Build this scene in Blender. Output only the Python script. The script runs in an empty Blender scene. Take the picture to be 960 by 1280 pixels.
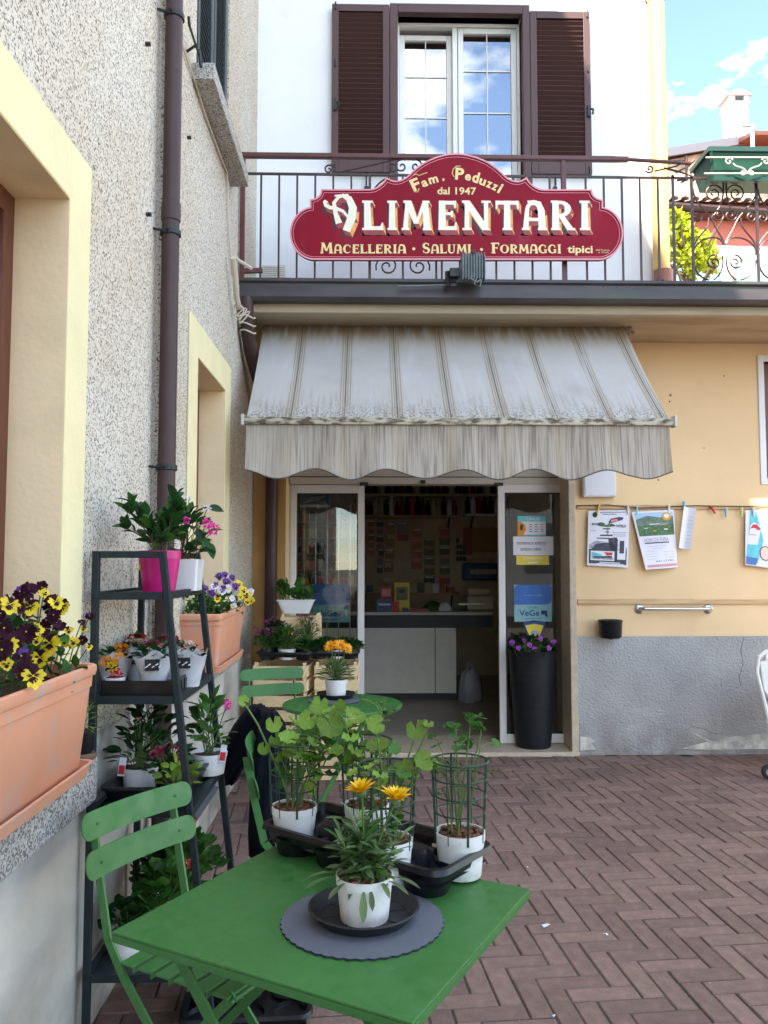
import bpy, bmesh, math, random
import numpy as np
from mathutils import Vector, Matrix, Quaternion
random.seed(7); rnd = random.random
def ru(a, b): return a + (b - a) * random.random()
SC = bpy.context.scene
COL = SC.collection
R = math.radians
# ------------------------------------------------------------------ camera
CAMZ = 1.5; F = 1000.0
PITCH = math.atan(63 / 1000.0); YAW = math.atan(21 / 1000.0)
cam = bpy.data.objects.new('camera', bpy.data.cameras.new('camera')); COL.objects.link(cam)
cam.location = (0, 0, CAMZ); cam.rotation_euler = (R(90) + PITCH, 0, -YAW)
cam.data.sensor_width = 36; cam.data.lens = 36 * F / 1280; cam.data.clip_start = .05; cam.data.clip_end = 1000
SC.camera = cam
CR = cam.rotation_euler.to_matrix()
def W(x, y, X=None, Y=None, Z=None):
    """where the sight line through photograph point (x, y) meets a plane of the place"""
    d = CR @ Vector(((x - 480) / F, (640 - y) / F, -1)); o = Vector((0, 0, CAMZ))
    t = X / d.x if X is not None else (Y / d.y if Y is not None else (Z - CAMZ) / d.z)
    return o + d * t
# ------------------------------------------------------------------ light
SUN = Vector((.37, .70, -1)).normalized()          # direction the light travels
w = bpy.data.worlds.new('World'); SC.world = w; w.use_nodes = True
nt = w.node_tree; N = nt.nodes; L = nt.links
sky = N.new('ShaderNodeTexSky'); sky.sky_type = 'NISHITA'; sky.sun_disc = False
sky.sun_elevation = math.asin(-SUN.z); sky.sun_rotation = math.atan2(-SUN.x, -SUN.y)
sky.air_density = .75; sky.dust_density = .05; sky.ozone_density = 1.6
tc = N.new('ShaderNodeTexCoord'); no = N.new('ShaderNodeTexNoise'); no.inputs['Scale'].default_value = 2.6
no.inputs['Detail'].default_value = 7; no.inputs['Roughness'].default_value = .55
mp = N.new('ShaderNodeMapping'); mp.inputs['Scale'].default_value = (1, 1, 2.2); mp.inputs['Location'].default_value = (1.3, .2, 0)
L.new(tc.outputs['Generated'], mp.inputs[0]); L.new(mp.outputs[0], no.inputs['Vector'])
cr = N.new('ShaderNodeValToRGB'); cr.color_ramp.elements[0].position = .505; cr.color_ramp.elements[1].position = .63
L.new(no.outputs['Fac'], cr.inputs[0])
mx = N.new('ShaderNodeMix'); mx.data_type = 'RGBA'; L.new(cr.outputs['Color'], mx.inputs[0])
L.new(sky.outputs[0], mx.inputs[6]); mx.inputs[7].default_value = (12, 12, 12.2, 1)
L.new(mx.outputs[2], N['Background'].inputs[0]); N['Background'].inputs[1].default_value = .15
sl = bpy.data.lights.new('sun', 'SUN'); sl.energy = 4.0; sl.angle = R(.5); sl.color = (1, .95, .87)
so = bpy.data.objects.new('sun', sl); COL.objects.link(so); so.rotation_euler = SUN.to_track_quat('-Z', 'Y').to_euler()
so.location = (-4, -8, 14)
SC.view_settings.view_transform = 'Standard'; SC.view_settings.look = 'None'
SC.view_settings.exposure = 2.28; SC.view_settings.gamma = 1
SC.view_settings.use_white_balance = True; SC.view_settings.white_balance_temperature = 7000; SC.view_settings.white_balance_tint = 6
SC.render.engine = 'CYCLES'; SC.cycles.max_bounces = 8; SC.cycles.use_denoising = True
SC.cycles.transparent_max_bounces = 16
# ------------------------------------------------------------------ materials
def mat(name, col, rough=.6, metal=0, spec=.5, var=0, vscale=8, bump=0, bscale=60, objvar=0, dirt=None, dscale=3, dthr=.5,
        transl=0, stretch=(1, 1, 1), grime=None, rvar=0, coat=0, emit=None, sss=0):
    m = bpy.data.materials.new(name); m.use_nodes = True; t = m.node_tree; n = t.nodes; l = t.links
    b = n['Principled BSDF']; b.inputs['Roughness'].default_value = rough; b.inputs['Metallic'].default_value = metal
    b.inputs['Specular IOR Level'].default_value = spec; b.inputs['Coat Weight'].default_value = coat
    if emit: b.inputs['Emission Color'].default_value = (*emit[:3], 1); b.inputs['Emission Strength'].default_value = emit[3]
    c = n.new('ShaderNodeRGB'); c.outputs[0].default_value = (*col, 1); out = c.outputs[0]
    tcn = n.new('ShaderNodeTexCoord'); mpn = n.new('ShaderNodeMapping'); mpn.inputs['Scale'].default_value = stretch
    l.new(tcn.outputs['Object'], mpn.inputs[0]); V = mpn.outputs[0]
    def noise(s, det=4):
        x = n.new('ShaderNodeTexNoise'); x.inputs['Scale'].default_value = s; x.inputs['Detail'].default_value = det
        l.new(V, x.inputs['Vector']); return x.outputs['Fac']
    def rng(s, a, b_, c_, d):
        x = n.new('ShaderNodeMapRange'); l.new(s, x.inputs[0])
        for i, v in enumerate((a, b_, c_, d)): x.inputs[i + 1].default_value = v
        return x.outputs[0]
    def hsv(o, vsock, hsock=None):
        x = n.new('ShaderNodeHueSaturation'); l.new(o, x.inputs['Color']); l.new(vsock, x.inputs['Value'])
        if hsock: l.new(hsock, x.inputs['Hue'])
        return x.outputs[0]
    if var: out = hsv(out, rng(noise(vscale), .3, .7, 1 - var, 1 + var))
    if objvar:
        oi = n.new('ShaderNodeObjectInfo'); ge = n.new('ShaderNodeNewGeometry')
        a = n.new('ShaderNodeMath'); a.operation = 'ADD'; l.new(oi.outputs['Random'], a.inputs[0]); l.new(ge.outputs['Random Per Island'], a.inputs[1])
        f = n.new('ShaderNodeMath'); f.operation = 'FRACT'; l.new(a.outputs[0], f.inputs[0])
        m7 = n.new('ShaderNodeMath'); m7.operation = 'MULTIPLY'; m7.inputs[1].default_value = 7.3; l.new(f.outputs[0], m7.inputs[0])
        f2 = n.new('ShaderNodeMath'); f2.operation = 'FRACT'; l.new(m7.outputs[0], f2.inputs[0])
        out = hsv(out, rng(f.outputs[0], 0, 1, 1 - objvar, 1 + objvar), rng(f2.outputs[0], 0, 1, .5 - objvar * .035, .5 + objvar * .035))
    if dirt:
        x = n.new('ShaderNodeMix'); x.data_type = 'RGBA'; l.new(rng(noise(dscale, 8), dthr, dthr + .2, 0, dirt[3]), x.inputs[0])
        l.new(out, x.inputs[6]); x.inputs[7].default_value = (*dirt[:3], 1); out = x.outputs[2]
    if grime:      # splash dirt that thins out from height z0 to z1
        sx = n.new('ShaderNodeSeparateXYZ'); l.new(tcn.outputs['Object'], sx.inputs[0])
        mm = n.new('ShaderNodeMath'); mm.operation = 'MULTIPLY'; l.new(rng(sx.outputs['Z'], grime[4], grime[5], grime[3], 0), mm.inputs[0]); l.new(rng(noise(grime[6] if len(grime) > 6 else 5, 8), .36, .62, .15, 1), mm.inputs[1])
        x = n.new('ShaderNodeMix'); x.data_type = 'RGBA'; l.new(mm.outputs[0], x.inputs[0]); l.new(out, x.inputs[6]); x.inputs[7].default_value = (*grime[:3], 1); out = x.outputs[2]
    if rvar: l.new(rng(noise(dscale * .6, 7), .35, .65, max(0, rough - rvar), rough + rvar), b.inputs['Roughness'])
    l.new(out, b.inputs['Base Color'])
    if bump:
        bp = n.new('ShaderNodeBump'); bp.inputs['Strength'].default_value = min(1, bump); bp.inputs['Distance'].default_value = .004
        l.new(noise(bscale, 6), bp.inputs['Height']); l.new(bp.outputs[0], b.inputs['Normal'])
    if transl:
        tr = n.new('ShaderNodeBsdfTranslucent'); l.new(out, tr.inputs[0]); ms = n.new('ShaderNodeMixShader')
        ms.inputs[0].default_value = transl; l.new(b.outputs[0], ms.inputs[1]); l.new(tr.outputs[0], ms.inputs[2])
        l.new(ms.outputs[0], n['Material Output'].inputs[0])
    m['p'] = 1
    return m
M = {}
M['white_wall'] = mat('white_wall', (.80, .80, .82), .85, var=.03, vscale=2, bump=.5, bscale=90, dirt=(.55, .5, .48, .25), dscale=2.2, dthr=.6)
M['ochre'] = mat('ochre_plaster', (.80, .575, .33), .85, spec=.2, var=.07, vscale=1.3, bump=.35, bscale=60, dirt=(.62, .42, .24, .55), dscale=1.6, dthr=.58)
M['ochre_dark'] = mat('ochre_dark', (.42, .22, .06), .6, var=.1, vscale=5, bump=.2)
M['jamb'] = mat('stone_jamb', (.50, .41, .30), .5, var=.12, vscale=20, bump=.1)
M['trim'] = mat('yellow_trim', (.82, .72, .42), .85, var=.06, vscale=3, bump=.5, bscale=40, dirt=(.55, .45, .26, .6), dscale=3, dthr=.6)
M['reveal'] = mat('peach_reveal', (.88, .66, .40), .8, var=.06, vscale=3, bump=.35, bscale=50, dirt=(.5, .38, .2, .5), dscale=2.5, dthr=.58)
M['concrete'] = mat('plinth_concrete', (.60, .565, .50), .85, grime=(.17, .14, .11, .8, 0, .5, 5), var=.16, vscale=3, bump=.4, bscale=40, dirt=(.22, .2, .18, .6), dscale=2.2, dthr=.52)
M['soffit'] = mat('soffit', (.42, .34, .235), .8, var=.1, vscale=3, bump=.2, dirt=(.25, .18, .1, .6), dscale=2, dthr=.5, stretch=(.6, 3, 3))
M['brown_metal'] = mat('brown_metal', (.045, .024, .022), .45, spec=.3, var=.15, vscale=6, dirt=(.12, .09, .08, .3), dscale=9, dthr=.6)
M['pipe_brown'] = mat('pipe_brown', (.062, .034, .032), .45, spec=.3, var=.1, vscale=6, dirt=(.16, .12, .1, .4), dscale=14, dthr=.62)
M['rail_red'] = mat('rail_red', (.10, .025, .022), .42, var=.15, vscale=10)
M['shutter'] = mat('shutter_brown', (.085, .042, .040), .45, spec=.35, var=.06, vscale=5)
M['gutter'] = mat('gutter', (.045, .036, .036), .45, var=.3, vscale=3, stretch=(1, 4, 4), dirt=(.05, .075, .03, .5), dscale=2, dthr=.55)
M['pipe_sunlit'] = mat('pipe_sunlit', (.70, .46, .17), .5, var=.06)  # pale tone of the corner pipe, sunlight put into its colour
M['pvc'] = mat('pvc_white', (.74, .73, .70), .35, var=.03)
M['alu'] = mat('aluminium_cream', (.52, .47, .41), .4, var=.05)
M['alu_white'] = mat('aluminium_white', (.70, .67, .65), .38, var=.04)
M['black'] = mat('black_part', (.012, .012, .013), .45)
M['rack'] = mat('rack_metal', (.014, .022, .025), .5, spec=.3, var=.15, vscale=30, bump=.15, bscale=200)
M['plastic_black'] = mat('black_plastic', (.008, .009, .011), .34, spec=.35, var=.2, vscale=20, dirt=(.08, .07, .06, .25), dscale=14, dthr=.6)
M['planter_black'] = mat('planter_black', (.010, .011, .014), .5, spec=.3, var=.25, vscale=9, stretch=(1, 1, 4), bump=.1)
M['anthracite'] = mat('anthracite', (.018, .019, .021), .42, spec=.4, var=.1, vscale=15)
M['green'] = mat('green_powdercoat', (.042, .160, .036), .46, spec=.4, rvar=.16, var=.08, vscale=4, bump=.08, bscale=400, dirt=(.10, .20, .09, .35), dscale=45, dthr=.60)
M['green2'] = mat('green_chair_paint', (.058, .19, .052), .46, spec=.4, rvar=.16, dirt=(.10, .17, .09, .5), dscale=30, dthr=.58, var=.04, vscale=4)
M['terracotta'] = mat('terracotta_plastic', (.72, .32, .19), .55, spec=.3, var=.06, vscale=5, bump=.1, bscale=300, dirt=(.50, .37, .31, .8), dscale=9, dthr=.52)
M['magenta'] = mat('magenta_pot', (.55, .008, .17), .35)
M['white_pot'] = mat('white_pot', (.78, .77, .74), .42, spec=.35, var=.05, vscale=14, dirt=(.40, .32, .22, .4), dscale=44, dthr=.62, grime=(.30, .21, .13, .5, .0, .03, 40))
M['white_cer'] = mat('white_ceramic', (.82, .82, .80), .2)
M['soil'] = mat('soil', (.07, .035, .02), .95, var=.5, vscale=120, bump=1, bscale=120)
M['bark'] = mat('bark_chips', (.20, .08, .035), .9, objvar=.6)
M['mat_grey'] = mat('place_mat', (.12, .13, .155), .85, spec=.2, var=.05, vscale=8, bump=.2, bscale=300)
M['mat_edge'] = mat('mat_edge', (.015, .018, .03), .7)
M['grout'] = mat('joint_sand', (.085, .068, .056), .95, var=.3, vscale=30, bump=.6, bscale=150, dirt=(.02, .018, .012, .7), dscale=5, dthr=.5)
M['pavement'] = mat('pavement', (.16, .12, .105), .9, var=.2, vscale=2, bump=.5, bscale=60)
M['wood'] = mat('crate_wood', (.82, .61, .35), .75, spec=.25, var=.12, vscale=8, stretch=(3, 14, 14), objvar=.12, bump=.2, bscale=50)
M['wood_dark'] = mat('window_wood', (.13, .035, .018), .4, var=.25, vscale=10, stretch=(12, 12, 1))
M['lath'] = mat('lath_wood', (.58, .38, .20), .75, var=.2, vscale=9, stretch=(.6, 8, 8), dirt=(.2, .1, .05, .7), dscale=4, dthr=.56)
M['steel'] = mat('steel', (.55, .56, .58), .28, metal=1)
M['galv'] = mat('lamp_grey', (.13, .15, .15), .45, metal=.3, var=.2, vscale=20, dirt=(.2, .17, .12, .4), dscale=20, dthr=.55)
M['cable'] = mat('cable_cream', (.58, .50, .40), .6)
M['cable_dark'] = mat('cable_dark', (.05, .04, .04), .6)
M['paper'] = mat('paper', (.80, .78, .84), .8, var=.03)
M['paper_yel'] = mat('paper_yellow', (.75, .6, .1), .7)
M['crimson'] = mat('sign_crimson', (.24, .003, .018), .5, var=.07, vscale=3, spec=.15, dirt=(.33, .05, .09, .35), dscale=3.5, dthr=.56, stretch=(1, 1, .5))
M['sign_pink'] = mat('sign_pink', (.75, .27, .31), .45)
M['sign_edge'] = mat('sign_edge', (.16, .006, .02), .5)
M['letter'] = mat('letter_cream', (.86, .80, .64), .5, var=.05, vscale=30)
M['gold'] = mat('letter_gold', (.82, .60, .27), .5, var=.1, vscale=30)
M['l_orange'] = mat('letter_orange', (.74, .33, .08), .5, var=.22, vscale=18)
M['l_brown'] = mat('letter_brown', (.28, .035, .03), .5, var=.2, vscale=20)
M['l_shadow'] = mat('letter_shadow', (.045, .004, .012), .5)
M['interior'] = mat('interior_wall', (.62, .50, .34), .8, var=.08)
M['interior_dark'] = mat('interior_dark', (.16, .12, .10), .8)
M['floor'] = mat('shop_floor', (.30, .25, .20), .35, var=.15, vscale=5)
M['counter'] = mat('counter_front', (.82, .76, .64), .4, var=.05)
M['countertop'] = mat('counter_top', (.45, .34, .24), .3)
M['cloth'] = mat('black_cloth', (.004, .005, .009), .9, spec=.15, bump=.5, bscale=120, var=.3, vscale=6)
M['bag'] = mat('plastic_bag', (.25, .25, .25), .35)
M['leaf_dark'] = mat('leaf_dark', (.018, .075, .016), .42, spec=.3, var=.3, vscale=35, bump=.3, bscale=90, objvar=.4, transl=.22)
M['leaf_mid'] = mat('leaf_mid', (.045, .14, .020), .45, spec=.3, var=.3, vscale=35, bump=.3, bscale=90, objvar=.4, transl=.25)
M['leaf_light'] = mat('leaf_light', (.20, .34, .05), .5, spec=.3, var=.3, vscale=35, bump=.3, bscale=90, objvar=.35, transl=.35)
M['leaf_gazania'] = mat('leaf_gazania', (.135, .215, .085), .5, spec=.3, var=.3, vscale=35, bump=.3, bscale=90, objvar=.4, transl=.25)
M['leaf_shade'] = mat('leaf_deep', (.014, .05, .012), .45, spec=.25, var=.3, vscale=35, bump=.3, bscale=90, objvar=.4, transl=.2)
M['stem'] = mat('stem', (.10, .17, .04), .6, var=.2)
M['stem_brown'] = mat('stem_brown', (.12, .07, .03), .7)
M['petal_yellow'] = mat('petal_yellow', (.82, .60, .008), .5, var=.25, vscale=110, objvar=.12, transl=.2)
M['petal_dark'] = mat('petal_dark', (.030, .001, .010), .6, spec=.15, var=.25, vscale=110, objvar=.3)
M['petal_purple'] = mat('petal_purple', (.10, .02, .22), .55, var=.25, vscale=110, objvar=.3, transl=.1)
M['petal_mauve'] = mat('petal_mauve', (.33, .04, .42), .55, var=.25, vscale=110, objvar=.3, transl=.15)
M['petal_white'] = mat('petal_white', (.80, .74, .80), .6, var=.25, vscale=110, objvar=.06, transl=.2)
M['petal_orange'] = mat('petal_orange', (.86, .33, .008), .5, objvar=.15, transl=.2)
M['petal_gold'] = mat('petal_gold', (.90, .47, .008), .5, objvar=.18, transl=.2)
M['petal_red'] = mat('petal_red', (.62, .01, .015), .5, objvar=.2, transl=.1)
M['petal_pink'] = mat('petal_pink', (.80, .02, .34), .5, objvar=.2, transl=.2)
M['petal_rose'] = mat('petal_rose', (.36, .03, .08), .5, objvar=.4)
M['petal_pale'] = mat('petal_pale', (.72, .5, .42), .5, objvar=.3)
M['petal_plum'] = mat('petal_plum', (.25, .04, .13), .55, objvar=.4)
M['label_red'] = mat('label_red', (.60, .02, .03), .5)
M['yellow_tag'] = mat('yellow_tag', (.85, .75, .03), .5)
M['print_dark'] = mat('print_dark', (.055, .055, .075), .6, var=.4, vscale=40)
M['print_grey'] = mat('print_grey', (.36, .37, .42), .6, var=.3, vscale=60)
M['print_blue'] = mat('print_blue', (.015, .12, .42), .35, var=.1)
M['print_pale'] = mat('print_pale', (.20, .42, .45), .35)
M['print_green'] = mat('print_green', (.07, .15, .05), .6, var=.6, vscale=70)
M['print_hill'] = mat('print_hill', (.13, .20, .14), .6, var=.3, vscale=30)
M['print_sky'] = mat('print_sky', (.42, .58, .78), .6)
M['print_teal'] = mat('print_teal', (.12, .55, .62), .5, var=.15, vscale=20)
M['print_red'] = mat('print_red', (.6, .03, .03), .5)
M['print_yellow'] = mat('print_yellow', (.8, .62, .05), .45)
M['print_navy'] = mat('print_navy', (.01, .05, .2), .4)
M['wrap'] = mat('wrap_paper', (.66, .66, .68), .35, var=.1, vscale=15, transl=.15, dirt=(.25, .25, .27, .8), dscale=26, dthr=.56)
M['wrap_dark'] = mat('wrap_print', (.03, .03, .035), .4, var=.5, vscale=60)
M['box_green'] = mat('flower_box_green', (.006, .070, .038), .5, var=.05)
M['red_house'] = mat('red_house_wall', (.62, .17, .12), .8, var=.08, vscale=2)
M['pale_house'] = mat('pale_house_wall', (.72, .68, .64), .85, var=.06, vscale=1)
M['stone_house'] = mat('stone_house_wall', (.42, .33, .24), .9, var=.5, vscale=3.5, bump=.8, bscale=8)
M['roof_tile'] = mat('roof_tile', (.50, .36, .30), .85, objvar=.3)
M['roof_grey'] = mat('roof_grey', (.22, .22, .25), .8, var=.1)
M['iron'] = mat('wrought_iron', (.045, .020, .018), .45, var=.2, vscale=20)
M['iron_green'] = mat('iron_hook', (.01, .013, .014), .5)
M['cage'] = mat('cage_green', (.012, .052, .026), .42)
M['shutter_green'] = mat('shutter_green', (.030, .043, .045), .45, var=.1)
M['frame_grey'] = mat('frame_grey', (.15, .16, .16), .5)
M['trunk'] = mat('trunk', (.12, .08, .05), .9, var=.3)
M['leaf_tree'] = mat('leaf_tree', (.36, .40, .02), .5, objvar=.35, transl=.4)
M['rubber'] = mat('rubber', (.02, .02, .02), .7)
M['bottle_a'] = mat('bottle_red', (.25, .02, .015), .3, objvar=.3)
M['bottle_b'] = mat('bottle_pale', (.5, .47, .33), .3, objvar=.3)
M['bottle_c'] = mat('bottle_dark', (.02, .015, .02), .25, objvar=.5)
M['amber'] = mat('amber_panel', (.35, .16, .03), .5)

def glass_mat(name, tint=(1, 1, 1), ior=1.5, mul=1.0):
    m = bpy.data.materials.new(name); m.use_nodes = True; t = m.node_tree; n = t.nodes; l = t.links
    n.remove(n['Principled BSDF'])
    a = n.new('ShaderNodeBsdfTransparent'); a.inputs[0].default_value = (*tint, 1)
    g = n.new('ShaderNodeBsdfGlossy'); g.inputs['Roughness'].default_value = .01
    fr = n.new('ShaderNodeFresnel'); fr.inputs[0].default_value = ior
    mu = n.new('ShaderNodeMath'); mu.operation = 'MULTIPLY'; mu.inputs[1].default_value = mul; mu.use_clamp = True
    l.new(fr.outputs[0], mu.inputs[0]); s = n.new('ShaderNodeMixShader'); l.new(mu.outputs[0], s.inputs[0])
    l.new(a.outputs[0], s.inputs[1]); l.new(g.outputs[0], s.inputs[2]); l.new(s.outputs[0], n['Material Output'].inputs[0])
    return m
M['glass'] = glass_mat('door_glass', (.8, .82, .8), 1.45, 1.6)
M['glass_win'] = glass_mat('window_glass', (.5, .5, .5), 1.7, 4.6)

def pebble_mat(name, base, dark, light, scale, thr, bump=1.0, patch=(.5, .42, .33)):
    """roughcast or granite: small irregular chips, each of its own colour"""
    m = bpy.data.materials.new(name); m.use_nodes = True; t = m.node_tree; n = t.nodes; l = t.links; b = n['Principled BSDF']
    b.inputs['Roughness'].default_value = .9
    tcn = n.new('ShaderNodeTexCoord')
    dn = n.new('ShaderNodeTexNoise'); dn.inputs['Scale'].default_value = scale * .8; l.new(tcn.outputs['Object'], dn.inputs['Vector'])
    vm = n.new('ShaderNodeVectorMath'); vm.operation = 'MULTIPLY_ADD'; vm.inputs[1].default_value = (.9 / scale,) * 3
    l.new(dn.outputs['Color'], vm.inputs[0]); l.new(tcn.outputs['Object'], vm.inputs[2])
    v = n.new('ShaderNodeTexVoronoi'); v.inputs['Scale'].default_value = scale; l.new(vm.outputs[0], v.inputs['Vector'])
    sp = n.new('ShaderNodeSeparateColor'); l.new(v.outputs['Color'], sp.inputs[0])
    cr = n.new('ShaderNodeValToRGB'); e = cr.color_ramp.elements; cr.color_ramp.interpolation = 'LINEAR'
    e[0].position = 0; e[0].color = (*dark, 1); e[1].position = 1; e[1].color = (*light, 1)
    x = cr.color_ramp.elements.new(thr); x.color = (*[(d * .6 + q * .4) for d, q in zip(dark, base)], 1)
    x = cr.color_ramp.elements.new(thr + .1); x.color = (*base, 1)
    l.new(sp.outputs[0], cr.inputs[0])
    pn = n.new('ShaderNodeTexNoise'); pn.inputs['Scale'].default_value = 1.3; pn.inputs['Detail'].default_value = 6; l.new(tcn.outputs['Object'], pn.inputs['Vector'])
    rg = n.new('ShaderNodeMapRange'); l.new(pn.outputs['Fac'], rg.inputs[0]); rg.inputs[1].default_value = .42; rg.inputs[2].default_value = .68; rg.inputs[4].default_value = .5
    mx = n.new('ShaderNodeMix'); mx.data_type = 'RGBA'; mx.blend_type = 'MULTIPLY'; l.new(rg.outputs[0], mx.inputs[0]); l.new(cr.outputs[0], mx.inputs[6])
    mx.inputs[7].default_value = (*[min(1, q * 1.7) for q in patch], 1); l.new(mx.outputs[2], b.inputs['Base Color'])
    bp = n.new('ShaderNodeBump'); bp.inputs['Strength'].default_value = bump; bp.inputs['Distance'].default_value = .006
    l.new(sp.outputs[1], bp.inputs['Height']); l.new(bp.outputs[0], b.inputs['Normal'])
    return m
M['roughcast'] = pebble_mat('roughcast', (.66, .585, .475), (.12, .088, .06), (.80, .745, .65), 165, .19, 1.0)
M['granite'] = pebble_mat('granite', (.40, .37, .33), (.10, .09, .08), (.62, .60, .56), 190, .28, .3)
M['stucco'] = mat('grey_stucco', (.385, .375, .365), .85, var=.10, vscale=4, bump=1, bscale=62, grime=(.16, .13, .10, .75, 0, .35, 6), dirt=(.42, .40, .36, .5), dscale=3, dthr=.6)
_b = [x for x in M['stucco'].node_tree.nodes if x.type == 'BUMP'][0]; _b.inputs['Distance'].default_value = .012

def paver_mat():
    m = mat('paver', (.225, .146, .120), .9, spec=.25, var=.16, vscale=22, bump=.8, bscale=130, objvar=.17, dirt=(.12, .085, .07, .55), dscale=3.2, dthr=.52)
    return m
M['paver'] = paver_mat()

def awning_mat(name, off, valance=False):
    m = bpy.data.materials.new(name); m.use_nodes = True; t = m.node_tree; n = t.nodes; l = t.links; b = n['Principled BSDF']
    b.inputs['Roughness'].default_value = .75
    tc0 = n.new('ShaderNodeTexCoord'); tcn = n.new('ShaderNodeVectorMath'); tcn.operation = 'ADD'; tcn.inputs[1].default_value = off; l.new(tc0.outputs['Object'], tcn.inputs[0])
    sp = n.new('ShaderNodeSeparateXYZ'); l.new(tcn.outputs[0], sp.inputs[0])
    def math_(op, a, v=None, c=None):
        x = n.new('ShaderNodeMath'); x.operation = op
        for i, s in enumerate((a, v, c)):
            if s is None: continue
            if isinstance(s, (int, float)): x.inputs[i].default_value = s
            else: l.new(s, x.inputs[i])
        return x.outputs[0]
    def rng(s, a, b_, c_, d):
        x = n.new('ShaderNodeMapRange'); x.interpolation_type = 'SMOOTHSTEP'; l.new(s, x.inputs[0])
        for i, v in enumerate((a, b_, c_, d)): x.inputs[i + 1].default_value = v
        return x.outputs[0]
    def noise(s, st, det=6):
        mpn = n.new('ShaderNodeMapping'); mpn.inputs['Scale'].default_value = st; l.new(tcn.outputs[0], mpn.inputs[0])
        x = n.new('ShaderNodeTexNoise'); x.inputs['Scale'].default_value = s; x.inputs['Detail'].default_value = det; l.new(mpn.outputs[0], x.inputs['Vector'])
        return x.outputs['Fac']
    def mix(f, a, col):
        x = n.new('ShaderNodeMix'); x.data_type = 'RGBA'; l.new(f, x.inputs[0]); l.new(a, x.inputs[6]); x.inputs[7].default_value = (*col, 1)
        return x.outputs[2]
    c = n.new('ShaderNodeRGB'); c.outputs[0].default_value = ((.49, .47, .445, 1) if not valance else (.45, .395, .33, 1)); o = c.outputs[0]
    # distance to the nearest stripe centre (period .335 m)
    u = math_('DIVIDE', math_('ADD', sp.outputs['X'], .144 + 3.35), .335); fr = math_('FRACT', u)
    d = math_('ABSOLUTE', math_('SUBTRACT', fr, .5))   # .5 = on stripe
    if not valance:
        o = mix(rng(d, .30, .44, 0, .55), o, (.42, .38, .30))
        band = math_('PINGPONG', math_('MULTIPLY', d, 1.0), .024)
        o = mix(math_('MULTIPLY', rng(d, .37, .385, 0, 1), rng(band, .010, .016, 0, .7)), o, (.27, .20, .12))
        o = mix(rng(d, .482, .490, 0, .85), o, (.085, .08, .085))
        o = mix(rng(noise(5, (3, .35, .35)), .5, .75, 0, .45), o, (.55, .55, .58))
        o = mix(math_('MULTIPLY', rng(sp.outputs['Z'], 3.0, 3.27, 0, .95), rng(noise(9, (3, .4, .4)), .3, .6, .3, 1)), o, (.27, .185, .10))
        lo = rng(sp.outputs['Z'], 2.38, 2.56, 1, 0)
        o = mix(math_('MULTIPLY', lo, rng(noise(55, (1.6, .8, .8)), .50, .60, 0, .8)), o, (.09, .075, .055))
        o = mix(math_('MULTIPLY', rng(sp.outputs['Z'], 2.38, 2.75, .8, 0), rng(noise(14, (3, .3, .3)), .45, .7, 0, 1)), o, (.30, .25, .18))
        o = mix(rng(noise(2.2, (1, 1, 1)), .5, .75, 0, .25), o, (.25, .22, .2))
    else:
        st = noise(40, (2.2, .05, .07), 8)
        o = mix(rng(st, .42, .66, 0, .7), o, (.15, .11, .085))
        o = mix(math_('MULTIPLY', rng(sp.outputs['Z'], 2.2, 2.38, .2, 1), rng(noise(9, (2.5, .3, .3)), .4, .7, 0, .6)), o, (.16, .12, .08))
        st2 = noise(60, (2.4, .05, .06), 3)
        o = mix(rng(st2, .5, .62, 0, .45), o, (.50, .45, .36))
        o = mix(math_('MULTIPLY', rng(d, .36, .46, 0, .5), rng(st2, .4, .6, .4, 1)), o, (.42, .34, .22))
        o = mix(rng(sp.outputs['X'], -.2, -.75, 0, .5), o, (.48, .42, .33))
    l.new(o, b.inputs['Base Color'])
    bp = n.new('ShaderNodeBump'); bp.inputs['Strength'].default_value = .35; bp.inputs['Distance'].default_value = .01
    l.new(noise(3, (2, 1, 1)), bp.inputs['Height']); l.new(bp.outputs[0], b.inputs['Normal'])
    tr = n.new('ShaderNodeBsdfTranslucent'); l.new(o, tr.inputs[0]); ms = n.new('ShaderNodeMixShader'); ms.inputs[0].default_value = .12
    l.new(b.outputs[0], ms.inputs[1]); l.new(tr.outputs[0], ms.inputs[2]); l.new(ms.outputs[0], n['Material Output'].inputs[0])
    return m
M['fascia'] = mat('fascia_grey', (.10, .095, .115), .6)
M['awning_bar'] = mat('awning_bar', (.50, .45, .35), .55, spec=.2, var=.1, dirt=(.06, .045, .02, .9), dscale=16, dthr=.42, stretch=(1, 1, 3))

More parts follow.
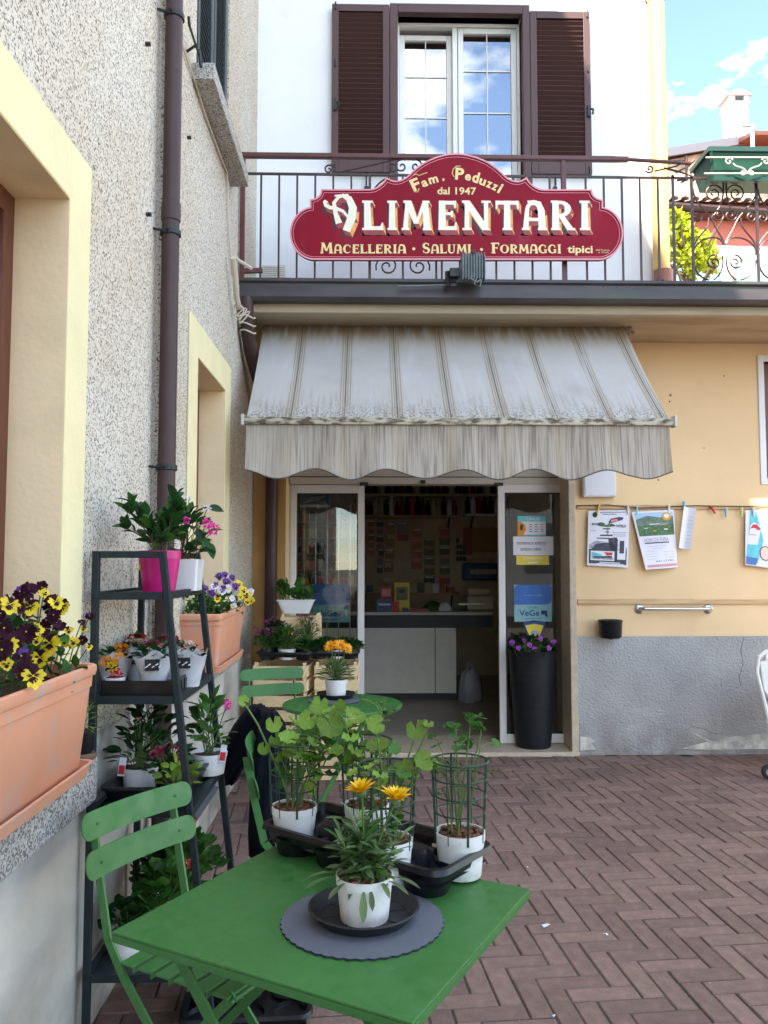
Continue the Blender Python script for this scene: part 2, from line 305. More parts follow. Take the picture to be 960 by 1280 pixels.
# ------------------------------------------------------------------ mesh helper
class G:
    def __init__(s): s.v = []; s.f = []; s.m = []
    def add(s, V, Fs, m=0, T=None):
        k = len(s.v)
        for p in V: s.v.append(tuple(T @ Vector(p)) if T is not None else tuple(p))
        for f in Fs: s.f.append(tuple(i + k for i in f)); s.m.append(m)
        return s
    def box(s, x0, x1, y0, y1, z0, z1, m=0, T=None):
        x0, x1 = sorted((x0, x1)); y0, y1 = sorted((y0, y1)); z0, z1 = sorted((z0, z1))
        V = [(x0, y0, z0), (x1, y0, z0), (x1, y1, z0), (x0, y1, z0), (x0, y0, z1), (x1, y0, z1), (x1, y1, z1), (x0, y1, z1)]
        return s.add(V, [(3, 2, 1, 0), (4, 5, 6, 7), (0, 1, 5, 4), (1, 2, 6, 5), (2, 3, 7, 6), (3, 0, 4, 7)], m, T)
    def beam(s, a, b, w, h, m=0, up=(0, 0, 1)):
        a = Vector(a); b = Vector(b); d = (b - a); ln = d.length; d.normalize(); u = Vector(up)
        x = d.cross(u)
        if x.length < 1e-4: x = d.cross(Vector((1, 0, 0)))
        x.normalize(); u = x.cross(d).normalized()
        T = Matrix((( *x, 0), (*d, 0), (*u, 0), (0, 0, 0, 1))).transposed(); T.translation = a
        return s.box(-w / 2, w / 2, 0, ln, -h / 2, h / 2, m, T)
    def tube(s, pts, r, n=6, m=0, closed=False, cap=True):
        pts = [Vector(p) for p in pts]; k = len(s.v); N_ = len(pts)
        rs = r if isinstance(r, (list, tuple)) else [r] * N_
        ref = None
        for i, p in enumerate(pts):
            if closed: d = pts[(i + 1) % N_] - pts[i - 1]
            else: d = pts[min(i + 1, N_ - 1)] - pts[max(i - 1, 0)]
            if d.length < 1e-9: d = Vector((0, 0, 1))
            d.normalize()
            if ref is None:
                ref = d.cross(Vector((0, 0, 1)) if abs(d.z) < .9 else Vector((1, 0, 0))).normalized()
            else:
                ref = (ref - d * ref.dot(d))
                ref = ref.normalized() if ref.length > 1e-6 else d.orthogonal().normalized()
            b = d.cross(ref)
            for j in range(n):
                a = 2 * math.pi * j / n
                s.v.append(tuple(p + (ref * math.cos(a) + b * math.sin(a)) * rs[i]))
        for i in range(N_ if closed else N_ - 1):
            i2 = (i + 1) % N_
            for j in range(n):
                j2 = (j + 1) % n
                s.f.append((k + i * n + j, k + i * n + j2, k + i2 * n + j2, k + i2 * n + j)); s.m.append(m)
        if cap and not closed:
            s.f.append(tuple(k + j for j in range(n))[::-1]); s.m.append(m)
            s.f.append(tuple(k + (N_ - 1) * n + j for j in range(n))); s.m.append(m)
        return s
    def lathe(s, prof, n=24, c=(0, 0, 0), m=0, ms=None, T=None):
        k = len(s.v); c = Vector(c)
        for r_, z in prof:
            for j in range(n):
                a = 2 * math.pi * j / n; p = c + Vector((r_ * math.cos(a), r_ * math.sin(a), z))
                s.v.append(tuple(T @ p) if T is not None else tuple(p))
        for i in range(len(prof) - 1):
            for j in range(n):
                j2 = (j + 1) % n
                s.f.append((k + i * n + j, k + i * n + j2, k + (i + 1) * n + j2, k + (i + 1) * n + j)); s.m.append(ms[i] if ms else m)
        return s
    def disc(s, c, r, n=24, m=0, up=1):
        k = len(s.v)
        for j in range(n):
            a = 2 * math.pi * j / n; s.v.append((c[0] + r * math.cos(a), c[1] + r * math.sin(a), c[2]))
        f = tuple(range(k, k + n)); s.f.append(f if up > 0 else f[::-1]); s.m.append(m); return s
    def prism(s, pts2, to3, t0, t1, m=0, ms=None):
        """polygon pts2 pushed from depth t0 to t1; to3(u, v, t) -> 3D"""
        k = len(s.v); n = len(pts2)
        for t in (t0, t1):
            for (u, v) in pts2: s.v.append(tuple(to3(u, v, t)))
        s.f.append(tuple(range(k, k + n))); s.m.append(m)
        s.f.append(tuple(range(k + n, k + 2 * n))[::-1]); s.m.append(m)
        for i in range(n):
            j = (i + 1) % n; s.f.append((k + i, k + n + i, k + n + j, k + j)); s.m.append(m if ms is None else ms)
        return s
    def mesh(s, name, mats, smooth=False, bevel=0, seg=2, world=None):
        me = bpy.data.meshes.new(name); me.from_pydata(s.v, [], s.f)
        for q in mats: me.materials.append(M[q] if isinstance(q, str) else q)
        if len(mats) > 1:
            me.polygons.foreach_set('material_index', s.m)
        if world is not None: me.transform(world)
        bm = bmesh.new(); bm.from_mesh(me)
        if bevel:
            es = [e for e in bm.edges if len(e.link_faces) == 2 and e.calc_face_angle(0) > .5]
            bmesh.ops.bevel(bm, geom=es, offset=bevel, segments=seg, affect='EDGES', profile=.6, clamp_overlap=True)
        if not smooth == 'leaf': bmesh.ops.recalc_face_normals(bm, faces=bm.faces)
        bm.to_mesh(me); bm.free()
        if smooth:
            me.shade_smooth()
            if smooth is True: me.set_sharp_from_angle(angle=R(38))
        me.update(); return me
    def build(s, name, mats, parent=None, smooth=False, bevel=0, seg=2, world=True, label=None, kind=None):
        if not isinstance(mats, (list, tuple)): mats = [mats]
        T = MW[parent.name].inverted() if (parent is not None and world) else None
        o = bpy.data.objects.new(name, s.mesh(name, mats, smooth, bevel, seg, T)); COL.objects.link(o)
        if parent is not None:
            o.parent = parent; MW[o.name] = MW[parent.name]
        else: MW[o.name] = Matrix()
        if label: o['label'] = label
        if kind: o['kind'] = kind
        return o
MW = {}
def thing(name, label, cat, loc=(0, 0, 0), rz=0, group=None, scale=1, tilt=None):
    o = bpy.data.objects.new(name, None); COL.objects.link(o); o.location = loc; o.rotation_euler = (tilt[0], tilt[1], rz) if tilt else (0, 0, rz); o.scale = (scale,) * 3
    o.empty_display_size = .05
    MW[o.name] = Matrix.Translation(loc) @ o.rotation_euler.to_matrix().to_4x4() @ Matrix.Scale(scale, 4)
    o['label'] = label; o['category'] = cat
    if group: o['group'] = group
    return o
def tag(o, label, cat, group=None):
    o['label'] = label; o['category'] = cat
    if group: o['group'] = group
    return o
def structure(name, g, mats, parent=None, **k):
    o = g.build(name, mats, parent, **k)
    if parent is None: o['kind'] = 'structure'
    return o
def inst(name, me, parent, T, label=None):
    """an object sharing mesh data, T in the parent's local frame"""
    o = bpy.data.objects.new(name, me); COL.objects.link(o); o.parent = parent; o.matrix_local = T
    MW[o.name] = MW[parent.name] @ T
    if label: o['label'] = label
    return o
def copy_tree(o, parent=None):
    c = o.copy(); COL.objects.link(c); c.parent = parent
    for ch in list(o.children): copy_tree(ch, c)
    return c
def frame(d, up=Vector((0, 0, 1)), roll=0):
    """matrix whose Y axis is d and whose Z axis leans to up"""
    d = Vector(d).normalized(); x = d.cross(up)
    if x.length < 1e-3: x = d.orthogonal()
    x.normalize(); z = x.cross(d)
    m = Matrix((x, d, z)).transposed().to_4x4()
    return m @ Matrix.Rotation(roll, 4, 'Y') if roll else m
def TR(p, d, size, up=Vector((0, 0, 1)), roll=0, sx=1):
    return Matrix.Translation(Vector(p)) @ frame(d, up, roll) @ Matrix.Diagonal((size * sx, size, size, 1))
# ------------------------------------------------------------------ writing
_tc = {}
def text_mesh(s, bold=0.0):
    key = (s, bold)
    if key in _tc: return _tc[key]
    cu = bpy.data.curves.new('text', 'FONT'); cu.body = s; cu.size = 1; cu.offset = bold; cu.resolution_u = 3; cu.fill_mode = 'FRONT'
    ob = bpy.data.objects.new('text', cu); COL.objects.link(ob)
    dg = bpy.context.evaluated_depsgraph_get(); me = ob.evaluated_get(dg).to_mesh()
    V = [tuple(v.co) for v in me.vertices]; Fs = [tuple(p.vertices) for p in me.polygons]
    bpy.data.objects.remove(ob); _tc[key] = (V, Fs); return V, Fs
def text(g, s, x, y, h, to3, m=0, width=None, bold=.0, rot=0, align='C', cap=.72):
    """writes s with cap height h at (x, y) of a flat surface; to3(u, v) -> 3D"""
    V, Fs = text_mesh(s, bold)
    if not V: return
    k = h / cap; xs = [v[0] for v in V]; wd = (max(xs) - min(xs)) * k; sx = (width / wd) if width else 1
    x0 = min(xs); off = {'C': -wd * sx / 2, 'L': 0, 'R': -wd * sx}[align]; c, s_ = math.cos(rot), math.sin(rot)
    P = []
    for v in V:
        a = (v[0] - x0) * k * sx + off; b = v[1] * k
        P.append(to3(x + a * c - b * s_, y + a * s_ + b * c))
    g.add(P, Fs, m)
# ================================================================== ground and paving
g = G(); g.box(-150, 150, -150, 250, -.3, -.009); structure('ground', g, 'grout')
g = G(); n_ = 0
pav = bpy.data.objects.new('paving', G().add([(-.93, -3, -.0075), (9, -3, -.0075), (9, 6.36, -.0075), (-.93, 6.36, -.0075)], [(0, 1, 2, 3)]).mesh('paving', ['grout']))
COL.objects.link(pav); pav['kind'] = 'structure'; MW['paving'] = Matrix()
BL, BW, GAP, K3 = .252, .084, .006, 3
ang = R(4.6); ca, sa = math.cos(ang), math.sin(ang); A0 = W(631.8, 1208.3, Z=0)
def brick_mesh(j):
    b = G(); hx, hy = (BL - GAP) / 2 - .0, (BW - GAP) / 2
    c = .004
    V = [(-hx, -hy, -.03), (hx, -hy, -.03), (hx, hy, -.03), (-hx, hy, -.03), (-hx, -hy, -c), (hx, -hy, -c), (hx, hy, -c), (-hx, hy, -c),
         (-hx + c, -hy + c, 0), (hx - c, -hy + c, 0), (hx - c, hy - c, 0), (-hx + c, hy - c, 0)]
    V = [(x + ru(-.0012, .0012), y + ru(-.0012, .0012), z) for x, y, z in V]
    Fc = [(8, 9, 10, 11)] + [(i, (i + 1) % 4, 4 + (i + 1) % 4, 4 + i) for i in range(4)] + [(4 + i, 4 + (i + 1) % 4, 8 + (i + 1) % 4, 8 + i) for i in range(4)]
    return b.add(V, Fc)
spots = []
for i in range(-90, 110):
    for j in range(-40, 41):
        hx, hy = (i + 2 * K3 * j) * BW, -i * BW      # far-left corner of the lying brick
        for (cx, cy, rot) in ((hx + BL / 2, hy - BW / 2, 0), (hx - BW / 2, hy - BL / 2, 90)):
            X = A0.x + cx * ca - cy * sa; Y = A0.y + cx * sa + cy * ca
            if -.96 < X < 6.5 and .6 < Y < 6.36: spots.append((X, Y, rot))
def seen(X, Y):
    """bricks the photograph shows free of the table and the plants, nearest first"""
    return (X > .25 + .0 * Y) and (X < .50 * Y + .1) and Y > 2.1
vis = sorted([s for s in spots if seen(s[0], s[1])], key=lambda s: s[1])[:230]
vis2 = sorted([s for s in spots if not seen(s[0], s[1]) and -.85 < s[0] < .3 and 1.9 < s[1] < 4.6], key=lambda s: abs(s[1] - 3.0))[:66]
chosen = set(vis + vis2)
bms = [brick_mesh(j).mesh('brick', ['paver']) for j in range(5)]
for s in spots:
    T = Matrix.Translation((s[0], s[1], ru(-.0035, .0))) @ Matrix.Rotation(ang + R(s[2]) + ru(-.007, .007), 4, 'Z') @ Matrix.Rotation(ru(-.013, .013), 4, 'X') @ Matrix.Rotation(ru(-.004, .004), 4, 'Y')
    if s in chosen: inst('brick', random.choice(bms), pav, T)
    else:
        b = brick_mesh(0); g.add(b.v, b.f, 0, T)
g.build('brick_field', ['paver'], pav, kind='stuff')

# ================================================================== helpers for walls
def wall_grid(g, us, vs, holes, to3, m=0, depth=0, mr=0):
    """rectangle wall with rectangular holes; us, vs = (min, max); holes (u0, u1, v0, v1); reveals go depth inward"""
    ul = sorted({*us, *[h[0] for h in holes], *[h[1] for h in holes]}); vl = sorted({*vs, *[h[2] for h in holes], *[h[3] for h in holes]})
    for a, b in zip(ul, ul[1:]):
        for c, d in zip(vl, vl[1:]):
            mu, mv = (a + b) / 2, (c + d) / 2
            if any(h[0] < mu < h[1] and h[2] < mv < h[3] for h in holes): continue
            g.add([to3(a, c, 0), to3(b, c, 0), to3(b, d, 0), to3(a, d, 0)], [(0, 1, 2, 3)], m)
    if depth:
        for (a, b, c, d) in holes:
            q = [(a, c), (b, c), (b, d), (a, d)]
            for i in range(4):
                p, r_ = q[i], q[(i + 1) % 4]
                g.add([to3(*p, 0), to3(*r_, 0), to3(*r_, depth), to3(*p, depth)], [(0, 1, 2, 3)], mr)
XL = -.9; YF = 6.33
LW = lambda u, v, t: (XL - t, u, v)            # left wall: u = Y, v = Z
FW = lambda u, v, t: (u, YF + t, v)            # facade: u = X, v = Z
# ================================================================== left building
LB = thing('roughcast_building', 'tall roughcast building on the left with yellow window surrounds and a brown drainpipe', 'building', (XL, 2.5, 0))
W1 = (1.08, 2.345, .9, 2.585); W2 = (4.16, 4.975, .955, 2.575); W3 = (4.06, 5.02, 4.05, 5.45); NI = (3.75, 4.98, .135, .45)
g = G(); wall_grid(g, (-10, YF + .3), (.93, 11.5), [W1, W2, W3], LW, 0, .35)
g.box(-9, XL - .36, -10, YF + 6, 11.5, 11.55); g.add([(XL, -10, 0), (-9, -10, 0), (-9, -10, 11.5), (XL, -10, 11.5)], [(0, 1, 2, 3)])
g.add([(XL, YF + 6, 0), (-9, YF + 6, 0), (-9, YF + 6, 11.5), (XL, YF + 6, 11.5)], [(0, 1, 2, 3)])
g.add([(XL - .001, YF + .3, 0), (XL - .001, YF + 6, 0), (XL - .001, YF + 6, 11.5), (XL - .001, YF + .3, 11.5)], [(0, 1, 2, 3)])
g.build('wall', 'roughcast', LB)
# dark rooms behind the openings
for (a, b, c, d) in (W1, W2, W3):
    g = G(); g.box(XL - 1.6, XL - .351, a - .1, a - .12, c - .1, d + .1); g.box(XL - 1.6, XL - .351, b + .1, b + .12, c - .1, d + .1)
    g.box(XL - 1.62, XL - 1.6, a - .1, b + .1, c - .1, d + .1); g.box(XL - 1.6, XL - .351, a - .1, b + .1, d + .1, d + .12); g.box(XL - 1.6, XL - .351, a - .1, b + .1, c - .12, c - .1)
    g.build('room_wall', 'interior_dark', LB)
g = G(); wall_grid(g, (-10, YF + .3), (0, .93), [NI], lambda u, v, t: (XL + .004 - t, u, v), 0, .25)
g.box(XL - .26, XL - .25, NI[0] - .05, NI[1] + .05, .05, .55); g.build('plinth', 'concrete', LB)
# cellar opening: sloping sheet and iron bars
g = G(); g.add([(XL + .002, NI[0], .137), (XL + .002, NI[1], .137), (XL - .2, NI[1], .21), (XL - .2, NI[0], .21)], [(0, 1, 2, 3)])
g.build('cellar_sill', mat('zinc_sheet', (.16, .18, .21), .4, metal=.4), LB)
for i in range(9):
    y = NI[0] + .1 + i * .13; g = G(); g.beam((XL - .06, y, .15), (XL - .06, y, .45), .014, .014); g.build('cellar_bar', 'black', LB)
# window surrounds (flat yellow bands, 8 mm proud), reveals, sills
def surround(h, bw, name='window_surround', left=True):
    a, b, c, d = h; g = G(); t = .012
    g.box(XL, XL + t, b, b + bw, c, d + bw); g.box(XL, XL + t, a - bw, a, c, d + bw); g.box(XL, XL + t, a, b, d, d + bw)
    o = g.build(name, 'trim', LB, bevel=.004, seg=1); return o
def reveal(h, dep=.15):
    a, b, c, d = h; g = G(); e = .004
    g.add([(XL + .012, b - e, c), (XL - dep, b - e, c), (XL - dep, b - e, d - e), (XL + .012, b - e, d - e)], [(0, 1, 2, 3)])
    g.add([(XL + .012, a + e, c), (XL - dep, a + e, c), (XL - dep, a + e, d - e), (XL + .012, a + e, d - e)], [(0, 1, 2, 3)])
    g.add([(XL + .012, a + e, d - e), (XL - dep, a + e, d - e), (XL - dep, b - e, d - e), (XL + .012, b - e, d - e)], [(0, 1, 2, 3)])
    return g.build('window_reveal', 'reveal', LB)
def wood_window(h, dep=.15):
    a, b, c, d = h; x = XL - dep; g = G(); fw = .07
    for (p, q, r_, s_) in ((a, a + fw, c, d), (b - fw, b, c, d), (a + fw, b - fw, d - fw, d), (a + fw, b - fw, c, c + fw), ((a + b) / 2 - .05, (a + b) / 2 + .05, c + fw, d - fw)):
        g.box(x - .05, x, p, q, r_, s_)
    f = g.build('window_frame', 'wood_dark', LB, bevel=.005)
    g = G(); g.box(x - .032, x - .028, a + fw, b - fw, c + fw, d - fw); g.build('pane', 'glass_win', f)
surround(W1, .18); surround(W2, .19); reveal(W1); reveal(W2); wood_window(W1); wood_window(W2)
g = G(); g.box(XL - .17, -.838, .9, 2.555, .765, .903); g.build('window_sill', 'granite', LB, bevel=.008, label='near granite window sill under the large planter')
g = G(); g.box(XL - .17, -.838, 3.74, 5.28, .855, .958); g.build('window_sill', 'granite', LB, bevel=.008, label='far granite window sill under the second planter')
g = G(); g.box(XL - .1, -.785, 3.96, 5.14, 3.965, 4.055); g.build('window_sill', 'granite', LB, bevel=.006, label='upper granite window sill')
# upper window with dark louvred shutters
a, b, c, d = W3; x = XL + .0
g = G()
for (p, q) in ((a, a + .055), (b - .055, b), ((a + b) / 2 - .02, (a + b) / 2 + .02)): g.box(x - .06, x - .01, p, q, c, d)
g.box(x - .06, x - .01, a + .055, b - .055, d - .05, d)
g.build('window_frame', 'frame_grey', LB, bevel=.003)
for (p, q) in ((a + .06, (a + b) / 2 - .022), ((a + b) / 2 + .022, b - .06)):
    g = G(); g.box(x - .05, x - .005, p, p + .05, c + .01, d - .06); g.box(x - .05, x - .005, q - .05, q, c + .01, d - .06)
    g.box(x - .05, x - .005, p + .05, q - .05, c + .01, c + .07); g.box(x - .05, x - .005, p + .05, q - .05, d - .12, d - .06)
    s = g.build('shutter', 'shutter_green', LB, bevel=.002, seg=1)
    sm = None
    for i in range(30):
        z = c + .09 + i * .04
        if z > d - .13: break
        if sm is None:
            gg = G(); gg.beam((0, 0, 0), (0, q - p - .1, 0), .04, .007); sm = gg.mesh('slat', ['shutter_green'])
        inst('slat', sm, s, Matrix.Translation(Vector((x - .03, p + .05, z)) - Vector(MW[LB.name].translation)) @ Matrix.Rotation(R(40), 4, 'Y'))
g = G(); q = W(237, 33, X=XL + .05); g.tube([q, q + Vector((.0, .30, .0))], .006); g.tube([q, q + Vector((0, -.015, .02)), q + Vector((0, -.02, .035))], .007)
g.tube([q + Vector((0, .14, 0)), q + Vector((-.05, .16, -.02))], .007); g.tube([q + Vector((0, .22, .03)), q + Vector((0.01, .22, -.06))], .009); g.build('shutter_hook', 'iron_green', LB)
# drainpipe
px_, py_ = -.838, W(208, 600, X=-.838).y
g = G(); g.tube([(px_, py_, .02), (px_, py_, 11.4)], .037, 16); dp = g.build('drainpipe', 'pipe_brown', LB, smooth=True)
for yy, hh in ((275, .08), (-40, .08)):
    z = W(212, yy, X=px_).z; g = G(); g.lathe([(.037, z), (.041, z + .004), (.041, z + hh), (.037, z + hh + .004)], 16, (px_, py_, 0)); g.build('pipe_collar', 'pipe_brown', dp, smooth=True)
for yy in (293, 8, 590):
    z = W(212, yy, X=px_).z; g = G(); g.lathe([(.042, z), (.044, z + .002), (.044, z + .022), (.042, z + .024)], 16, (px_, py_, 0)); g.tube([(px_ - .02, py_ - .03, z + .012), (XL, py_ - .05, z + .012)], .006)
    g.tube([(px_, py_ - .042, z + .012), (px_ - .005, py_ - .06, z + .012)], .006); g.build('pipe_bracket', 'iron_green', dp)
# building joint beside the pipe, wire along the upper sill, loose fixings
g = G(); y0 = W(193, 600, X=XL).y; g.box(XL, XL + .016, y0, y0 + .03, .93, 11.4); g.build('joint_strip', 'roughcast', LB, label='render edge beside the drainpipe')
pts = [W(*p, X=XL + .012) for p in ((222, 38), (232, 68), (243, 100), (256, 142), (270, 180), (279, 204), (284, 216), (285, 250), (286, 290), (288, 318), (290, 345))]
g = G(); g.tube(pts, .006, 5); g.build('wall_cable', 'cable', LB)
pts = [W(*p, X=XL + .05) for p in ((291, 322), (294, 345), (296, 372), (299, 385))]
g = G(); g.tube(pts, .018, 8); pts2 = [W(*p, Y=5.3) for p in ((292, 320), (299, 326), (309, 332), (315, 336))]; g.tube(pts2, .012, 6)
for k_ in range(3):
    c0 = W(298 + k_ * 3, 388 + k_ * 3, Y=5.2); g.tube([c0 + Vector((.035 * math.cos(a_ * .7), 0.02 * k_, .04 * math.sin(a_ * .7 + k_))) for a_ in range(9)], .005, 5, closed=True)
g.build('cable_bundle', 'cable', LB, smooth=True)
g = G()
for (x_, y_) in ((183, 268), (234, 172), (182, 55)):
    q = W(x_, y_, X=XL); g.tube([q - Vector((.01, 0, 0)), q + Vector((.02, 0, 0))], .009, 6)
g.build('wall_fixing', 'black', LB)
# eaves of the roof above (casts the long shade over the yard)
g = G(); g.box(-9.2, -.50, -10.3, YF + 6.3, 11.52, 11.72); g.build('roof', 'roof_tile', LB)

# ================================================================== shop building
SB = thing('shop_building', 'ochre and white village building with a balcony over a glass shop door', 'building', (.5, YF, 0))
XR = W(826, 100, Y=YF).x; DX0, DX1 = W(356, 800, Y=YF).x, W(713, 800, Y=YF).x; DZ = 2.46
WX0, WX1 = W(497, 100, Y=YF).x, W(652, 100, Y=YF).x; WZ0, WZ1 = 4.50, W(570, 22, Y=YF).z
RWX = W(951, 500, Y=YF).x; RW = (RWX + .028, RWX + 1.0, W(951, 598, Y=YF).z, W(951, 452, Y=YF).z)
g = G(); wall_grid(g, (XL, XR), (3.30, 9.4), [(WX0, WX1, WZ0, WZ1)], FW, 0, .3)
g.add([(XR, YF, 3.30), (XR, 15, 3.30), (XR, 15, 9.4), (XR, YF, 9.4)], [(0, 1, 2, 3)])
g.box(XL, XR, YF + 8.6, YF + 8.67, 3.3, 9.4); g.build('upper_wall', 'white_wall', SB)
g = G(); g.box(XL - .3, XR + .3, YF - .3, 15.3, 9.4, 9.55); g.build('roof', 'roof_tile', SB)
g = G()
for q in ((WX0 - .5, WX0 - .45), (WX1 + .45, WX1 + .5)): g.box(*q, YF + .31, YF + 2.5, WZ0 - .4, WZ1 + .4)
g.box(WX0 - .5, WX1 + .5, YF + 2.5, YF + 2.55, WZ0 - .4, WZ1 + .4); g.box(WX0 - .5, WX1 + .5, YF + .31, YF + 2.5, WZ1 + .4, WZ1 + .45); g.box(WX0 - .5, WX1 + .5, YF + .31, YF + 2.5, WZ0 - .45, WZ0 - .4)
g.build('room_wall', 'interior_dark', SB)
g = G(); wall_grid(g, (XL, 8), (.0, 3.28), [(DX0, DX1, .0, DZ), RW], FW, 0, .0)
for (a, b, c, d) in (RW,):
    for (p, q) in (((a, c), (b, c)), ((b, c), (b, d)), ((b, d), (a, d)), ((a, d), (a, c))): g.add([FW(*p, 0), FW(*q, 0), FW(*q, .25), FW(*p, .25)], [(0, 1, 2, 3)])
g.add([(DX0, YF, 0), (DX0, YF + .42, 0), (DX0, YF + .42, DZ), (DX0, YF, DZ)], [(0, 1, 2, 3)]); g.add([(DX0, YF, DZ), (DX1, YF, DZ), (DX1, YF + .42, DZ), (DX0, YF + .42, DZ)], [(0, 1, 2, 3)])
g.build('lower_wall', 'ochre', SB)
# grey plinth, slightly proud, with flaked foot
g = G(); PX0 = W(721, 850, Y=YF).x; pz = W(850, 795, Y=YF).z
nx = 60
for i in range(nx):
    x0 = PX0 + i * (7.9 - PX0) / nx; x1 = PX0 + (i + 1) * (7.9 - PX0) / nx
    g.add([(x0, YF - .022, .0), (x1, YF - .022, .0), (x1, YF - .022, pz), (x0, YF - .022, pz), (x0, YF, pz), (x1, YF, pz)], [(0, 1, 2, 3), (3, 2, 5, 4)])
g.add([(PX0, YF - .022, 0), (PX0, YF, 0), (PX0, YF, pz), (PX0, YF - .022, pz)], [(0, 1, 2, 3)]); g.build('plinth', 'stucco', SB)
def blob(pts, y, name, m_, th=.006):
    g = G(); g.prism([(W(x, y_, Y=YF).x, W(x, y_, Y=YF).z) for x, y_ in pts], lambda u, v, t: (u, y - t, v), 0, th); return g.build(name, m_, SB)
M['flake'] = mat('flaked_render', (.56, .53, .46), .9, var=.3, vscale=14, bump=1, bscale=60, dirt=(.20, .19, .17, .8), dscale=9, dthr=.5)
blob([(862, 914), (870, 917), (878, 922), (890, 926), (905, 921), (925, 919), (945, 917), (975, 917), (985, 935), (880, 936), (850, 935), (868, 930), (884, 926)], YF - .022, 'flaked_patch', 'flake')
blob([(724, 920), (735, 921), (744, 925), (738, 928), (744, 936), (724, 937)], YF - .022, 'flaked_patch', 'flake')
# stone jamb right of the door
g = G(); g.box(W(712, 800, Y=YF).x, PX0 + .002, YF - .03, YF + .42, 0, 2.5); g.build('door_jamb', 'jamb', SB, bevel=.006)
g = G(); g.box(DX0 - .005, DX1 + .05, YF - .04, YF + .6, -.03, .028); g.build('doorstep', 'jamb', SB, bevel=.006)
# ochre board and pipe in the dark corner left of the door
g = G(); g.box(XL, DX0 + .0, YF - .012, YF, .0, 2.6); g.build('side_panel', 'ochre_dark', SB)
g = G(); pxx = W(339, 700, Y=YF - .06).x; g.tube([(pxx, YF - .07, .02), (pxx, YF - .07, 2.45), (pxx - .01, YF - .12, 2.60), (-.83, 5.62, 3.0), (-.835, 5.5, 3.12), (-.835, 5.46, 3.2), (-.835, 5.45, 3.33)], .048, 14)
dp2 = g.build('drainpipe', 'pipe_brown', SB, smooth=True)
for z in (3.19, 3.14, 3.095):
    g = G(); g.tube([(-.835 + .056 * math.cos(a_ * .5236), 5.46 + (3.2 - z) * .45 + .056 * math.sin(a_ * .5236), z + .012 * math.sin(a_)) for a_ in range(12)], .006, 5, closed=True); g.build('wire_tie', 'cable', dp2)
# upper window
YW = YF - .0
mb = 'shutter'
g = G(); ox0, ox1 = W(487, 100, Y=YF).x, W(661, 100, Y=YF).x; oz1 = W(570, 11, Y=YF).z; oz0 = WZ0 - .02
g.box(ox0, WX0, YF - .06, YF + .08, oz0, oz1); g.box(WX1, ox1, YF - .06, YF + .08, oz0, oz1); g.box(WX0, WX1, YF - .06, YF + .08, WZ1, oz1); g.box(WX0, WX1, YF - .09, YF + .05, oz0 - .03, WZ0)
g.build('window_surround', mb, SB, bevel=.006)
def sash(x0, x1, z0, z1, y, name='sash', open_=0):
    g = G(); fw = .045
    g.box(x0, x0 + fw, y, y + .05, z0, z1); g.box(x1 - fw, x1, y, y + .05, z0, z1); g.box(x0 + fw, x1 - fw, y, y + .05, z1 - fw, z1); g.box(x0 + fw, x1 - fw, y, y + .05, z0, z0 + fw)
    s = g.build(name, 'pvc', SB, bevel=.006)
    g = G(); g.box(x0 + fw, x1 - fw, y + .024, y + .028, z0 + fw, z1 - fw); g.build('pane', 'glass_win', s)
    zs = [z0 + (z1 - z0) * k / 4 for k in (1, 2, 3)]
    for z in zs:
        g = G(); g.box(x0 + fw, x1 - fw, y + .016, y + .022, z - .005, z + .005); g.build('muntin', 'pvc', s)
    xm = (x0 + x1) / 2; g = G(); g.box(xm - .004, xm + .004, y + .012, y + .0155, z0 + fw, z1 - fw); g.build('muntin', 'pvc', s)
    return s
g = G(); zt = W(570, 30, Y=YF + .1).z; g.box(WX0, WX1, YF + .09, YF + .15, zt - .03, WZ1); xa, xb = W(563, 100, Y=YF + .09).x, W(582, 100, Y=YF + .09).x
g.box(WX0, WX0 + .02, YF + .09, YF + .15, WZ0, zt - .03); g.box(WX1 - .02, WX1, YF + .09, YF + .15, WZ0, zt - .03)
g.build('window_frame', 'pvc', SB, bevel=.004)
sash(WX0 + .022, xa + .02, WZ0 + .02, zt - .065, YF + .155)
g = G(); g.box(xa + .02, xa + .06, YF + .10, YF + .16, WZ0, zt - .03); g.build('window_post', 'pvc', SB, bevel=.004)
sash(xa + .065, WX1 - .022, WZ0 + .02, zt - .035, YF + .10)
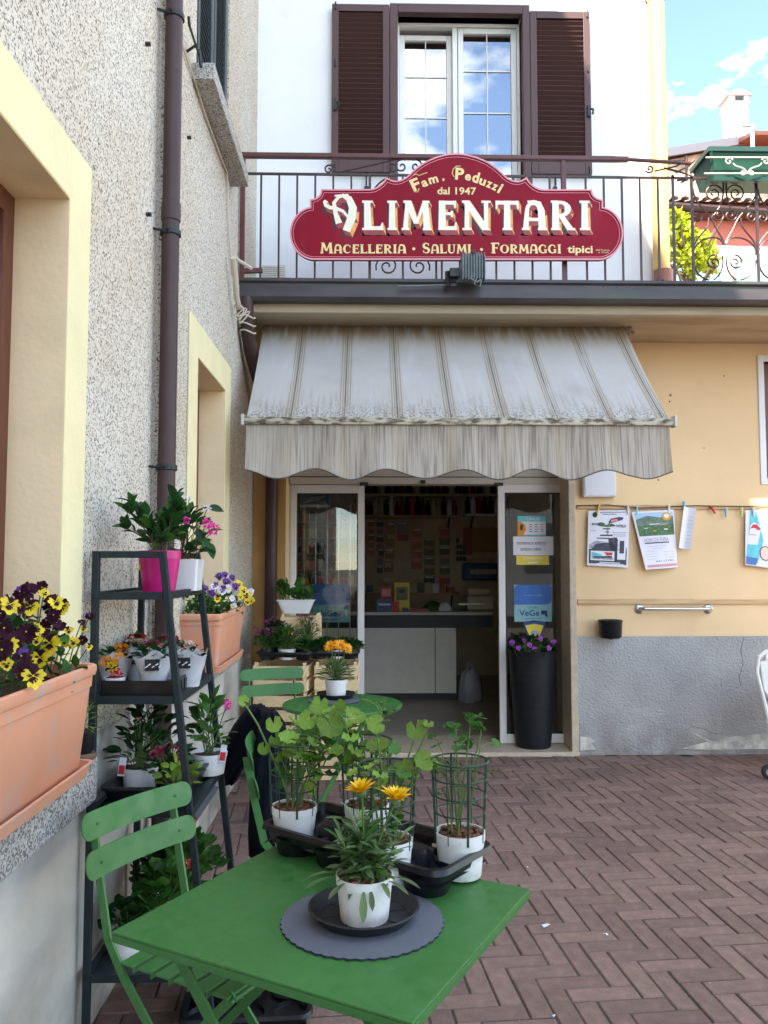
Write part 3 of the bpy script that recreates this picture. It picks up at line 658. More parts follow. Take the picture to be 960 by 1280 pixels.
def louvre(x0, x1, z0, z1, y, lab, hook=None, hx=None):
    fw = .055; g = G(); t = .038
    g.box(x0, x0 + fw, y - t, y, z0, z1); g.box(x1 - fw, x1, y - t, y, z0, z1); g.box(x0 + fw, x1 - fw, y - t, y, z1 - .06, z1); g.box(x0 + fw, x1 - fw, y - t, y, z0, z0 + .15)
    s = g.build('shutter', mb, SB, bevel=.004, label=lab)
    gg = G(); gg.beam((0, 0, 0), (x1 - x0 - 2 * fw, 0, 0), .045, .008); gg.box(0, x1 - x0 - 2 * fw, -.0225, -.0165, -.007, .007)
    sm = gg.mesh('slat', [mb]); z = z0 + .175
    while z < z1 - .075:
        inst('slat', sm, s, Matrix.Translation(Vector((x0 + fw, y - .019, z)) - MW[SB.name].translation) @ Matrix.Rotation(R(-42), 4, 'X')); z += .0425
    g = G(); g.box(x0 + fw, x1 - fw, y - .004, y - .002, z0 + .15, z1 - .06); g.build('back_panel', mb, s)
    g = G(); g.box(hx - .012, hx + .012, y - t - .02, y - t, hook - .05, hook + .045); g.tube([(hx + .01, y - t - .015, hook + .01), (hx + .03, y - t - .03, hook), (hx + .025, y - t - .03, hook - .04)], .009); g.build('shutter_latch', 'black', s)
    for zz in (z1 - .02, z0 + .03, (z0 + z1) / 2 + .2):
        g = G(); g.tube([(hx, y - t - .005, zz - .03), (hx, y - t - .005, zz + .03)], .008); g.build('hinge', 'black', s)
sx0, sx1 = W(415, 100, Y=YF).x, W(486.5, 100, Y=YF).x; sz0, sz1 = W(450, 219, Y=YF).z, W(450, 11, Y=YF).z
louvre(sx0, sx1, sz0, sz1, YF - .02, 'left folded shutter, fully in shade', W(420, 136, Y=YF).z, sx0 + .03)
sx2, sx3 = W(661.5, 100, Y=YF).x, W(736, 100, Y=YF).x; louvre(sx2, sx3, sz0, W(700, 20, Y=YF).z, YF - .02, 'right folded shutter, its upper corner in sun', W(732, 144, Y=YF).z, sx3 - .022)
for xx in (458, 694):
    g = G(); q = W(xx, 235, Y=YF - .03); g.tube([q, q + Vector((0, .03, 0))], .02, 8); g.tube([q + Vector((0, -.01, .02)), q + Vector((0, -.01, .12))], .009, 6)
    g.build('shutter_stop', 'black', SB)
# wall vent
q0, q1 = W(328, 332, Y=YF), W(357, 349, Y=YF)
g = G(); g.box(q0.x, q1.x, YF - .012, YF - .002, q1.z, q0.z); v_ = g.build('wall_vent', mat('vent', (.62, .58, .42), .5), SB)
gg = G(); gg.box(0, q1.x - q0.x - .02, -.012, 0, 0, .007); sm = gg.mesh('slat', ['pvc'])
for k_ in range(6): inst('slat', sm, v_, Matrix.Translation(Vector((q0.x + .01, YF - .012, q1.z + .008 + k_ * .017)) - MW[SB.name].translation))
# right window with white border
a, b, c, d = RW; g = G(); e = .05
g.box(a - e, a, YF - .012, YF + .1, c - e, d + e); g.box(b, b + e, YF - .012, YF + .1, c - e, d + e); g.box(a, b, YF - .012, YF + .1, d, d + e); g.box(a, b, YF - .012, YF + .1, c - e, c); g.build('window_surround', 'white_wall', SB, bevel=.003, seg=1)
g = G(); g.box(a, a + .08, YF + .06, YF + .12, c, d); g.box(b - .08, b, YF + .06, YF + .12, c, d); g.box(a + .08, b - .08, YF + .06, YF + .12, d - .08, d); g.box(a + .08, b - .08, YF + .06, YF + .12, c, c + .08); wf = g.build('window_frame', 'wood_dark', SB)
g = G(); g.box(a + .08, b - .08, YF + .09, YF + .095, c + .08, d - .08); g.build('pane', 'glass_win', wf)
g = G(); g.box(a - .2, b + .2, YF + .255, YF + .3, c - .2, d + .2); g.build('curtain', 'interior_dark', SB)
# ------------------------------------------------------------------ corner pipe of the upper storey
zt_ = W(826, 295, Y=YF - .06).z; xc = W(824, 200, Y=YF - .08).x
g = G(); g.tube([(xc, YF - .08, zt_ - .3), (xc, YF - .08, 9.3)], .066, 16); g.build('corner_pipe', 'pipe_sunlit', SB, smooth=True)
g = G(); g.tube([(xc + .01, YF - .09, 3.42), (xc + .01, YF - .09, zt_ - .3)], .076, 16); g.lathe([(.076, 3.56), (.086, 3.565), (.086, 3.62), (.076, 3.625)], 16, (xc + .01, YF - .09, 0)); g.build('corner_pipe', mat('pipe_shaded', (.33, .12, .08), .45, dirt=(.1, .04, .03, .7), dscale=5), SB, smooth=True, label='lower length of the corner pipe, coloured brown for shade')  # same pipe continued in darker brown, the shade painted into the colour
for zz in (3.72, W(820, 8, Y=YF).z):
    g = G(); g.lathe([(.078, zz), (.084, zz + .003), (.084, zz + .02), (.078, zz + .023)], 14, (xc, YF - .08, 0)); g.build('pipe_bracket', 'iron_green', SB)
# ------------------------------------------------------------------ balcony slab, gutter
SZ = 3.272; BX1 = 8.0
g = G(); g.box(XL, BX1, 5.60, YF + .0, SZ, 3.36); g.box(XR - .0, BX1, YF, 9.8, 3.30, 3.36)
g.box(XL, BX1, 5.50, 5.60, SZ - .03, 3.36)
g.build('balcony_slab', 'soffit', SB, bevel=.004, seg=1)
g = G(); g.box(XL + .1, 1.9, 5.60, 6.2, SZ - .012, SZ - .001); g.build('cornice_board', 'soffit', SB)
gz1, gz0 = W(600, 351, Y=5.42).z, W(600, 377, Y=5.42).z
# gutter profile
prof = [(5.47, gz1), (5.40, gz1 + .004), (5.395, gz1 - .018), (5.415, gz1 - .03), (5.41, gz0 + .025), (5.425, gz0), (5.47, gz0), (5.497, gz0), (5.497, gz1)]
g = G(); g.prism(prof, lambda u, v, t: (t, u, v), XL + .02, BX1); g.build('gutter', 'gutter', SB)
# ------------------------------------------------------------------ railing
RY = 5.46; rz1 = W(600, 194, Y=RY).z; rz2 = W(600, 220, Y=RY).z; rzb = gz1 - .01
g = G(); xr0, xr1 = W(301, 198, Y=RY).x, W(838, 198, Y=RY).x
g.beam((xr0, RY, rz1 - .02), (xr1 - .3, RY, rz1 - .02), .042, .034); g.beam((xr1 - .3, RY, rz1 - .02), (xr1 + .15, RY, rz1 - .045), .03, .02)
RL = g.build('handrail', 'rail_red', SB, bevel=.008)
g = G(); g.beam((xr0, RY, rz2), (7.5, RY, rz2), .016, .014); g.build('middle_rail', 'iron', SB)
bar = G(); bar.beam((0, 0, 0), (0, 0, rz2 - rzb), .013, .013, up=(0, 1, 0)); bm_ = bar.mesh('baluster', ['iron'])
for k_ in range(24):
    x_ = 326 + 22.6 * k_
    if 468 < x_ < 540 or abs(x_ - 705) < 6 or x_ > 835: continue
    q = W(x_, 280, Y=RY).x; inst('baluster', bm_, SB, Matrix.Translation(Vector((q, RY, rzb)) - MW[SB.name].translation))
for x_ in (303, 705):
    q = W(x_, 280, Y=RY).x; g = G(); g.beam((q, RY, rzb - .02), (q, RY, rz1 - .02), .034, .026, up=(0, 1, 0)); g.build('rail_post', 'rail_red', SB, bevel=.003)
g = G(); g.beam(W(303, 339, Y=RY), W(328, 338, Y=RY), .03, .03); g.build('rail_bracket', 'rail_red', SB)
def spiral(cx, cz, r0, turns, a0, sgn=1, y=RY, n=22, r1=.15):
    return [Vector((cx + r0 * (1 - (1 - r1) * k_ / n) * math.cos(a0 + sgn * turns * 6.2832 * k_ / n), y, cz + r0 * (1 - (1 - r1) * k_ / n) * math.sin(a0 + sgn * turns * 6.2832 * k_ / n))) for k_ in range(n + 1)]
def bez(p0, p1, p2, p3, n=12):
    return [p0 * (1 - t) ** 3 + p1 * 3 * t * (1 - t) ** 2 + p2 * 3 * t * t * (1 - t) + p3 * t ** 3 for t in [k_ / n for k_ in range(n + 1)]]
def PY(x, y, Y=RY): return W(x, y, Y=Y)
def scroll(pts, r=.006, name='scroll', m_='iron'): g = G(); g.tube(pts, r, 6); return g.build(name, m_, SB, smooth=True)
def cscroll(cx, cy, rpx, turns, a0, sgn=1, tail=None):
    c0 = PY(cx, cy); rr = rpx * RY / 1000; s = spiral(c0.x, c0.z, rr, turns, R(a0), sgn)
    if tail: s = [PY(*t_) for t_ in tail] + s
    return scroll(s)
# ornate panel mostly behind the sign
cscroll(484, 333, 15, 1.6, 200, -1); cscroll(523, 333, 15, 1.6, -20, 1)
cscroll(502, 208, 9, 1.2, 90, 1); cscroll(520, 208, 9, 1.2, 90, -1); cscroll(411, 212, 7, 1.3, 0, 1); cscroll(491, 211, 7, 1.3, 180, -1)
scroll([PY(417, 217), PY(450, 210), PY(497, 199)], .005); scroll(bez(PY(462, 250), PY(466, 236), PY(474, 226), PY(486, 222)), .006)
for x_ in (462.5, 503.5, 545): g = G(); q = PY(x_, 280); g.beam((q.x, RY, rzb), (q.x, RY, rz2), .014, .014, up=(0, 1, 0)); g.build('baluster', 'iron', SB)
cscroll(812, 211, 6, 1.2, 200, 1); scroll([PY(818, 214), PY(845, 208), PY(858, 201)], .006)
# ornate iron panels at the right end
for x_ in (842, 865.5, 946.5, 1027):
    g = G(); q = PY(x_, 280); g.beam((q.x, RY, rzb), (q.x, RY, rz2 + .02), .016, .016, up=(0, 1, 0)); g.build('rail_post', 'iron', SB)
for dx in (0, 81):
    D = lambda x, y: PY(x + dx, y)
    for sx in (1, -1):
        m_ = lambda x: 906 + sx * (x - 906) + dx
        P_ = lambda x, y: PY(m_(x), y)
        def sp(cx, cy, rpx, turns, a0, s0=1):
            c0 = P_(cx, cy); return spiral(c0.x, c0.z, rpx * RY / 1000, turns, R(a0) if sx > 0 else math.pi - R(a0), s0 * sx)
        scroll(sp(892, 242, 12.5, 1.7, 10, 1)); scroll(bez(P_(904, 228), P_(906, 252), P_(898, 262), P_(890, 272)) + sp(899, 269, 9, 1.3, 150, 1)[1:])
        scroll(bez(P_(866, 236), P_(868, 256), P_(884, 262), P_(892, 278)) + bez(P_(892, 278), P_(896, 290), P_(903, 296), P_(906, 306))[1:])
        scroll(sp(872, 272, 7.5, 1.4, 120, -1)); scroll(bez(P_(867, 314), P_(866, 300), P_(878, 294), P_(885, 282)) + [P_(886, 272)])
        scroll(bez(P_(867, 318), P_(866, 296), P_(903, 290), P_(904, 306))); scroll(sp(893, 328, 10, 1.5, 90, 1)); scroll(bez(P_(867, 325), P_(868, 340), P_(876, 348), P_(886, 350)))
        scroll(bez(P_(903, 320), P_(906, 334), P_(900, 345), P_(892, 350)))
# rusty hook work at the end of the handrail
scroll([PY(838, 202), PY(855, 201), PY(858, 195), PY(858, 226)], .009); scroll([PY(830, 210), PY(850, 215), PY(870, 222), PY(846, 226)], .007)
scroll([PY(845, 216), PY(860, 208), PY(868, 200)], .007); scroll([PY(852, 228), PY(862, 222), PY(868, 226)], .008)

# ------------------------------------------------------------------ sliding door and shop room
DY = YF + .29; s_ = DY
def D(x, y, Y=None): return W(x, y, Y=Y or DY)
hz0, hz1 = D(540, 606).z, DZ
g = G(); g.box(DX0 + .005, DX1 - .002, DY - .06, DY + .12, hz0, hz1 - .0); hd = g.build('door_header', 'alu', SB, bevel=.006)
g = G(); g.box(DX0 + .01, DX1 - .01, DY - .064, DY - .061, hz0 + .055, hz0 + .062); g.build('header_seam', 'black', hd)
for x_ in (455, 622): g = G(); q = D(x_, 607); g.box(q.x - .035, q.x + .035, DY - .075, DY - .03, hz0 - .012, hz0 + .012); g.build('door_stop', 'black', SB)
g = G(); q = D(528, 604); g.box(q.x - .02, q.x + .02, DY - .075, DY - .061, hz0 + .004, hz0 + .03); g.build('sensor', 'black', SB)
def slide(x0, x1, z0, z1, fl, fr, ft, fb, y, lab, glass='glass', mt='alu_white', mtop='alu_white'):
    g = G(); g.box(x0, x0 + fl, y, y + .045, z0, z1); g.box(x1 - fr, x1, y, y + .045, z0, z1); g.box(x0 + fl, x1 - fr, y, y + .045, z1 - ft, z1); g.box(x0 + fl, x1 - fr, y, y + .045, z0, z0 + fb)
    s = g.build('door_leaf', mt, SB, bevel=.004, label=lab)
    g = G(); e = .008
    for (p, q, r_, t_) in ((x0 + fl, x0 + fl + e, z0 + fb, z1 - ft), (x1 - fr - e, x1 - fr, z0 + fb, z1 - ft), (x0 + fl + e, x1 - fr - e, z1 - ft - e, z1 - ft), (x0 + fl + e, x1 - fr - e, z0 + fb, z0 + fb + e)): g.box(p, q, y + .002, y + .04, r_, t_)
    g.build('gasket', 'black', s)
    g = G(); g.box(x0 + fl, x1 - fr, y + .02, y + .026, z0 + fb, z1 - ft); g.build('pane', glass, s); return s
lx0, lx1 = D(363, 700).x, D(455.5, 700).x; rx0, rx1 = D(622, 700).x, D(712, 700).x
zl = D(640, 925).z
dl = slide(lx0, lx1, .03, D(410, 606).z - .0, .05, .055, .07, .07, DY, 'left glass leaf of the sliding door behind the crates')
dr = slide(rx0, rx1 + .02, .035, D(660, 606).z - .0, .055, .03, .07, .075, DY - .05, 'right glass leaf of the sliding door behind the tall black planter')
g = G(); g.box(rx1 - .03, DX1 - .0, DY - .02, DY + .06, .03, hz0); g.build('door_post', mat('post_brown', (.06, .04, .035), .5), SB)
g = G(); g.box(DX0, lx0, DY - .02, DY + .06, .03, hz0); g.build('door_post', 'jamb', SB)
g = G(); g.box(rx0 - .03, rx0 - .001, DY - .045, DY - .005, .035, .075); g.build('door_guide', 'black', SB)
# room shell
RB = YF + 4.3; RX0, RX1 = -1.6, 3.2
g = G(); g.box(RX0, RX1, YF + .42, RB, -.05, .018); g.build('shop_floor', 'floor', SB)
g = G(); g.box(RX0, RX0 + .05, YF + .43, RB, .018, 2.9); g.box(RX1 - .05, RX1, YF + .43, RB, .018, 2.9); g.box(RX0, RX1, YF + .42, RB, 2.9, 2.95)
g.box(RX0, DX0, YF + .42, YF + .46, 0.018, 2.9); g.box(DX1, RX1, YF + .42, YF + .46, .018, 2.9); g.box(DX0, DX1, YF + .421, YF + .46, DZ, 2.9); g.build('shop_wall', 'interior', SB)
g = G(); g.box(RX0, RX1, RB, RB + .05, 0, 2.95); g.build('back_wall', 'interior', SB)
# stickers on the glass
def sticker(name, x0, x1, y0, y1, par, Y, fn, lab, base='paper', th=.0015):
    a, b = W(x0, y1, Y=Y), W(x1, y0, Y=Y); g = G(); g.box(a.x, b.x, Y - th, Y, a.z, b.z)
    mats = [base]; w_, h_ = b.x - a.x, b.z - a.z
    to3 = lambda u, v: (a.x + u * w_, Y - th - .0012, a.z + v * h_)
    to4 = lambda u, v: (a.x + u * w_, Y - th - .0024, a.z + v * h_)
    def quad(u0, u1, v0, v1, m_, lay=0):
        if m_ not in mats: mats.append(m_)
        f_ = to4 if lay else to3; g.add([f_(u0, v0), f_(u1, v0), f_(u1, v1), f_(u0, v1)], [(0, 1, 2, 3)], mats.index(m_))
    def poly(ps, m_, lay=0):
        if m_ not in mats: mats.append(m_)
        f_ = to4 if lay else to3; g.add([f_(*p) for p in ps], [tuple(range(len(ps)))], mats.index(m_))
    def txt(s, u, v, h, m_, width=None, bold=.0, align='C'):
        if m_ not in mats: mats.append(m_)
        text(g, s, u * w_, v * h_, h * h_, lambda p, q: (a.x + p, Y - th - .0026, a.z + q), mats.index(m_), None if width is None else width * w_, bold, 0, align)
    fn(quad, poly, txt); return g.build(name, mats, par, label=lab)
def vege(quad, poly, txt):
    n = 8
    ps = [(0, .46)] + [(.82 + .18 * math.sin(k_ / n * 1.57), .46 + .12 * (1 - math.cos(k_ / n * 1.57))) for k_ in range(n + 1)] + [(1, .93), (.93, 1), (.10, 1), (.03, .97), (0, .9)]
    poly(ps, 'print_blue')
    txt('VeGe', .40, .16, .16, 'print_navy', .54, .02); txt('CELERE', .5, .36, .05, 'print_navy', .3)
    poly([(.71, .30), (.88, .30), (.88, .12)], 'print_navy', 1); poly([(.72, .19), (.72, .29), (.80, .29), (.80, .19)], 'print_navy', 1); poly([(.83, .14), (.83, .2), (.88, .2), (.88, .14)], 'print_navy', 1)
    quad(.28, .72, .07, .085, 'print_navy')
    txt('CELERE CELERE', .5, .7, .03, 'print_pale', .5)
gy = DY - .05 + .019
sticker('sticker', 390, 437, 730, 778, dl, DY + .034, vege, 'blue and pale shop sticker on the left glass', 'print_pale')
sticker('sticker', 643, 689, 731, 777, dr, gy, vege, 'blue and pale shop sticker on the right glass', 'print_pale')
def hours(quad, poly, txt):
    quad(0, 1, .72, 1, 'print_teal'); poly([(0, 0), (.18, 0), (.3, .3), (.28, .55), (.12, .72), (0, .72)], 'petal_orange'); poly([(.08, .3), (.18, .3), (.2, .55), (.1, .6)], 'print_dark', 1)
    txt('CHIUSI', .55, .78, .14, 'paper', .5, .01); quad(.15, 1, 0, .07, 'print_teal')
    for r_ in range(4):
        for c_ in range(3): quad(.40 + c_ * .2, .52 + c_ * .2, .2 + r_ * .12, .23 + r_ * .12, 'print_red' if c_ == 2 and r_ != 1 else 'print_dark', 1)
sticker('notice', 647, 682, 645, 670, dr, gy, hours, 'small teal holiday notice with an orange figure on the glass')
def sunday(quad, poly, txt):
    txt('DOMENICA APERTO', .46, .56, .15, 'print_dark', .72, .0); txt('SUNDAY OPEN', .44, .24, .15, 'print_dark', .5, .0)
sticker('notice', 641.5, 691.5, 670.5, 694, dr, gy - .003, sunday, 'white handwritten Sunday opening notice on the glass')
sticker('notice', 645.5, 686, 694.5, 706, dr, gy, lambda q_, p_, t_: (q_(.05, .95, .1, .5, 'paper_yel'), q_(.35, .65, .2, .3, 'paper', 1), t_('OFFERTA', .5, .6, .25, 'paper', .6)), 'narrow yellow strip under the Sunday notice', 'print_yellow')
def shield(quad, poly, txt):
    poly([(.02, .98), (.3, 1), (.5, 1.02), (.7, 1), (.98, .98), (.9, .5), (.7, .02), (.3, .02), (.1, .5)], 'print_navy'); poly([(.12, .8), (.5, .84), (.88, .8), (.8, .42), (.64, .06), (.36, .06), (.2, .42)], 'print_yellow', 1)
a, b = W(654, 800, Y=gy), W(682, 776, Y=gy); g = G(); w_, h_ = b.x - a.x, b.z - a.z
q1 = [(.0, .92), (.2, .98), (.5, 1.02), (.8, .98), (1, .92), (.9, .5), (.72, 0), (.28, 0), (.1, .5)]
g.prism([(a.x + u * w_, a.z + v * h_) for u, v in q1], lambda u, v, t: (u, gy - t, v), 0, .0015, 0)
q2 = [(.1, .76), (.5, .84), (.9, .76), (.8, .42), (.66, .04), (.34, .04), (.2, .42)]
g.add([(a.x + u * w_, gy - .0027, a.z + v * h_) for u, v in q2], [tuple(range(7))], 1)
g.add([(a.x + u * w_, gy - .0039, a.z + v * h_) for u, v in ((.3, .3), (.4, .5), (.62, .5), (.72, .34), (.6, .22), (.4, .22))], [tuple(range(6))], 2)
g.build('sticker', ['print_navy', 'print_yellow', 'print_grey'], dr, label='yellow and navy shield sticker low on the right glass')
# paper seen at the top of the left glass
sticker('notice', 375, 412, 618, 634, dl, DY + .06, lambda q_, p_, t_: (q_(.0, 1, .2, 1, 'print_navy'), p_([(.1, .3), (.6, .5), (.9, .9), (.4, .8)], 'print_grey', 1)), 'blue picture sheet at the top of the left glass')

# small screw holes and chips in the ochre wall
for (x_, y_, r_) in ((838, 494, .008), (837, 502, .006), (823, 600, .006), (905, 470, .005), (742, 612, .006), (880, 560, .004), (812, 540, .004)):
    q = W(x_, y_, Y=YF); g = G(); g.lathe([(0, .0015), (r_, .001), (r_ * 1.2, 0)], 7, T=Matrix.Translation(q) @ Matrix.Rotation(R(90), 4, 'X')); g.build('screw_hole', 'wood_dark', SB)
# hairline crack above the flaked patch and one running down the ochre wall
for pts_, nm in (([(858, 912), (866, 908), (880, 911), (893, 917), (905, 916)], 'crack'), ([(930, 797), (926, 812), (929, 830), (924, 846), (926, 858)], 'crack')):
    g = G(); g.tube([W(x_, y_, Y=YF - .0225) for x_, y_ in pts_], .0018, 4); g.build(nm, 'wood_dark', SB)
# ================================================================== awning
ATX0, ATX1 = -.775, W(778, 404, Y=5.92).x; AY0, AY1 = 5.92, 4.95; AZ0, AZ1 = W(550, 402, Y=5.92).z, W(550, 524, Y=4.95).z
AX0, AX1 = W(305, 526, Y=4.95).x, W(840, 526, Y=4.95).x
AW = thing('shop_awning', 'stained grey striped fabric awning with a scalloped valance over the shop door', 'awning', ((AX0 + AX1) / 2, 5.95, AZ0))
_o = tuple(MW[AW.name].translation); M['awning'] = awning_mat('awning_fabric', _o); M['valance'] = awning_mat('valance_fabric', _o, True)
g = G(); nu, nv = 48, 10; V = []
for j in range(nv + 1):
    t = j / nv; sag = -.035 * math.sin(math.pi * t)
    for i in range(nu + 1):
        u = i / nu; xx = (ATX0 + (AX0 + .015 - ATX0) * t) * (1 - u) + (ATX1 + (AX1 - .015 - ATX1) * t) * u
        V.append((xx, AY0 + (AY1 - AY0) * t, AZ0 + (AZ1 - AZ0) * t + sag + .006 * math.sin(u * 40) * math.sin(math.pi * t)))
Fq = [(j * (nu + 1) + i, j * (nu + 1) + i + 1, (j + 1) * (nu + 1) + i + 1, (j + 1) * (nu + 1) + i) for j in range(nv) for i in range(nu)]
def unoffset(o):      # keep object texture coordinates = place coordinates
    return o
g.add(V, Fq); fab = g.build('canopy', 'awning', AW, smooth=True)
k_ = len(V); fab.data.update()
# valance: hangs from the front bar, wavy lower edge
g = G(); nu, nv = 150, 8; V = []
xL, xR = W(308, 560, Y=4.93).x, W(837, 560, Y=4.93).x; zt = AZ1 - .02
wl = .4535
for j in range(nv + 1):
    t = j / nv
    for i in range(nu + 1):
        u = i / nu; xx = xL + (xR - xL) * u
        ph = (xx - xL) / wl - .435
        zb = W(570, 593.5, Y=4.93).z - (.031 + .006 * math.sin(ph * 2.3)) * math.cos(2 * math.pi * ph)
        y = 4.925 - .018 * t * math.sin(xx * 9 + 1) - .012 * t * math.sin(xx * 23) - .03 * t * t
        V.append((xx + (.012 * t if u > .9 else 0), y, zt + (zb - zt) * t))
Fq = [(j * (nu + 1) + i, j * (nu + 1) + i + 1, (j + 1) * (nu + 1) + i + 1, (j + 1) * (nu + 1) + i) for j in range(nv) for i in range(nu)]
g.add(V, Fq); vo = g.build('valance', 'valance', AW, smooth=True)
# dark binding along the wavy edge
g = G(); low = V[nv * (151):]; g.tube([Vector(p) for p in low[::2]], .0045, 4); g.build('edge_binding', mat('binding', (.13, .115, .11), .8), vo)
g = G(); g.box(AX0, AX1, 4.905, 4.955, AZ1 - .042, AZ1 + .004); fb = g.build('front_bar', 'awning_bar', AW, bevel=.006)
for x_ in (AX0 - .012, AX1 - .004): g = G(); g.box(x_, x_ + .018, 4.895, 4.965, AZ1 - .05, AZ1 + .02); g.build('end_cap', mat('cap', (.55, .52, .46), .5), fb, bevel=.004)
g = G(); g.tube([(ATX0, 5.95, AZ0 - .03), (ATX1, 5.95, AZ0 - .03)], .035, 12); g.build('roller', 'awning_bar', AW, smooth=True)
for x_ in (ATX0 + .02, ATX1 + .02):
    g = G(); g.box(x_ - .03, x_ + .03, 5.9, 6.0, AZ0 - .09, SZ - .012); g.tube([(x_ + .02, 5.9, AZ0 - .02), (x_ + .05, 5.87, AZ0 - .10)], .012); g.tube([(x_, 5.88, AZ0 + .02), (x_ + .04, 5.9, AZ0 - .03)], .016); g.build('wall_bracket', 'awning_bar', AW)
for x_, s_ in ((AX0 + .12, 1), (AX1 - .12, -1)):
    g = G(); e_ = (x_ + s_ * .35, 5.45, (AZ0 + AZ1) / 2 - .16); g.beam((x_, 5.93, AZ0 - .09), e_, .03, .04); g.beam(e_, (x_ + .02 * s_, 4.96, AZ1 - .02), .028, .036); g.tube([(e_[0], e_[1], e_[2] - .03), (e_[0], e_[1], e_[2] + .03)], .026, 8)
    g.build('folding_arm', 'awning_bar', AW)
# ================================================================== sign
SY = 5.385
S0 = W(570, 326, Y=SY)
SG = thing('shop_sign', 'crimson shaped wooden shop sign lettered Alimentari hanging on the balcony railing', 'sign', (S0.x, SY, S0.z))
def Q(zx, zy): p = W(360 + zx / 2.2326, 180 + zy / 2.2353, Y=SY); return (p.x, p.z)
def arcq(cx, cy, rx, ry, a0, a1, n): return [(cx + rx * math.cos(R(a0 + (a1 - a0) * k_ / n)), cy - ry * math.sin(R(a0 + (a1 - a0) * k_ / n))) for k_ in range(n + 1)]
half = [(470, 28), (452, 29), (434, 32), (414, 37.5), (395, 45), (378, 54), (362, 65), (349, 76), (337, 88), (326, 97), (313, 103), (301, 105), (290, 103), (280, 98), (274, 94)]
half += [(270, 103), (262, 112), (252, 120), (240, 126), (228, 128), (93, 128), (92, 137), (88, 145), (81, 151), (71, 155), (62, 156), (62, 166), (62, 178)]
half += arcq(75, 250, 69, 74, 106, 265, 16)
right = [(940 - x, y + .5) for x, y in half[::-1]][:-1]
out_px = half + right
outl = [Q(*p) for p in out_px]
def inset(P_, d):
    n = len(P_); A_ = sum(P_[i][0] * P_[(i + 1) % n][1] - P_[(i + 1) % n][0] * P_[i][1] for i in range(n)); s = 1 if A_ > 0 else -1; o = []
    for i in range(n):
        a, b, c = Vector(P_[i - 1]), Vector(P_[i]), Vector(P_[(i + 1) % n]); u = (b - a).normalized(); v = (c - b).normalized()
        n1 = Vector((-u.y, u.x)) * s; n2 = Vector((-v.y, v.x)) * s; m_ = n1 + n2
        m_ = m_ / max(.5, m_.length_squared / 2) if m_.length > .1 else n1
        o.append((b.x + m_.x * d, b.y + m_.y * d))
    return o
g = G(); g.prism(outl, lambda u, v, t: (u, SY + t, v), 0, .028, 0, 1); g.build('board', ['crimson', 'sign_edge'], SG)
def ring(P_, d0, d1, y, name, m_):
    a, b = inset(P_, d0), inset(P_, d1); n = len(a); g = G()
    V = [(p[0], y, p[1]) for p in a] + [(p[0], y, p[1]) for p in b]
    g.add(V, [(i, (i + 1) % n, n + (i + 1) % n, n + i) for i in range(n)]); return g.build(name, m_, SG)
g = G(); nn = len(outl); i0, i1 = inset(outl, -.002), inset(outl, .0085)
V = [(p[0], SY + .0, p[1]) for p in i0] + [(p[0], SY - .008, p[1]) for p in i0] + [(p[0], SY - .008, p[1]) for p in i1] + [(p[0], SY, p[1]) for p in i1]
g.add(V, [(k_ * nn + i, k_ * nn + (i + 1) % nn, ((k_ + 1) % 4) * nn + (i + 1) % nn, ((k_ + 1) % 4) * nn + i) for k_ in range(4) for i in range(nn)]); g.build('rim', 'sign_pink', SG)
ring(outl, .019, .0225, SY - .0015, 'rim_line', 'sign_pink')
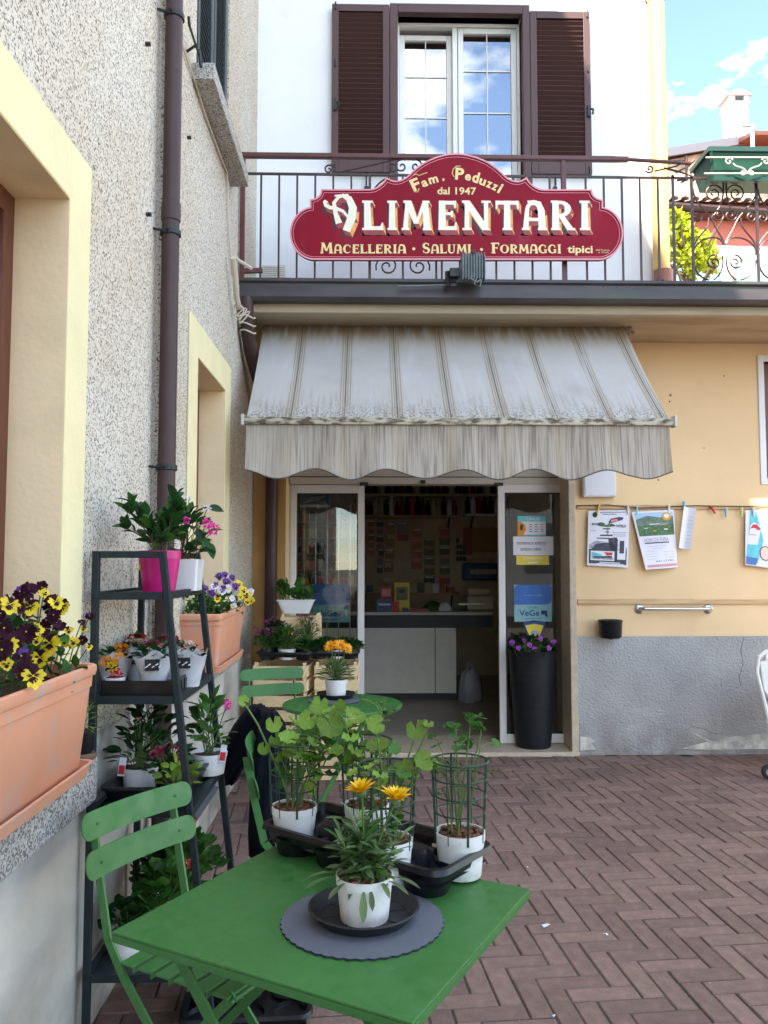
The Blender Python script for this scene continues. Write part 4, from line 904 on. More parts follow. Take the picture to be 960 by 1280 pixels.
# --- letter shapes: strokes (list of points, widths) on a unit height
def arc(cx, cy, rx, ry, a0, a1, n=10): return [(cx + rx * math.cos(R(a0 + (a1 - a0) * k_ / n)), cy + ry * math.sin(R(a0 + (a1 - a0) * k_ / n))) for k_ in range(n + 1)]
def serif(x, y, w_=.17): return ([(x - w_, y), (x + w_, y)], .075)
GL = {
 'L': (.70, [([(.2, .02), (.17, 1)], [.25, .20]), serif(.18, .965, .17), ([(.07, .06), (.66, .07)], .13), ([(.62, .0), (.67, .26)], [.17, .03]), serif(.18, .035, .17)]),
 'I': (.40, [([(.2, 0), (.2, 1)], [.24, .20]), serif(.2, .965, .17), serif(.2, .035, .17)]),
 'M': (1.0, [([(.13, 0), (.2, 1)], [.17, .13]), ([(.2, 1), (.5, .22)], [.25, .17]), ([(.5, .22), (.8, 1)], [.09, .15]), ([(.8, 1), (.87, 0)], [.19, .25]), serif(.13, .035, .13), serif(.87, .035, .15), serif(.16, .965, .10), serif(.84, .965, .10)]),
 'E': (.74, [([(.2, 0), (.2, 1)], [.26, .22]), ([(.1, .93), (.64, .93)], .13), ([(.62, 1), (.64, .74)], [.12, .04]), ([(.2, .56), (.55, .56)], .10), ([(.53, .66), (.53, .44)], .07), ([(.1, .065), (.66, .065)], .13), ([(.63, 0), (.67, .28)], [.14, .03])]),
 'N': (.92, [([(.17, 0), (.17, 1)], [.15, .12]), ([(.14, 1), (.76, .0)], .24), ([(.76, 0), (.76, 1)], .13), serif(.17, .035, .14), serif(.13, .965, .11), serif(.76, .965, .14)]),
 'T': (.84, [([(.42, 0), (.42, 1)], [.25, .21]), ([(.06, .93), (.78, .93)], .13), ([(.07, 1), (.03, .70)], [.13, .04]), ([(.77, 1), (.81, .70)], [.13, .04]), serif(.42, .035, .17)]),
 'A': (.86, [([(.15, 0), (.20, .62)] + arc(.42, .68, .21, .24, 165, 20, 8), [.19, .15] + [.13] * 9), ([(.40, .99), (.60, .90), (.69, .66), (.72, 0)], [.08, .2, .23, .25]), ([(.2, .36), (.7, .36)], .11), serif(.15, .035, .13), serif(.72, .035, .15), ([(.22, .96), (.45, .98)], .07)]),
 'R': (.86, [([(.2, 0), (.2, 1)], [.25, .22]), ([(.1, .94)] + arc(.38, .72, .24, .22, 90, -90, 8) + [(.2, .5)], [.11] * 2 + [.12, .15, .2, .23, .2, .15, .12] + [.1] * 2), ([(.38, .5), (.72, .0)], [.2, .25]), serif(.2, .035, .16), serif(.16, .965, .12), serif(.74, .035, .12)]),
 'C': (.84, [(arc(.46, .5, .32, .44, 40, 320, 16), [.06, .08, .1, .12, .14, .17, .2, .22, .23, .22, .2, .17, .14, .12, .1, .08, .06]), ([(.70, .66), (.71, .92)], [.12, .03])]),
 'S': (.66, [(arc(.33, .72, .2, .22, 30, 230, 9) + arc(.34, .27, .22, .22, 60, -150, 9), [.06, .09, .11, .12, .14, .16, .18, .2, .21, .22, .22, .21, .19, .16, .13, .12, .1, .09, .08, .06]), ([(.52, .72), (.54, .95)], [.11, .03]), ([(.13, .28), (.11, .05)], [.11, .03])]),
 'U': (.88, [([(.2, 1), (.2, .36)] + arc(.44, .34, .24, .29, 180, 360, 10) + [(.68, 1)], [.22] * 2 + [.22, .21, .19, .16, .14, .12, .11, .1, .1, .1, .1] + [.11]), serif(.2, .965, .16), serif(.68, .965, .13)]),
 'O': (.92, [(arc(.46, .5, .33, .44, 90, 450, 22), [.09, .11, .14, .18, .22, .24, .22, .18, .14, .11, .09, .09, .11, .14, .18, .22, .24, .22, .18, .14, .11, .09, .09])]),
 'F': (.72, [([(.22, .0), (.22, 1)], [.24, .22]), ([(.0, .86), (.1, .96), (.3, .94), (.66, .95)], [.05, .1, .12, .12]), ([(.64, 1), (.66, .7)], [.12, .04]), ([(.2, .52), (.54, .52)], .10), ([(.52, .62), (.52, .40)], .06), serif(.22, .035, .17)]),
 'G': (.90, [(arc(.46, .5, .33, .44, 40, 330, 16), [.06, .08, .1, .12, .14, .17, .2, .22, .23, .22, .2, .17, .14, .12, .12, .12, .12]), ([(.72, .05), (.72, .42)], .2), serif(.70, .42, .14), ([(.70, .66), (.71, .92)], [.12, .03])]),
}
def qstroke(pts, w_):
    ws = w_ if isinstance(w_, (list, tuple)) else [w_] * len(pts); L_, R_ = [], []
    for i, p in enumerate(pts):
        a = Vector(pts[max(i - 1, 0)]); b = Vector(pts[min(i + 1, len(pts) - 1)]); d = (b - a).normalized(); n = Vector((-d.y, d.x)); p = Vector(p)
        # ends of near vertical stems stay level
        if len(pts) == 2 and abs(d.y) > .75: n = Vector((-1 if d.y > 0 else 1, 0))
        L_.append(p + n * ws[i] / 2); R_.append(p - n * ws[i] / 2)
    return [(L_[i], L_[i + 1], R_[i + 1], R_[i]) for i in range(len(pts) - 1)]
def glyph(g, ch, x, y, h, w_, y0, face, ext=None):
    wd, st = GL[ch]; sx = w_ / wd; quads = [q for s in st for q in qstroke(*s)]
    m3 = lambda p, yy, dx=0, dz=0: (x + p[0] * sx + dx, yy, y + p[1] * h + dz)
    for i, q in enumerate(quads): g.add([m3(p, y0 - .0022 - .00002 * i) for p in q], [(0, 1, 2, 3)], face)
    if ext:
        ex, ez = ext
        for i, q in enumerate(quads):
            c = sum((Vector(p) for p in q), Vector((0, 0))) / 4
            for k_ in range(4):
                a, b = q[k_], q[(k_ + 1) % 4]; ed = b - a; n = Vector((ed.y, -ed.x))
                if n.dot((a + b) / 2 - c) < 0: n = -n
                if n.length < 1e-6: continue
                n.normalize()
                if n.x * ex + n.y * ez > 1e-5:
                    m_ = 3 if n.y < -.55 else 2
                    yy = y0 - (.0014 if m_ == 3 else .0011) - .00001 * i
                    g.add([m3(a, yy), m3(b, yy), m3(b, yy, ex, ez), m3(a, yy, ex, ez)], [(0, 1, 2, 3)], m_)
            g.add([m3(p, y0 - .0005, -.012, ez * 1.15) for p in q], [(0, 1, 2, 3)], 4)
            g.add([m3(p, y0 - .0004, -.005, ez * .6) for p in q], [(0, 1, 2, 3)], 4)
MATS = ['letter', 'gold', 'l_orange', 'l_brown', 'l_shadow']
g = G()
for ch, x0, x1 in (('L', 205, 272), ('I', 274, 312), ('M', 316, 405), ('E', 413, 480), ('N', 483, 573), ('T', 578, 650), ('A', 650, 726), ('R', 730, 806), ('I', 811, 850)):
    a, b = Q(x0 + 1, 243), Q(x1 - 6, 159); glyph(g, ch, a[0], a[1] + .006, b[1] - a[1] - .006, b[0] - a[0], SY, 0, (.017, -.034))
# swash initial A
def qz(l): return [Vector(((x - 100) / 90, (243 - y) / 84)) for x, y in l]
GL['@'] = (1.0, [(qz([(142, 222), (133, 195), (128, 165), (140, 150), (155, 145)]), [.20, .14, .12, .10, .08]), (qz([(150, 143), (170, 153), (181, 178), (178, 205), (163, 243)]), [.1, .2, .25, .27, .24]),
    (qz([(101, 163), (105, 172), (115, 178), (135, 181), (153, 188), (164, 200), (172, 214)]), [.08, .12, .12, .11, .1, .08, .04]), (qz([(98, 164), (103, 160), (110, 164)]), [.05, .08, .05]), (qz([(130, 146), (168, 144)]), [.06, .1])])
a, b = Q(100, 243), Q(190, 159); glyph(g, '@', a[0], a[1], b[1] - a[1], b[0] - a[0], SY, 0, (.017, -.034))
g.build('large_lettering', MATS, SG, label='large cream letters reading ALIMENTARI with brown and orange sides')
g = G()
def smallcaps(s, x0, x1, yb, hcap, hs):
    tot = sum((.42 if c == ' ' else GL[c.upper()][0]) * (hcap if c.isupper() else hs) for c in s); k_ = (x1 - x0) / tot; x = x0
    for c in s:
        if c == ' ': x += .42 * hs * k_; continue
        h_ = hcap if c.isupper() else hs; w_ = GL[c.upper()][0] * h_ * k_; a, b = Q(x, yb), Q(x + w_ * .95, yb - h_); glyph(g, c.upper(), a[0], a[1], b[1] - a[1], b[0] - a[0], SY, 1, None)
        for (dx, dz) in ((-.002, -.002),):
            wd, st = GL[c.upper()]; sx = (b[0] - a[0]) / wd
            for s2 in st:
                for q in qstroke(*s2): g.add([(a[0] + p[0] * sx + dx, SY - .0006, a[1] + p[1] * (b[1] - a[1]) + dz) for p in q], [(0, 1, 2, 3)], 4)
        x += w_
for w_ in (('Macelleria', 90, 331), ('Salumi', 374, 512), ('Formaggi', 566, 763)):
    g = G(); smallcaps(*w_, 306, 30, 25); g.build('small_lettering', MATS, SG, label='gold word ' + w_[0])
g = G()
for x_, y_ in ((351, 293), (540, 295)):
    c_ = Q(x_, y_); g.add([(c_[0] + .011 * math.cos(k_), SY - .002, c_[1] + .011 * math.sin(k_)) for k_ in [j * .7854 for j in range(8)]], [tuple(range(8))], 1)
qa, qb = Q(780, 306), Q(852, 306)
def signtext(s, x, yb, h, wpx, rot=0, bold=.028, m_=1, align='C'):
    a, b = Q(x, yb), Q(x + wpx, yb - h)
    for dx, dz, yy, mm in ((-.0022, -.0022, .0007, 4), (0, 0, .002, m_)):
        text(g, s, a[0] + dx, a[1] + dz, b[1] - a[1], lambda u, v: (u, SY - yy, v), mm, (b[0] - a[0]), bold, rot, align)
g.build('dot', MATS, SG); g = G(); signtext('tipici', 815, 304, 20, 70); g.build('small_lettering', MATS, SG, label='gold word tipici'); g = G(); signtext('dal 1947', 471, 141, 19, 108, bold=.02); g.build('small_lettering', MATS, SG, label='gold words dal 1947'); g = G()
signtext('dal Lario', 878, 299, 5, 38, bold=.0); signtext('e Valli', 880, 305, 4, 28, bold=0); g.build('small_lettering', MATS, SG, label='tiny two line print'); g = G()
for ch, x_, y_, rot, h_, w_ in (('F', 362, 128, 24, 33, 24), ('a', 384, 118, 18, 22, 17), ('m', 408, 109, 16, 22, 26), ('.', 434, 102, 10, 24, 6), ('P', 478, 99, -4, 32, 24), ('e', 501, 101, -9, 22, 17), ('d', 521, 107, -14, 22, 18), ('u', 540, 114, -19, 22, 18), ('z', 558, 121, -23, 22, 14), ('z', 573, 128, -27, 22, 14), ('i', 586, 136, -30, 22, 7)):
    hh = {'a': 31, 'm': 31, 'e': 31, 'u': 31, 'z': 31}.get(ch, h_ if ch in 'FP' else 29)
    signtext(ch, x_, y_, hh * 0.78 if ch in 'amuez' else hh, w_, R(rot), .035)
# flourishes of the capitals F and P
g.tube([(lambda p: Vector((p[0], SY - .001, p[1])))(Q(*p)) for p in ((350, 88), (356, 84), (366, 88), (376, 84), (388, 80))], .0035, 4, 1)
g.tube([(lambda p: Vector((p[0], SY - .001, p[1])))(Q(*p)) for p in ((366, 124), (362, 134), (353, 134), (350, 127))], .0035, 4, 1)
g.tube([(lambda p: Vector((p[0], SY - .001, p[1])))(Q(*p)) for p in ((464, 92), (458, 84), (461, 70), (470, 62), (482, 62))], .0035, 4, 1)
g.build('small_lettering', MATS, SG, label='arched gold family name')
# ================================================================== floodlight on the gutter
c0 = W(590, 340, Y=5.30)
FL = thing('floodlight', 'ribbed grey floodlight standing on the gutter in front of the sign', 'lamp', c0)
g = G()
for i in range(9):
    x_ = c0.x - .075 + i * .0185; g.prism([(-.06, -.1), (.05, -.085), (.075, .0), (.05, .085), (-.03, .1), (-.06, .06)], lambda u, v, t, x_=x_: (x_ + t, c0.y - .02 + u, c0.z + .02 + v), 0, .008)
g.box(c0.x - .07, c0.x + .07, c0.y - .06, c0.y + .03, c0.z - .06, c0.z + .1); g.build('housing', 'galv', FL, bevel=.002, seg=1)
g = G(); g.box(c0.x - .012, c0.x + .012, c0.y - .085, c0.y - .07, c0.z + .1, c0.z + .125); g.box(c0.x - .15, c0.x - .085, c0.y, c0.y + .06, c0.z - .03, c0.z + .03); g.tube([(c0.x - .16, c0.y + .05, c0.z + .02), (c0.x - .16, c0.y + .05, c0.z - .09)], .02); g.build('mount_box', 'black', FL, bevel=.003)
g = G(); g.tube([(c0.x - .1, c0.y + .03, c0.z - .055), (c0.x - .02, c0.y - .07, c0.z - .07), (c0.x + .02, c0.y - .08, c0.z - .10), (c0.x + .05, c0.y - .07, c0.z - .08)], .008)
g.tube([(c0.x + .02, c0.y - .07, c0.z - .07), (c0.x, c0.y - .1, c0.z - .12), (c0.x + .04, c0.y - .09, c0.z - .13), (c0.x + .055, c0.y - .07, c0.z - .08)], .005); g.build('bracket', 'galv', FL)
g = G(); g.tube([(c0.x - .1, c0.y + .05, c0.z - .07), (c0.x - .3, c0.y + .07, c0.z - .075), (c0.x - .5, c0.y + .06, c0.z - .085)], .009); g.build('power_cable', 'galv', FL)
# ================================================================== flower box on the railing
a, b = W(878, 190, Y=5.36), W(878, 224, Y=5.36); xe = W(1010, 200, Y=5.36).x
FB = thing('flower_box', 'green metal flower box with white scrollwork hooked on the right end of the railing', 'flower box', (a.x, 5.4, b.z))
g = G(); x0, x1 = a.x + .045, xe; T_ = [(x0 + .03, 5.38, b.z + .015), (x1, 5.38, b.z + .015), (x1, 5.60, b.z + .015), (x0 + .03, 5.60, b.z + .015), (x0, 5.33, a.z), (x1, 5.33, a.z), (x1, 5.64, a.z), (x0, 5.64, a.z)]
g.add(T_, [(3, 2, 1, 0), (0, 1, 5, 4), (1, 2, 6, 5), (2, 3, 7, 6), (3, 0, 4, 7)]); g.build('trough', 'box_green', FB)
g = G(); g.box(x0 - .01, x1, 5.315, 5.335, a.z - .015, a.z + .02); g.box(x0 - .02, x0, 5.32, 5.65, a.z - .015, a.z + .02); g.beam((x0 + .0, 5.325, a.z), (x0 + .025, 5.37, b.z), .02, .02); g.beam((x0 + .02, 5.37, b.z + .005), (x1, 5.37, b.z + .005), .02, .03); g.build('box_frame', mat('box_frame', (.008, .045, .03), .4), FB, bevel=.003)
def fbs(pts, r=.006): g = G(); g.tube(pts, r, 6); return g.build('scroll', M['WI'], FB, smooth=True)
M['WI'] = mat('white_iron', (.40, .39, .36), .5)
P5 = lambda x, y: W(x, y, Y=5.315)
fbs([P5(882, 197), P5(1000, 197)]); fbs([P5(880, 217), P5(1000, 217)])
def sp5(cx, cy, r, t, a0, s): c_ = P5(cx, cy); return [Vector((p.x, 5.315, p.z)) for p in spiral(c_.x, c_.z, r * 5.315 / 1000, t, R(a0), s)]
for cx in (934, 1000):
    fbs(sp5(cx - 23, 202, 5.5, 1.2, 20, 1)); fbs(bez(P5(cx - 18, 204), P5(cx - 14, 211), P5(cx - 4, 207), P5(cx - 1, 216))); fbs(sp5(cx - 5, 217, 4, 1.2, 0, 1))
    fbs(sp5(cx + 23, 202, 5.5, 1.2, 160, -1)); fbs(bez(P5(cx + 18, 204), P5(cx + 14, 211), P5(cx + 4, 207), P5(cx + 1, 216))); fbs(sp5(cx + 5, 217, 4, 1.2, 180, -1))
# ================================================================== things on the ochre wall
q0, q1 = W(729, 586, Y=YF - .06), W(770.5, 621, Y=YF - .06)
EB = thing('meter_box', 'small white metal box on the wall just under the right end of the awning', 'box', ((q0.x + q1.x) / 2, YF, q1.z))
g = G(); g.box(q0.x, q1.x, YF - .06, YF, q1.z, q0.z); o_ = g.build('box_body', mat('old_white', (.72, .70, .67), .4, dirt=(.25, .13, .06, .8), dscale=16, dthr=.62), EB, bevel=.006)
g = G(); g.box(q0.x + .012, q1.x - .012, YF - .066, YF - .06, q1.z + .012, q0.z - .012); g.build('lid', 'white_wall', EB, bevel=.002, seg=1)
def lath(y_, x0, th, lab, hpx=5):
    a = W(x0, y_ - hpx / 2, Y=YF - .02); b = W(1100, y_ + hpx / 2, Y=YF - .02)
    t = thing('wall_lath', lab, 'wooden strip', (a.x, YF, a.z), group=None)
    g = G(); n = 18; V = []
    for i in range(n):
        xa, xb = a.x + (7.2 - a.x) * i / n, a.x + (7.2 - a.x) * (i + 1) / n
        g.box(xa, xb - .0005, YF - th, YF, b.z + .002 * math.sin(i * 2.1), a.z + .003 * math.sin(i * 1.3))
    return g.build('strip', 'lath', t), t
s1, _ = lath(634, 722, .02, 'upper thin wooden lath on the ochre wall, posters clipped along it')
s2, _ = lath(752, 722, .022, 'lower thin wooden lath on the ochre wall above the grab bar', 5.5)
g = G(); pw = [W(x, y, Y=YF - .03) for x, y in ((720, 632), (760, 631), (800, 635), (870, 632), (930, 633), (990, 631))]; g.tube(pw, .0035, 4)
tag(g.build('clip_wire', 'cable_dark', None), 'thin wire stretched along the upper wooden lath', 'wire')
# grab bar
a, b = W(802, 761, Y=YF - .06), W(889, 761, Y=YF - .06); GBt = thing('grab_bar', 'chrome wall rail with round ends below the lower lath', 'grab bar', ((a.x + b.x) / 2, YF, a.z))
g = G(); g.tube([(a.x - .0, YF - .01, a.z), (a.x, YF - .045, a.z), (a.x + .02, YF - .065, a.z), (b.x - .02, YF - .065, b.z), (b.x, YF - .045, b.z), (b.x, YF - .01, b.z)], .013, 10); g.build('bar', 'steel', GBt, smooth=True)
for q in (a, b): g = G(); g.lathe([(.0, .022), (.02, .021), (.036, .010), (.038, 0), (0, 0)], 18, T=Matrix.Translation((q.x, YF, q.z - .005)) @ Matrix.Rotation(R(90), 4, 'X')); g.build('end_rosette', 'steel', GBt, smooth=True)
# ashtray
q = W(762, 797, Y=YF - .07); AT = thing('wall_ashtray', 'small round black ashtray bowl on the wall at the top of the grey plinth', 'ashtray', (q.x, YF, q.z))
g = G(); g.lathe([(.0, .0), (.075, .0), (.083, .012), (.088, .115), (.092, .125), (.092, .14), (.08, .14), (.078, .115), (0, .115)], 22, (q.x, YF - .1, q.z)); g.build('bowl', 'plastic_black', AT, smooth=True)
g = G(); g.box(q.x - .03, q.x + .03, YF - .02, YF, q.z + .02, q.z + .11); g.tube([(q.x, YF - .1, q.z - .012), (q.x, YF - .1, q.z + .005)], .012); g.build('bracket', 'black', AT)
# clothes pegs
def peg(x_, y_, mcol, lab, tilt=0, Yp=None, h=.072):
    q = W(x_, y_, Y=YF - .035); t = thing('clothes_peg', lab, 'clothes peg', q, 0, 'pegs along the wire on the ochre wall')
    t.rotation_euler = (0, tilt, 0); MW[t.name] = Matrix.Translation(q) @ Matrix.Rotation(tilt, 4, 'Y')
    m_ = M.get('peg_' + mcol[0]) or mat('peg_' + mcol[0], mcol[1], .45); M['peg_' + mcol[0]] = m_
    for s_ in (1, -1):
        g = G(); g.beam((0, -.006 * s_ - .004 * s_, h * .5), (0, -.003 * s_, -h * .5), .013, .006, up=(0, 1, 0)); inst('peg_half', g.mesh('peg_half', [m_], bevel=.001, seg=1), t, Matrix())
    g = G(); g.tube([(-.009, 0, .004), (.009, 0, .004)], .005, 6); inst('spring', g.mesh('spring', ['steel']), t, Matrix()); return t
peg(748, 636, ('ylw', (.75, .52, .02)), 'yellow peg holding the top left corner of the dark poster', .25)
peg(785, 638, ('wht', (.70, .70, .78)), 'pale lilac peg holding the top right corner of the dark poster')
peg(796, 638, ('aqua', (.25, .62, .68)), 'aqua peg at the top left corner of the landscape poster', .05)
peg(836, 636, ('cream', (.82, .78, .70)), 'cream peg at the top right corner of the landscape poster')
peg(855, 632, ('blue', (.15, .50, .62)), 'blue peg holding the rolled plain white sheet')
peg(891, 637, ('red', (.60, .03, .02)), 'red peg hanging crooked on the wire beside the plain sheet', -.5)
peg(908, 641, ('aqua', (.25, .62, .68)), 'empty aqua peg right of the red peg')
peg(927, 640, ('lime', (.62, .62, .22)), 'pale lime peg just left of the sunlit wall patch')
peg(942, 640, ('wht', (.7, .7, .78)), 'white peg in the sun on top of the ice cream poster')
# posters: bent sheets of paper with flat print
def poster(name, corners, bend, lab, prints, cat='poster'):
    """corners TL TR BR BL in photo points; bend(u, v) = distance from the wall"""
    P_ = [W(*c, Y=YF - .03) for c in corners]
    t = thing(name, lab, cat, (P_[0] + P_[1]) / 2); nu, nv = 8, 12
    def to(u, v, lift=0):       # v = 1 top
        top = P_[0].lerp(P_[1], u); bot = P_[3].lerp(P_[2], u); p = bot.lerp(top, v); p.y = YF - .026 - bend(u, v) - lift; return p
    g = G(); V = [to(i / nu, j / nv) for j in range(nv + 1) for i in range(nu + 1)]
    g.add(V, [(j * (nu + 1) + i, j * (nu + 1) + i + 1, (j + 1) * (nu + 1) + i + 1, (j + 1) * (nu + 1) + i) for j in range(nv) for i in range(nu)])
    g.build('sheet', 'paper', t, smooth='leaf')
    g = G(); mats = []
    def mi(m_):
        if m_ not in mats: mats.append(m_)
        return mats.index(m_)
    for it in prints:
        if it[0] == 'q':
            _, u0, u1, v0, v1, m_, lay = it; ns, ms_ = max(1, int((u1 - u0) * 8)), max(1, int((v1 - v0) * 12))
            V = [to(u0 + (u1 - u0) * i / ns, v0 + (v1 - v0) * j / ms_, .0012 * lay) for j in range(ms_ + 1) for i in range(ns + 1)]
            g.add(V, [(j * (ns + 1) + i, j * (ns + 1) + i + 1, (j + 1) * (ns + 1) + i + 1, (j + 1) * (ns + 1) + i) for j in range(ms_) for i in range(ns)], mi(m_))
        elif it[0] == 'p':       # cut into thin upright strips that follow the bent sheet
            pl = it[1]; ua, ub = min(q[0] for q in pl), max(q[0] for q in pl); ns = 14
            def span(u):
                vs = [a[1] + (b[1] - a[1]) * (u - a[0]) / (b[0] - a[0]) for a, b in zip(pl, pl[1:] + pl[:1]) if abs(a[0] - b[0]) > 1e-9 and min(a[0], b[0]) - 1e-9 <= u <= max(a[0], b[0]) + 1e-9]
                return (min(vs), max(vs)) if vs else (0, 0)
            us = [ua + (ub - ua) * (i + (.001 if i == 0 else -.001 if i == ns else 0)) / ns for i in range(ns + 1)]; sp_ = [span(u) for u in us]; V = []
            for u, (v0, v1) in zip(us, sp_): V += [to(u, v0 + (v1 - v0) * j / 4, .0012 * it[3]) for j in range(5)]
            g.add(V, [(i * 5 + j, i * 5 + j + 1, (i + 1) * 5 + j + 1, (i + 1) * 5 + j) for i in range(ns) for j in range(4)], mi(it[2]))
        else:
            _, s, u, v, h, wd, m_, bold = it; text(g, s, u, v, h, lambda a, b: to(a, b, .0032), mi(m_), wd, bold)
    g.build('print', mats, t, smooth='leaf'); return t
tree = [('p', [(.5 + s * w_, y0), (.5, y1), (.5 - s * w_, y0)], 'print_dark' if k_ % 2 else 'print_green', 2) for k_, (w_, y0, y1, s) in enumerate(((.10, .60, .70, 1), (.14, .55, .62, 1), (.2, .50, .57, 1)))]
poster('poster', [(735.5, 638.5), (787, 637.5), (784.5, 709.5), (733.5, 706.5)], lambda u, v: .004 + .006 * (1 - v), 'event poster in black white and green clipped left on the upper lath',
  [('q', .04, .96, .04, .30, 'print_dark', 1), ('p', [(.04, .30), (.96, .30), (.96, .34), (.80, .40), (.66, .50), (.52, .42), (.36, .44), (.2, .46), (.04, .38)], 'print_grey', 1), ('p', [(.5, .5), (.7, .52), (.78, .42), (.78, .3), (.55, .3)], 'print_dark', 2), ('p', [(.2, .40), (.55, .43), (.7, .36), (.7, .30), (.1, .30)], 'print_dark', 2),
   ('p', [(.2, .74), (.28, .79), (.38, .78), (.44, .73), (.5, .77), (.6, .76), (.68, .72), (.5, .70), (.3, .715)], 'print_green', 2), ('p', [(.5, .8), (.55, .85), (.75, .88), (.86, .87), (.84, .83), (.6, .78), (.5, .77)], 'print_dark', 2), ('p', [(.54, .79), (.56, .83), (.7, .85), (.72, .81)], 'sign_pink', 3),
   ('q', .36, .54, .66, .68, 'print_dark', 2), ('q', .42, .52, .605, .62, 'print_dark', 2), ('q', .30, .60, .54, .565, 'print_dark', 2), ('q', .22, .54, .49, .51, 'print_dark', 2), ('q', .46, .5, .56, .69, 'print_grey', 1),
   ('q', .08, .66, .10, .27, 'paper', 2), ('q', .10, .64, .12, .16, 'print_grey', 3), ('p', [(.10, .25), (.3, .22), (.4, .17), (.10, .17)], 'print_teal', 3), ('p', [(.4, .25), (.62, .25), (.6, .2), (.48, .19)], 'print_red', 3), ('p', [(.14, .17), (.6, .19), (.6, .14), (.14, .14)], 'print_dark', 3),
   ('q', .73, .93, .13, .48, 'paper', 2), ('q', .78, .89, .24, .46, 'print_dark', 3), ('q', .3, .8, .06, .075, 'paper', 3), ('q', .24, .9, .035, .05, 'paper', 3),
   ('q', .28, .9, .955, .975, 'print_grey', 2), ('q', .34, .68, .925, .935, 'print_dark', 2), ('t', 'BOSCO', .19, .735, .04, .2, 'print_dark', .03), ('t', 'VITELLI', .80, .70, .045, .24, 'print_dark', .03),
   ('q', .60, .94, .60, .61, 'print_grey', 2), ('q', .58, .92, .57, .578, 'print_grey', 2), ('q', .60, .94, .54, .548, 'print_grey', 2), ('q', .06, .2, .63, .64, 'print_grey', 2)]
  + [('p', [(.16 + .065 * math.cos(k_ * .7), .925 + .05 * math.sin(k_ * .7)) for k_ in range(9)], 'leaf_dark', 2)])
poster('poster', [(789.5, 640), (842, 637), (847, 709), (804.5, 712)], lambda u, v: .004 + .05 * (1 - v) * (1 - u) + .012 * math.sin(3.1 * u), 'curled white poster with a mountain village photograph and a round orange seal',
  [('q', .05, .97, .57, .97, 'print_sky', 1), ('p', [(.05, .57), (.05, .86), (.18, .885), (.34, .92), (.5, .895), (.66, .875), (.82, .90), (.97, .885), (.97, .57)], 'print_hill', 2), ('p', [(.05, .57), (.05, .74), (.3, .76), (.6, .74), (.97, .76), (.97, .57)], 'print_green', 3), ('q', .05, .97, .57, .585, 'leaf_light', 3),
   ('q', .35, .6, .76, .775, 'paper', 4), ('q', .62, .8, .75, .765, 'sign_pink', 4), ('q', .2, .3, .70, .71, 'paper', 4), ('q', .7, .8, .66, .68, 'paper', 4), ('q', .42, .5, .645, .655, 'paper_yel', 4),
   ('p', [(.80 + .12 * math.cos(k_ * .7), .89 + .07 * math.sin(k_ * .7)) for k_ in range(9)], 'petal_gold', 5), ('p', [(.80 + .07 * math.cos(k_ * .7), .90 + .035 * math.sin(k_ * .7)) for k_ in range(9)], 'paper', 6),
   ('t', 'AGRICOLTURA', .46, .47, .065, .66, 'print_grey', .0), ('q', .14, .80, .435, .455, 'print_dark', 2), ('t', 'nel territorio montano', .48, .38, .022, .5, 'print_grey', .0), ('t', 'incontro pubblico', .48, .34, .02, .28, 'print_grey', 0),
   ('q', .08, .98, .03, .075, 'sign_pink', 2), ('q', .2, .96, .04, .05, 'print_grey', 3)] + [('q', .12 + .5 * (k_ % 2), .45 + .45 * (k_ % 2), .30 - .022 * k_, .304 - .022 * k_, 'print_grey', 2) for k_ in range(8)] + [('q', .36 + .07 * k_, .39 + .07 * k_, .115, .14, 'print_dark' if k_ in (0, 1, 6) else 'print_grey', 2) for k_ in range(8)])
poster('paper_sheet', [(853, 633), (868, 636), (861, 687), (846.5, 685)], lambda u, v: .01 + .05 * abs(u - .45) * 1.2, 'plain white rolled sheet hanging from the blue peg', [('q', .55, .9, .15 + .09 * k_, .157 + .09 * k_, 'print_grey', 1) for k_ in range(8)], 'sheet of paper')
poster('poster', [(932, 638), (976, 636), (977, 712), (930, 706)], lambda u, v: .004 + .02 * (1 - v) * (1 - u), 'teal and white ice cream poster at the right edge, half in sunlight',
  [('p', [(.1, 1), (.3, .98), (.42, .7), (.5, .45), (.36, .1), (.3, .02), (.02, .02), (.04, .3), (.10, .55)], 'print_teal', 1), ('p', [(.12, .62), (.14, .74), (.24, .78), (.40, .72), (.42, .62), (.34, .38), (.06, .38), (.07, .5)], 'paper', 2), ('p', [(.12, .66), (.2, .74), (.32, .74), (.42, .66), (.36, .63), (.28, .67), (.2, .68)], 'print_red', 3),
   ('p', [(.02, .02), (.30, .02), (.34, .14), (.02, .16)], 'print_blue', 3), ('q', .1, .3, .55, .56, 'print_red', 3)] + [('p', [(.55 + .17 * math.cos(k_ * .7), .24 + .13 * math.sin(k_ * .7)) for k_ in range(9)], 'print_dark', 3), ('p', [(.55 + .15 * math.cos(k_ * .7), .24 + .115 * math.sin(k_ * .7)) for k_ in range(9)], 'petal_pale', 4)])
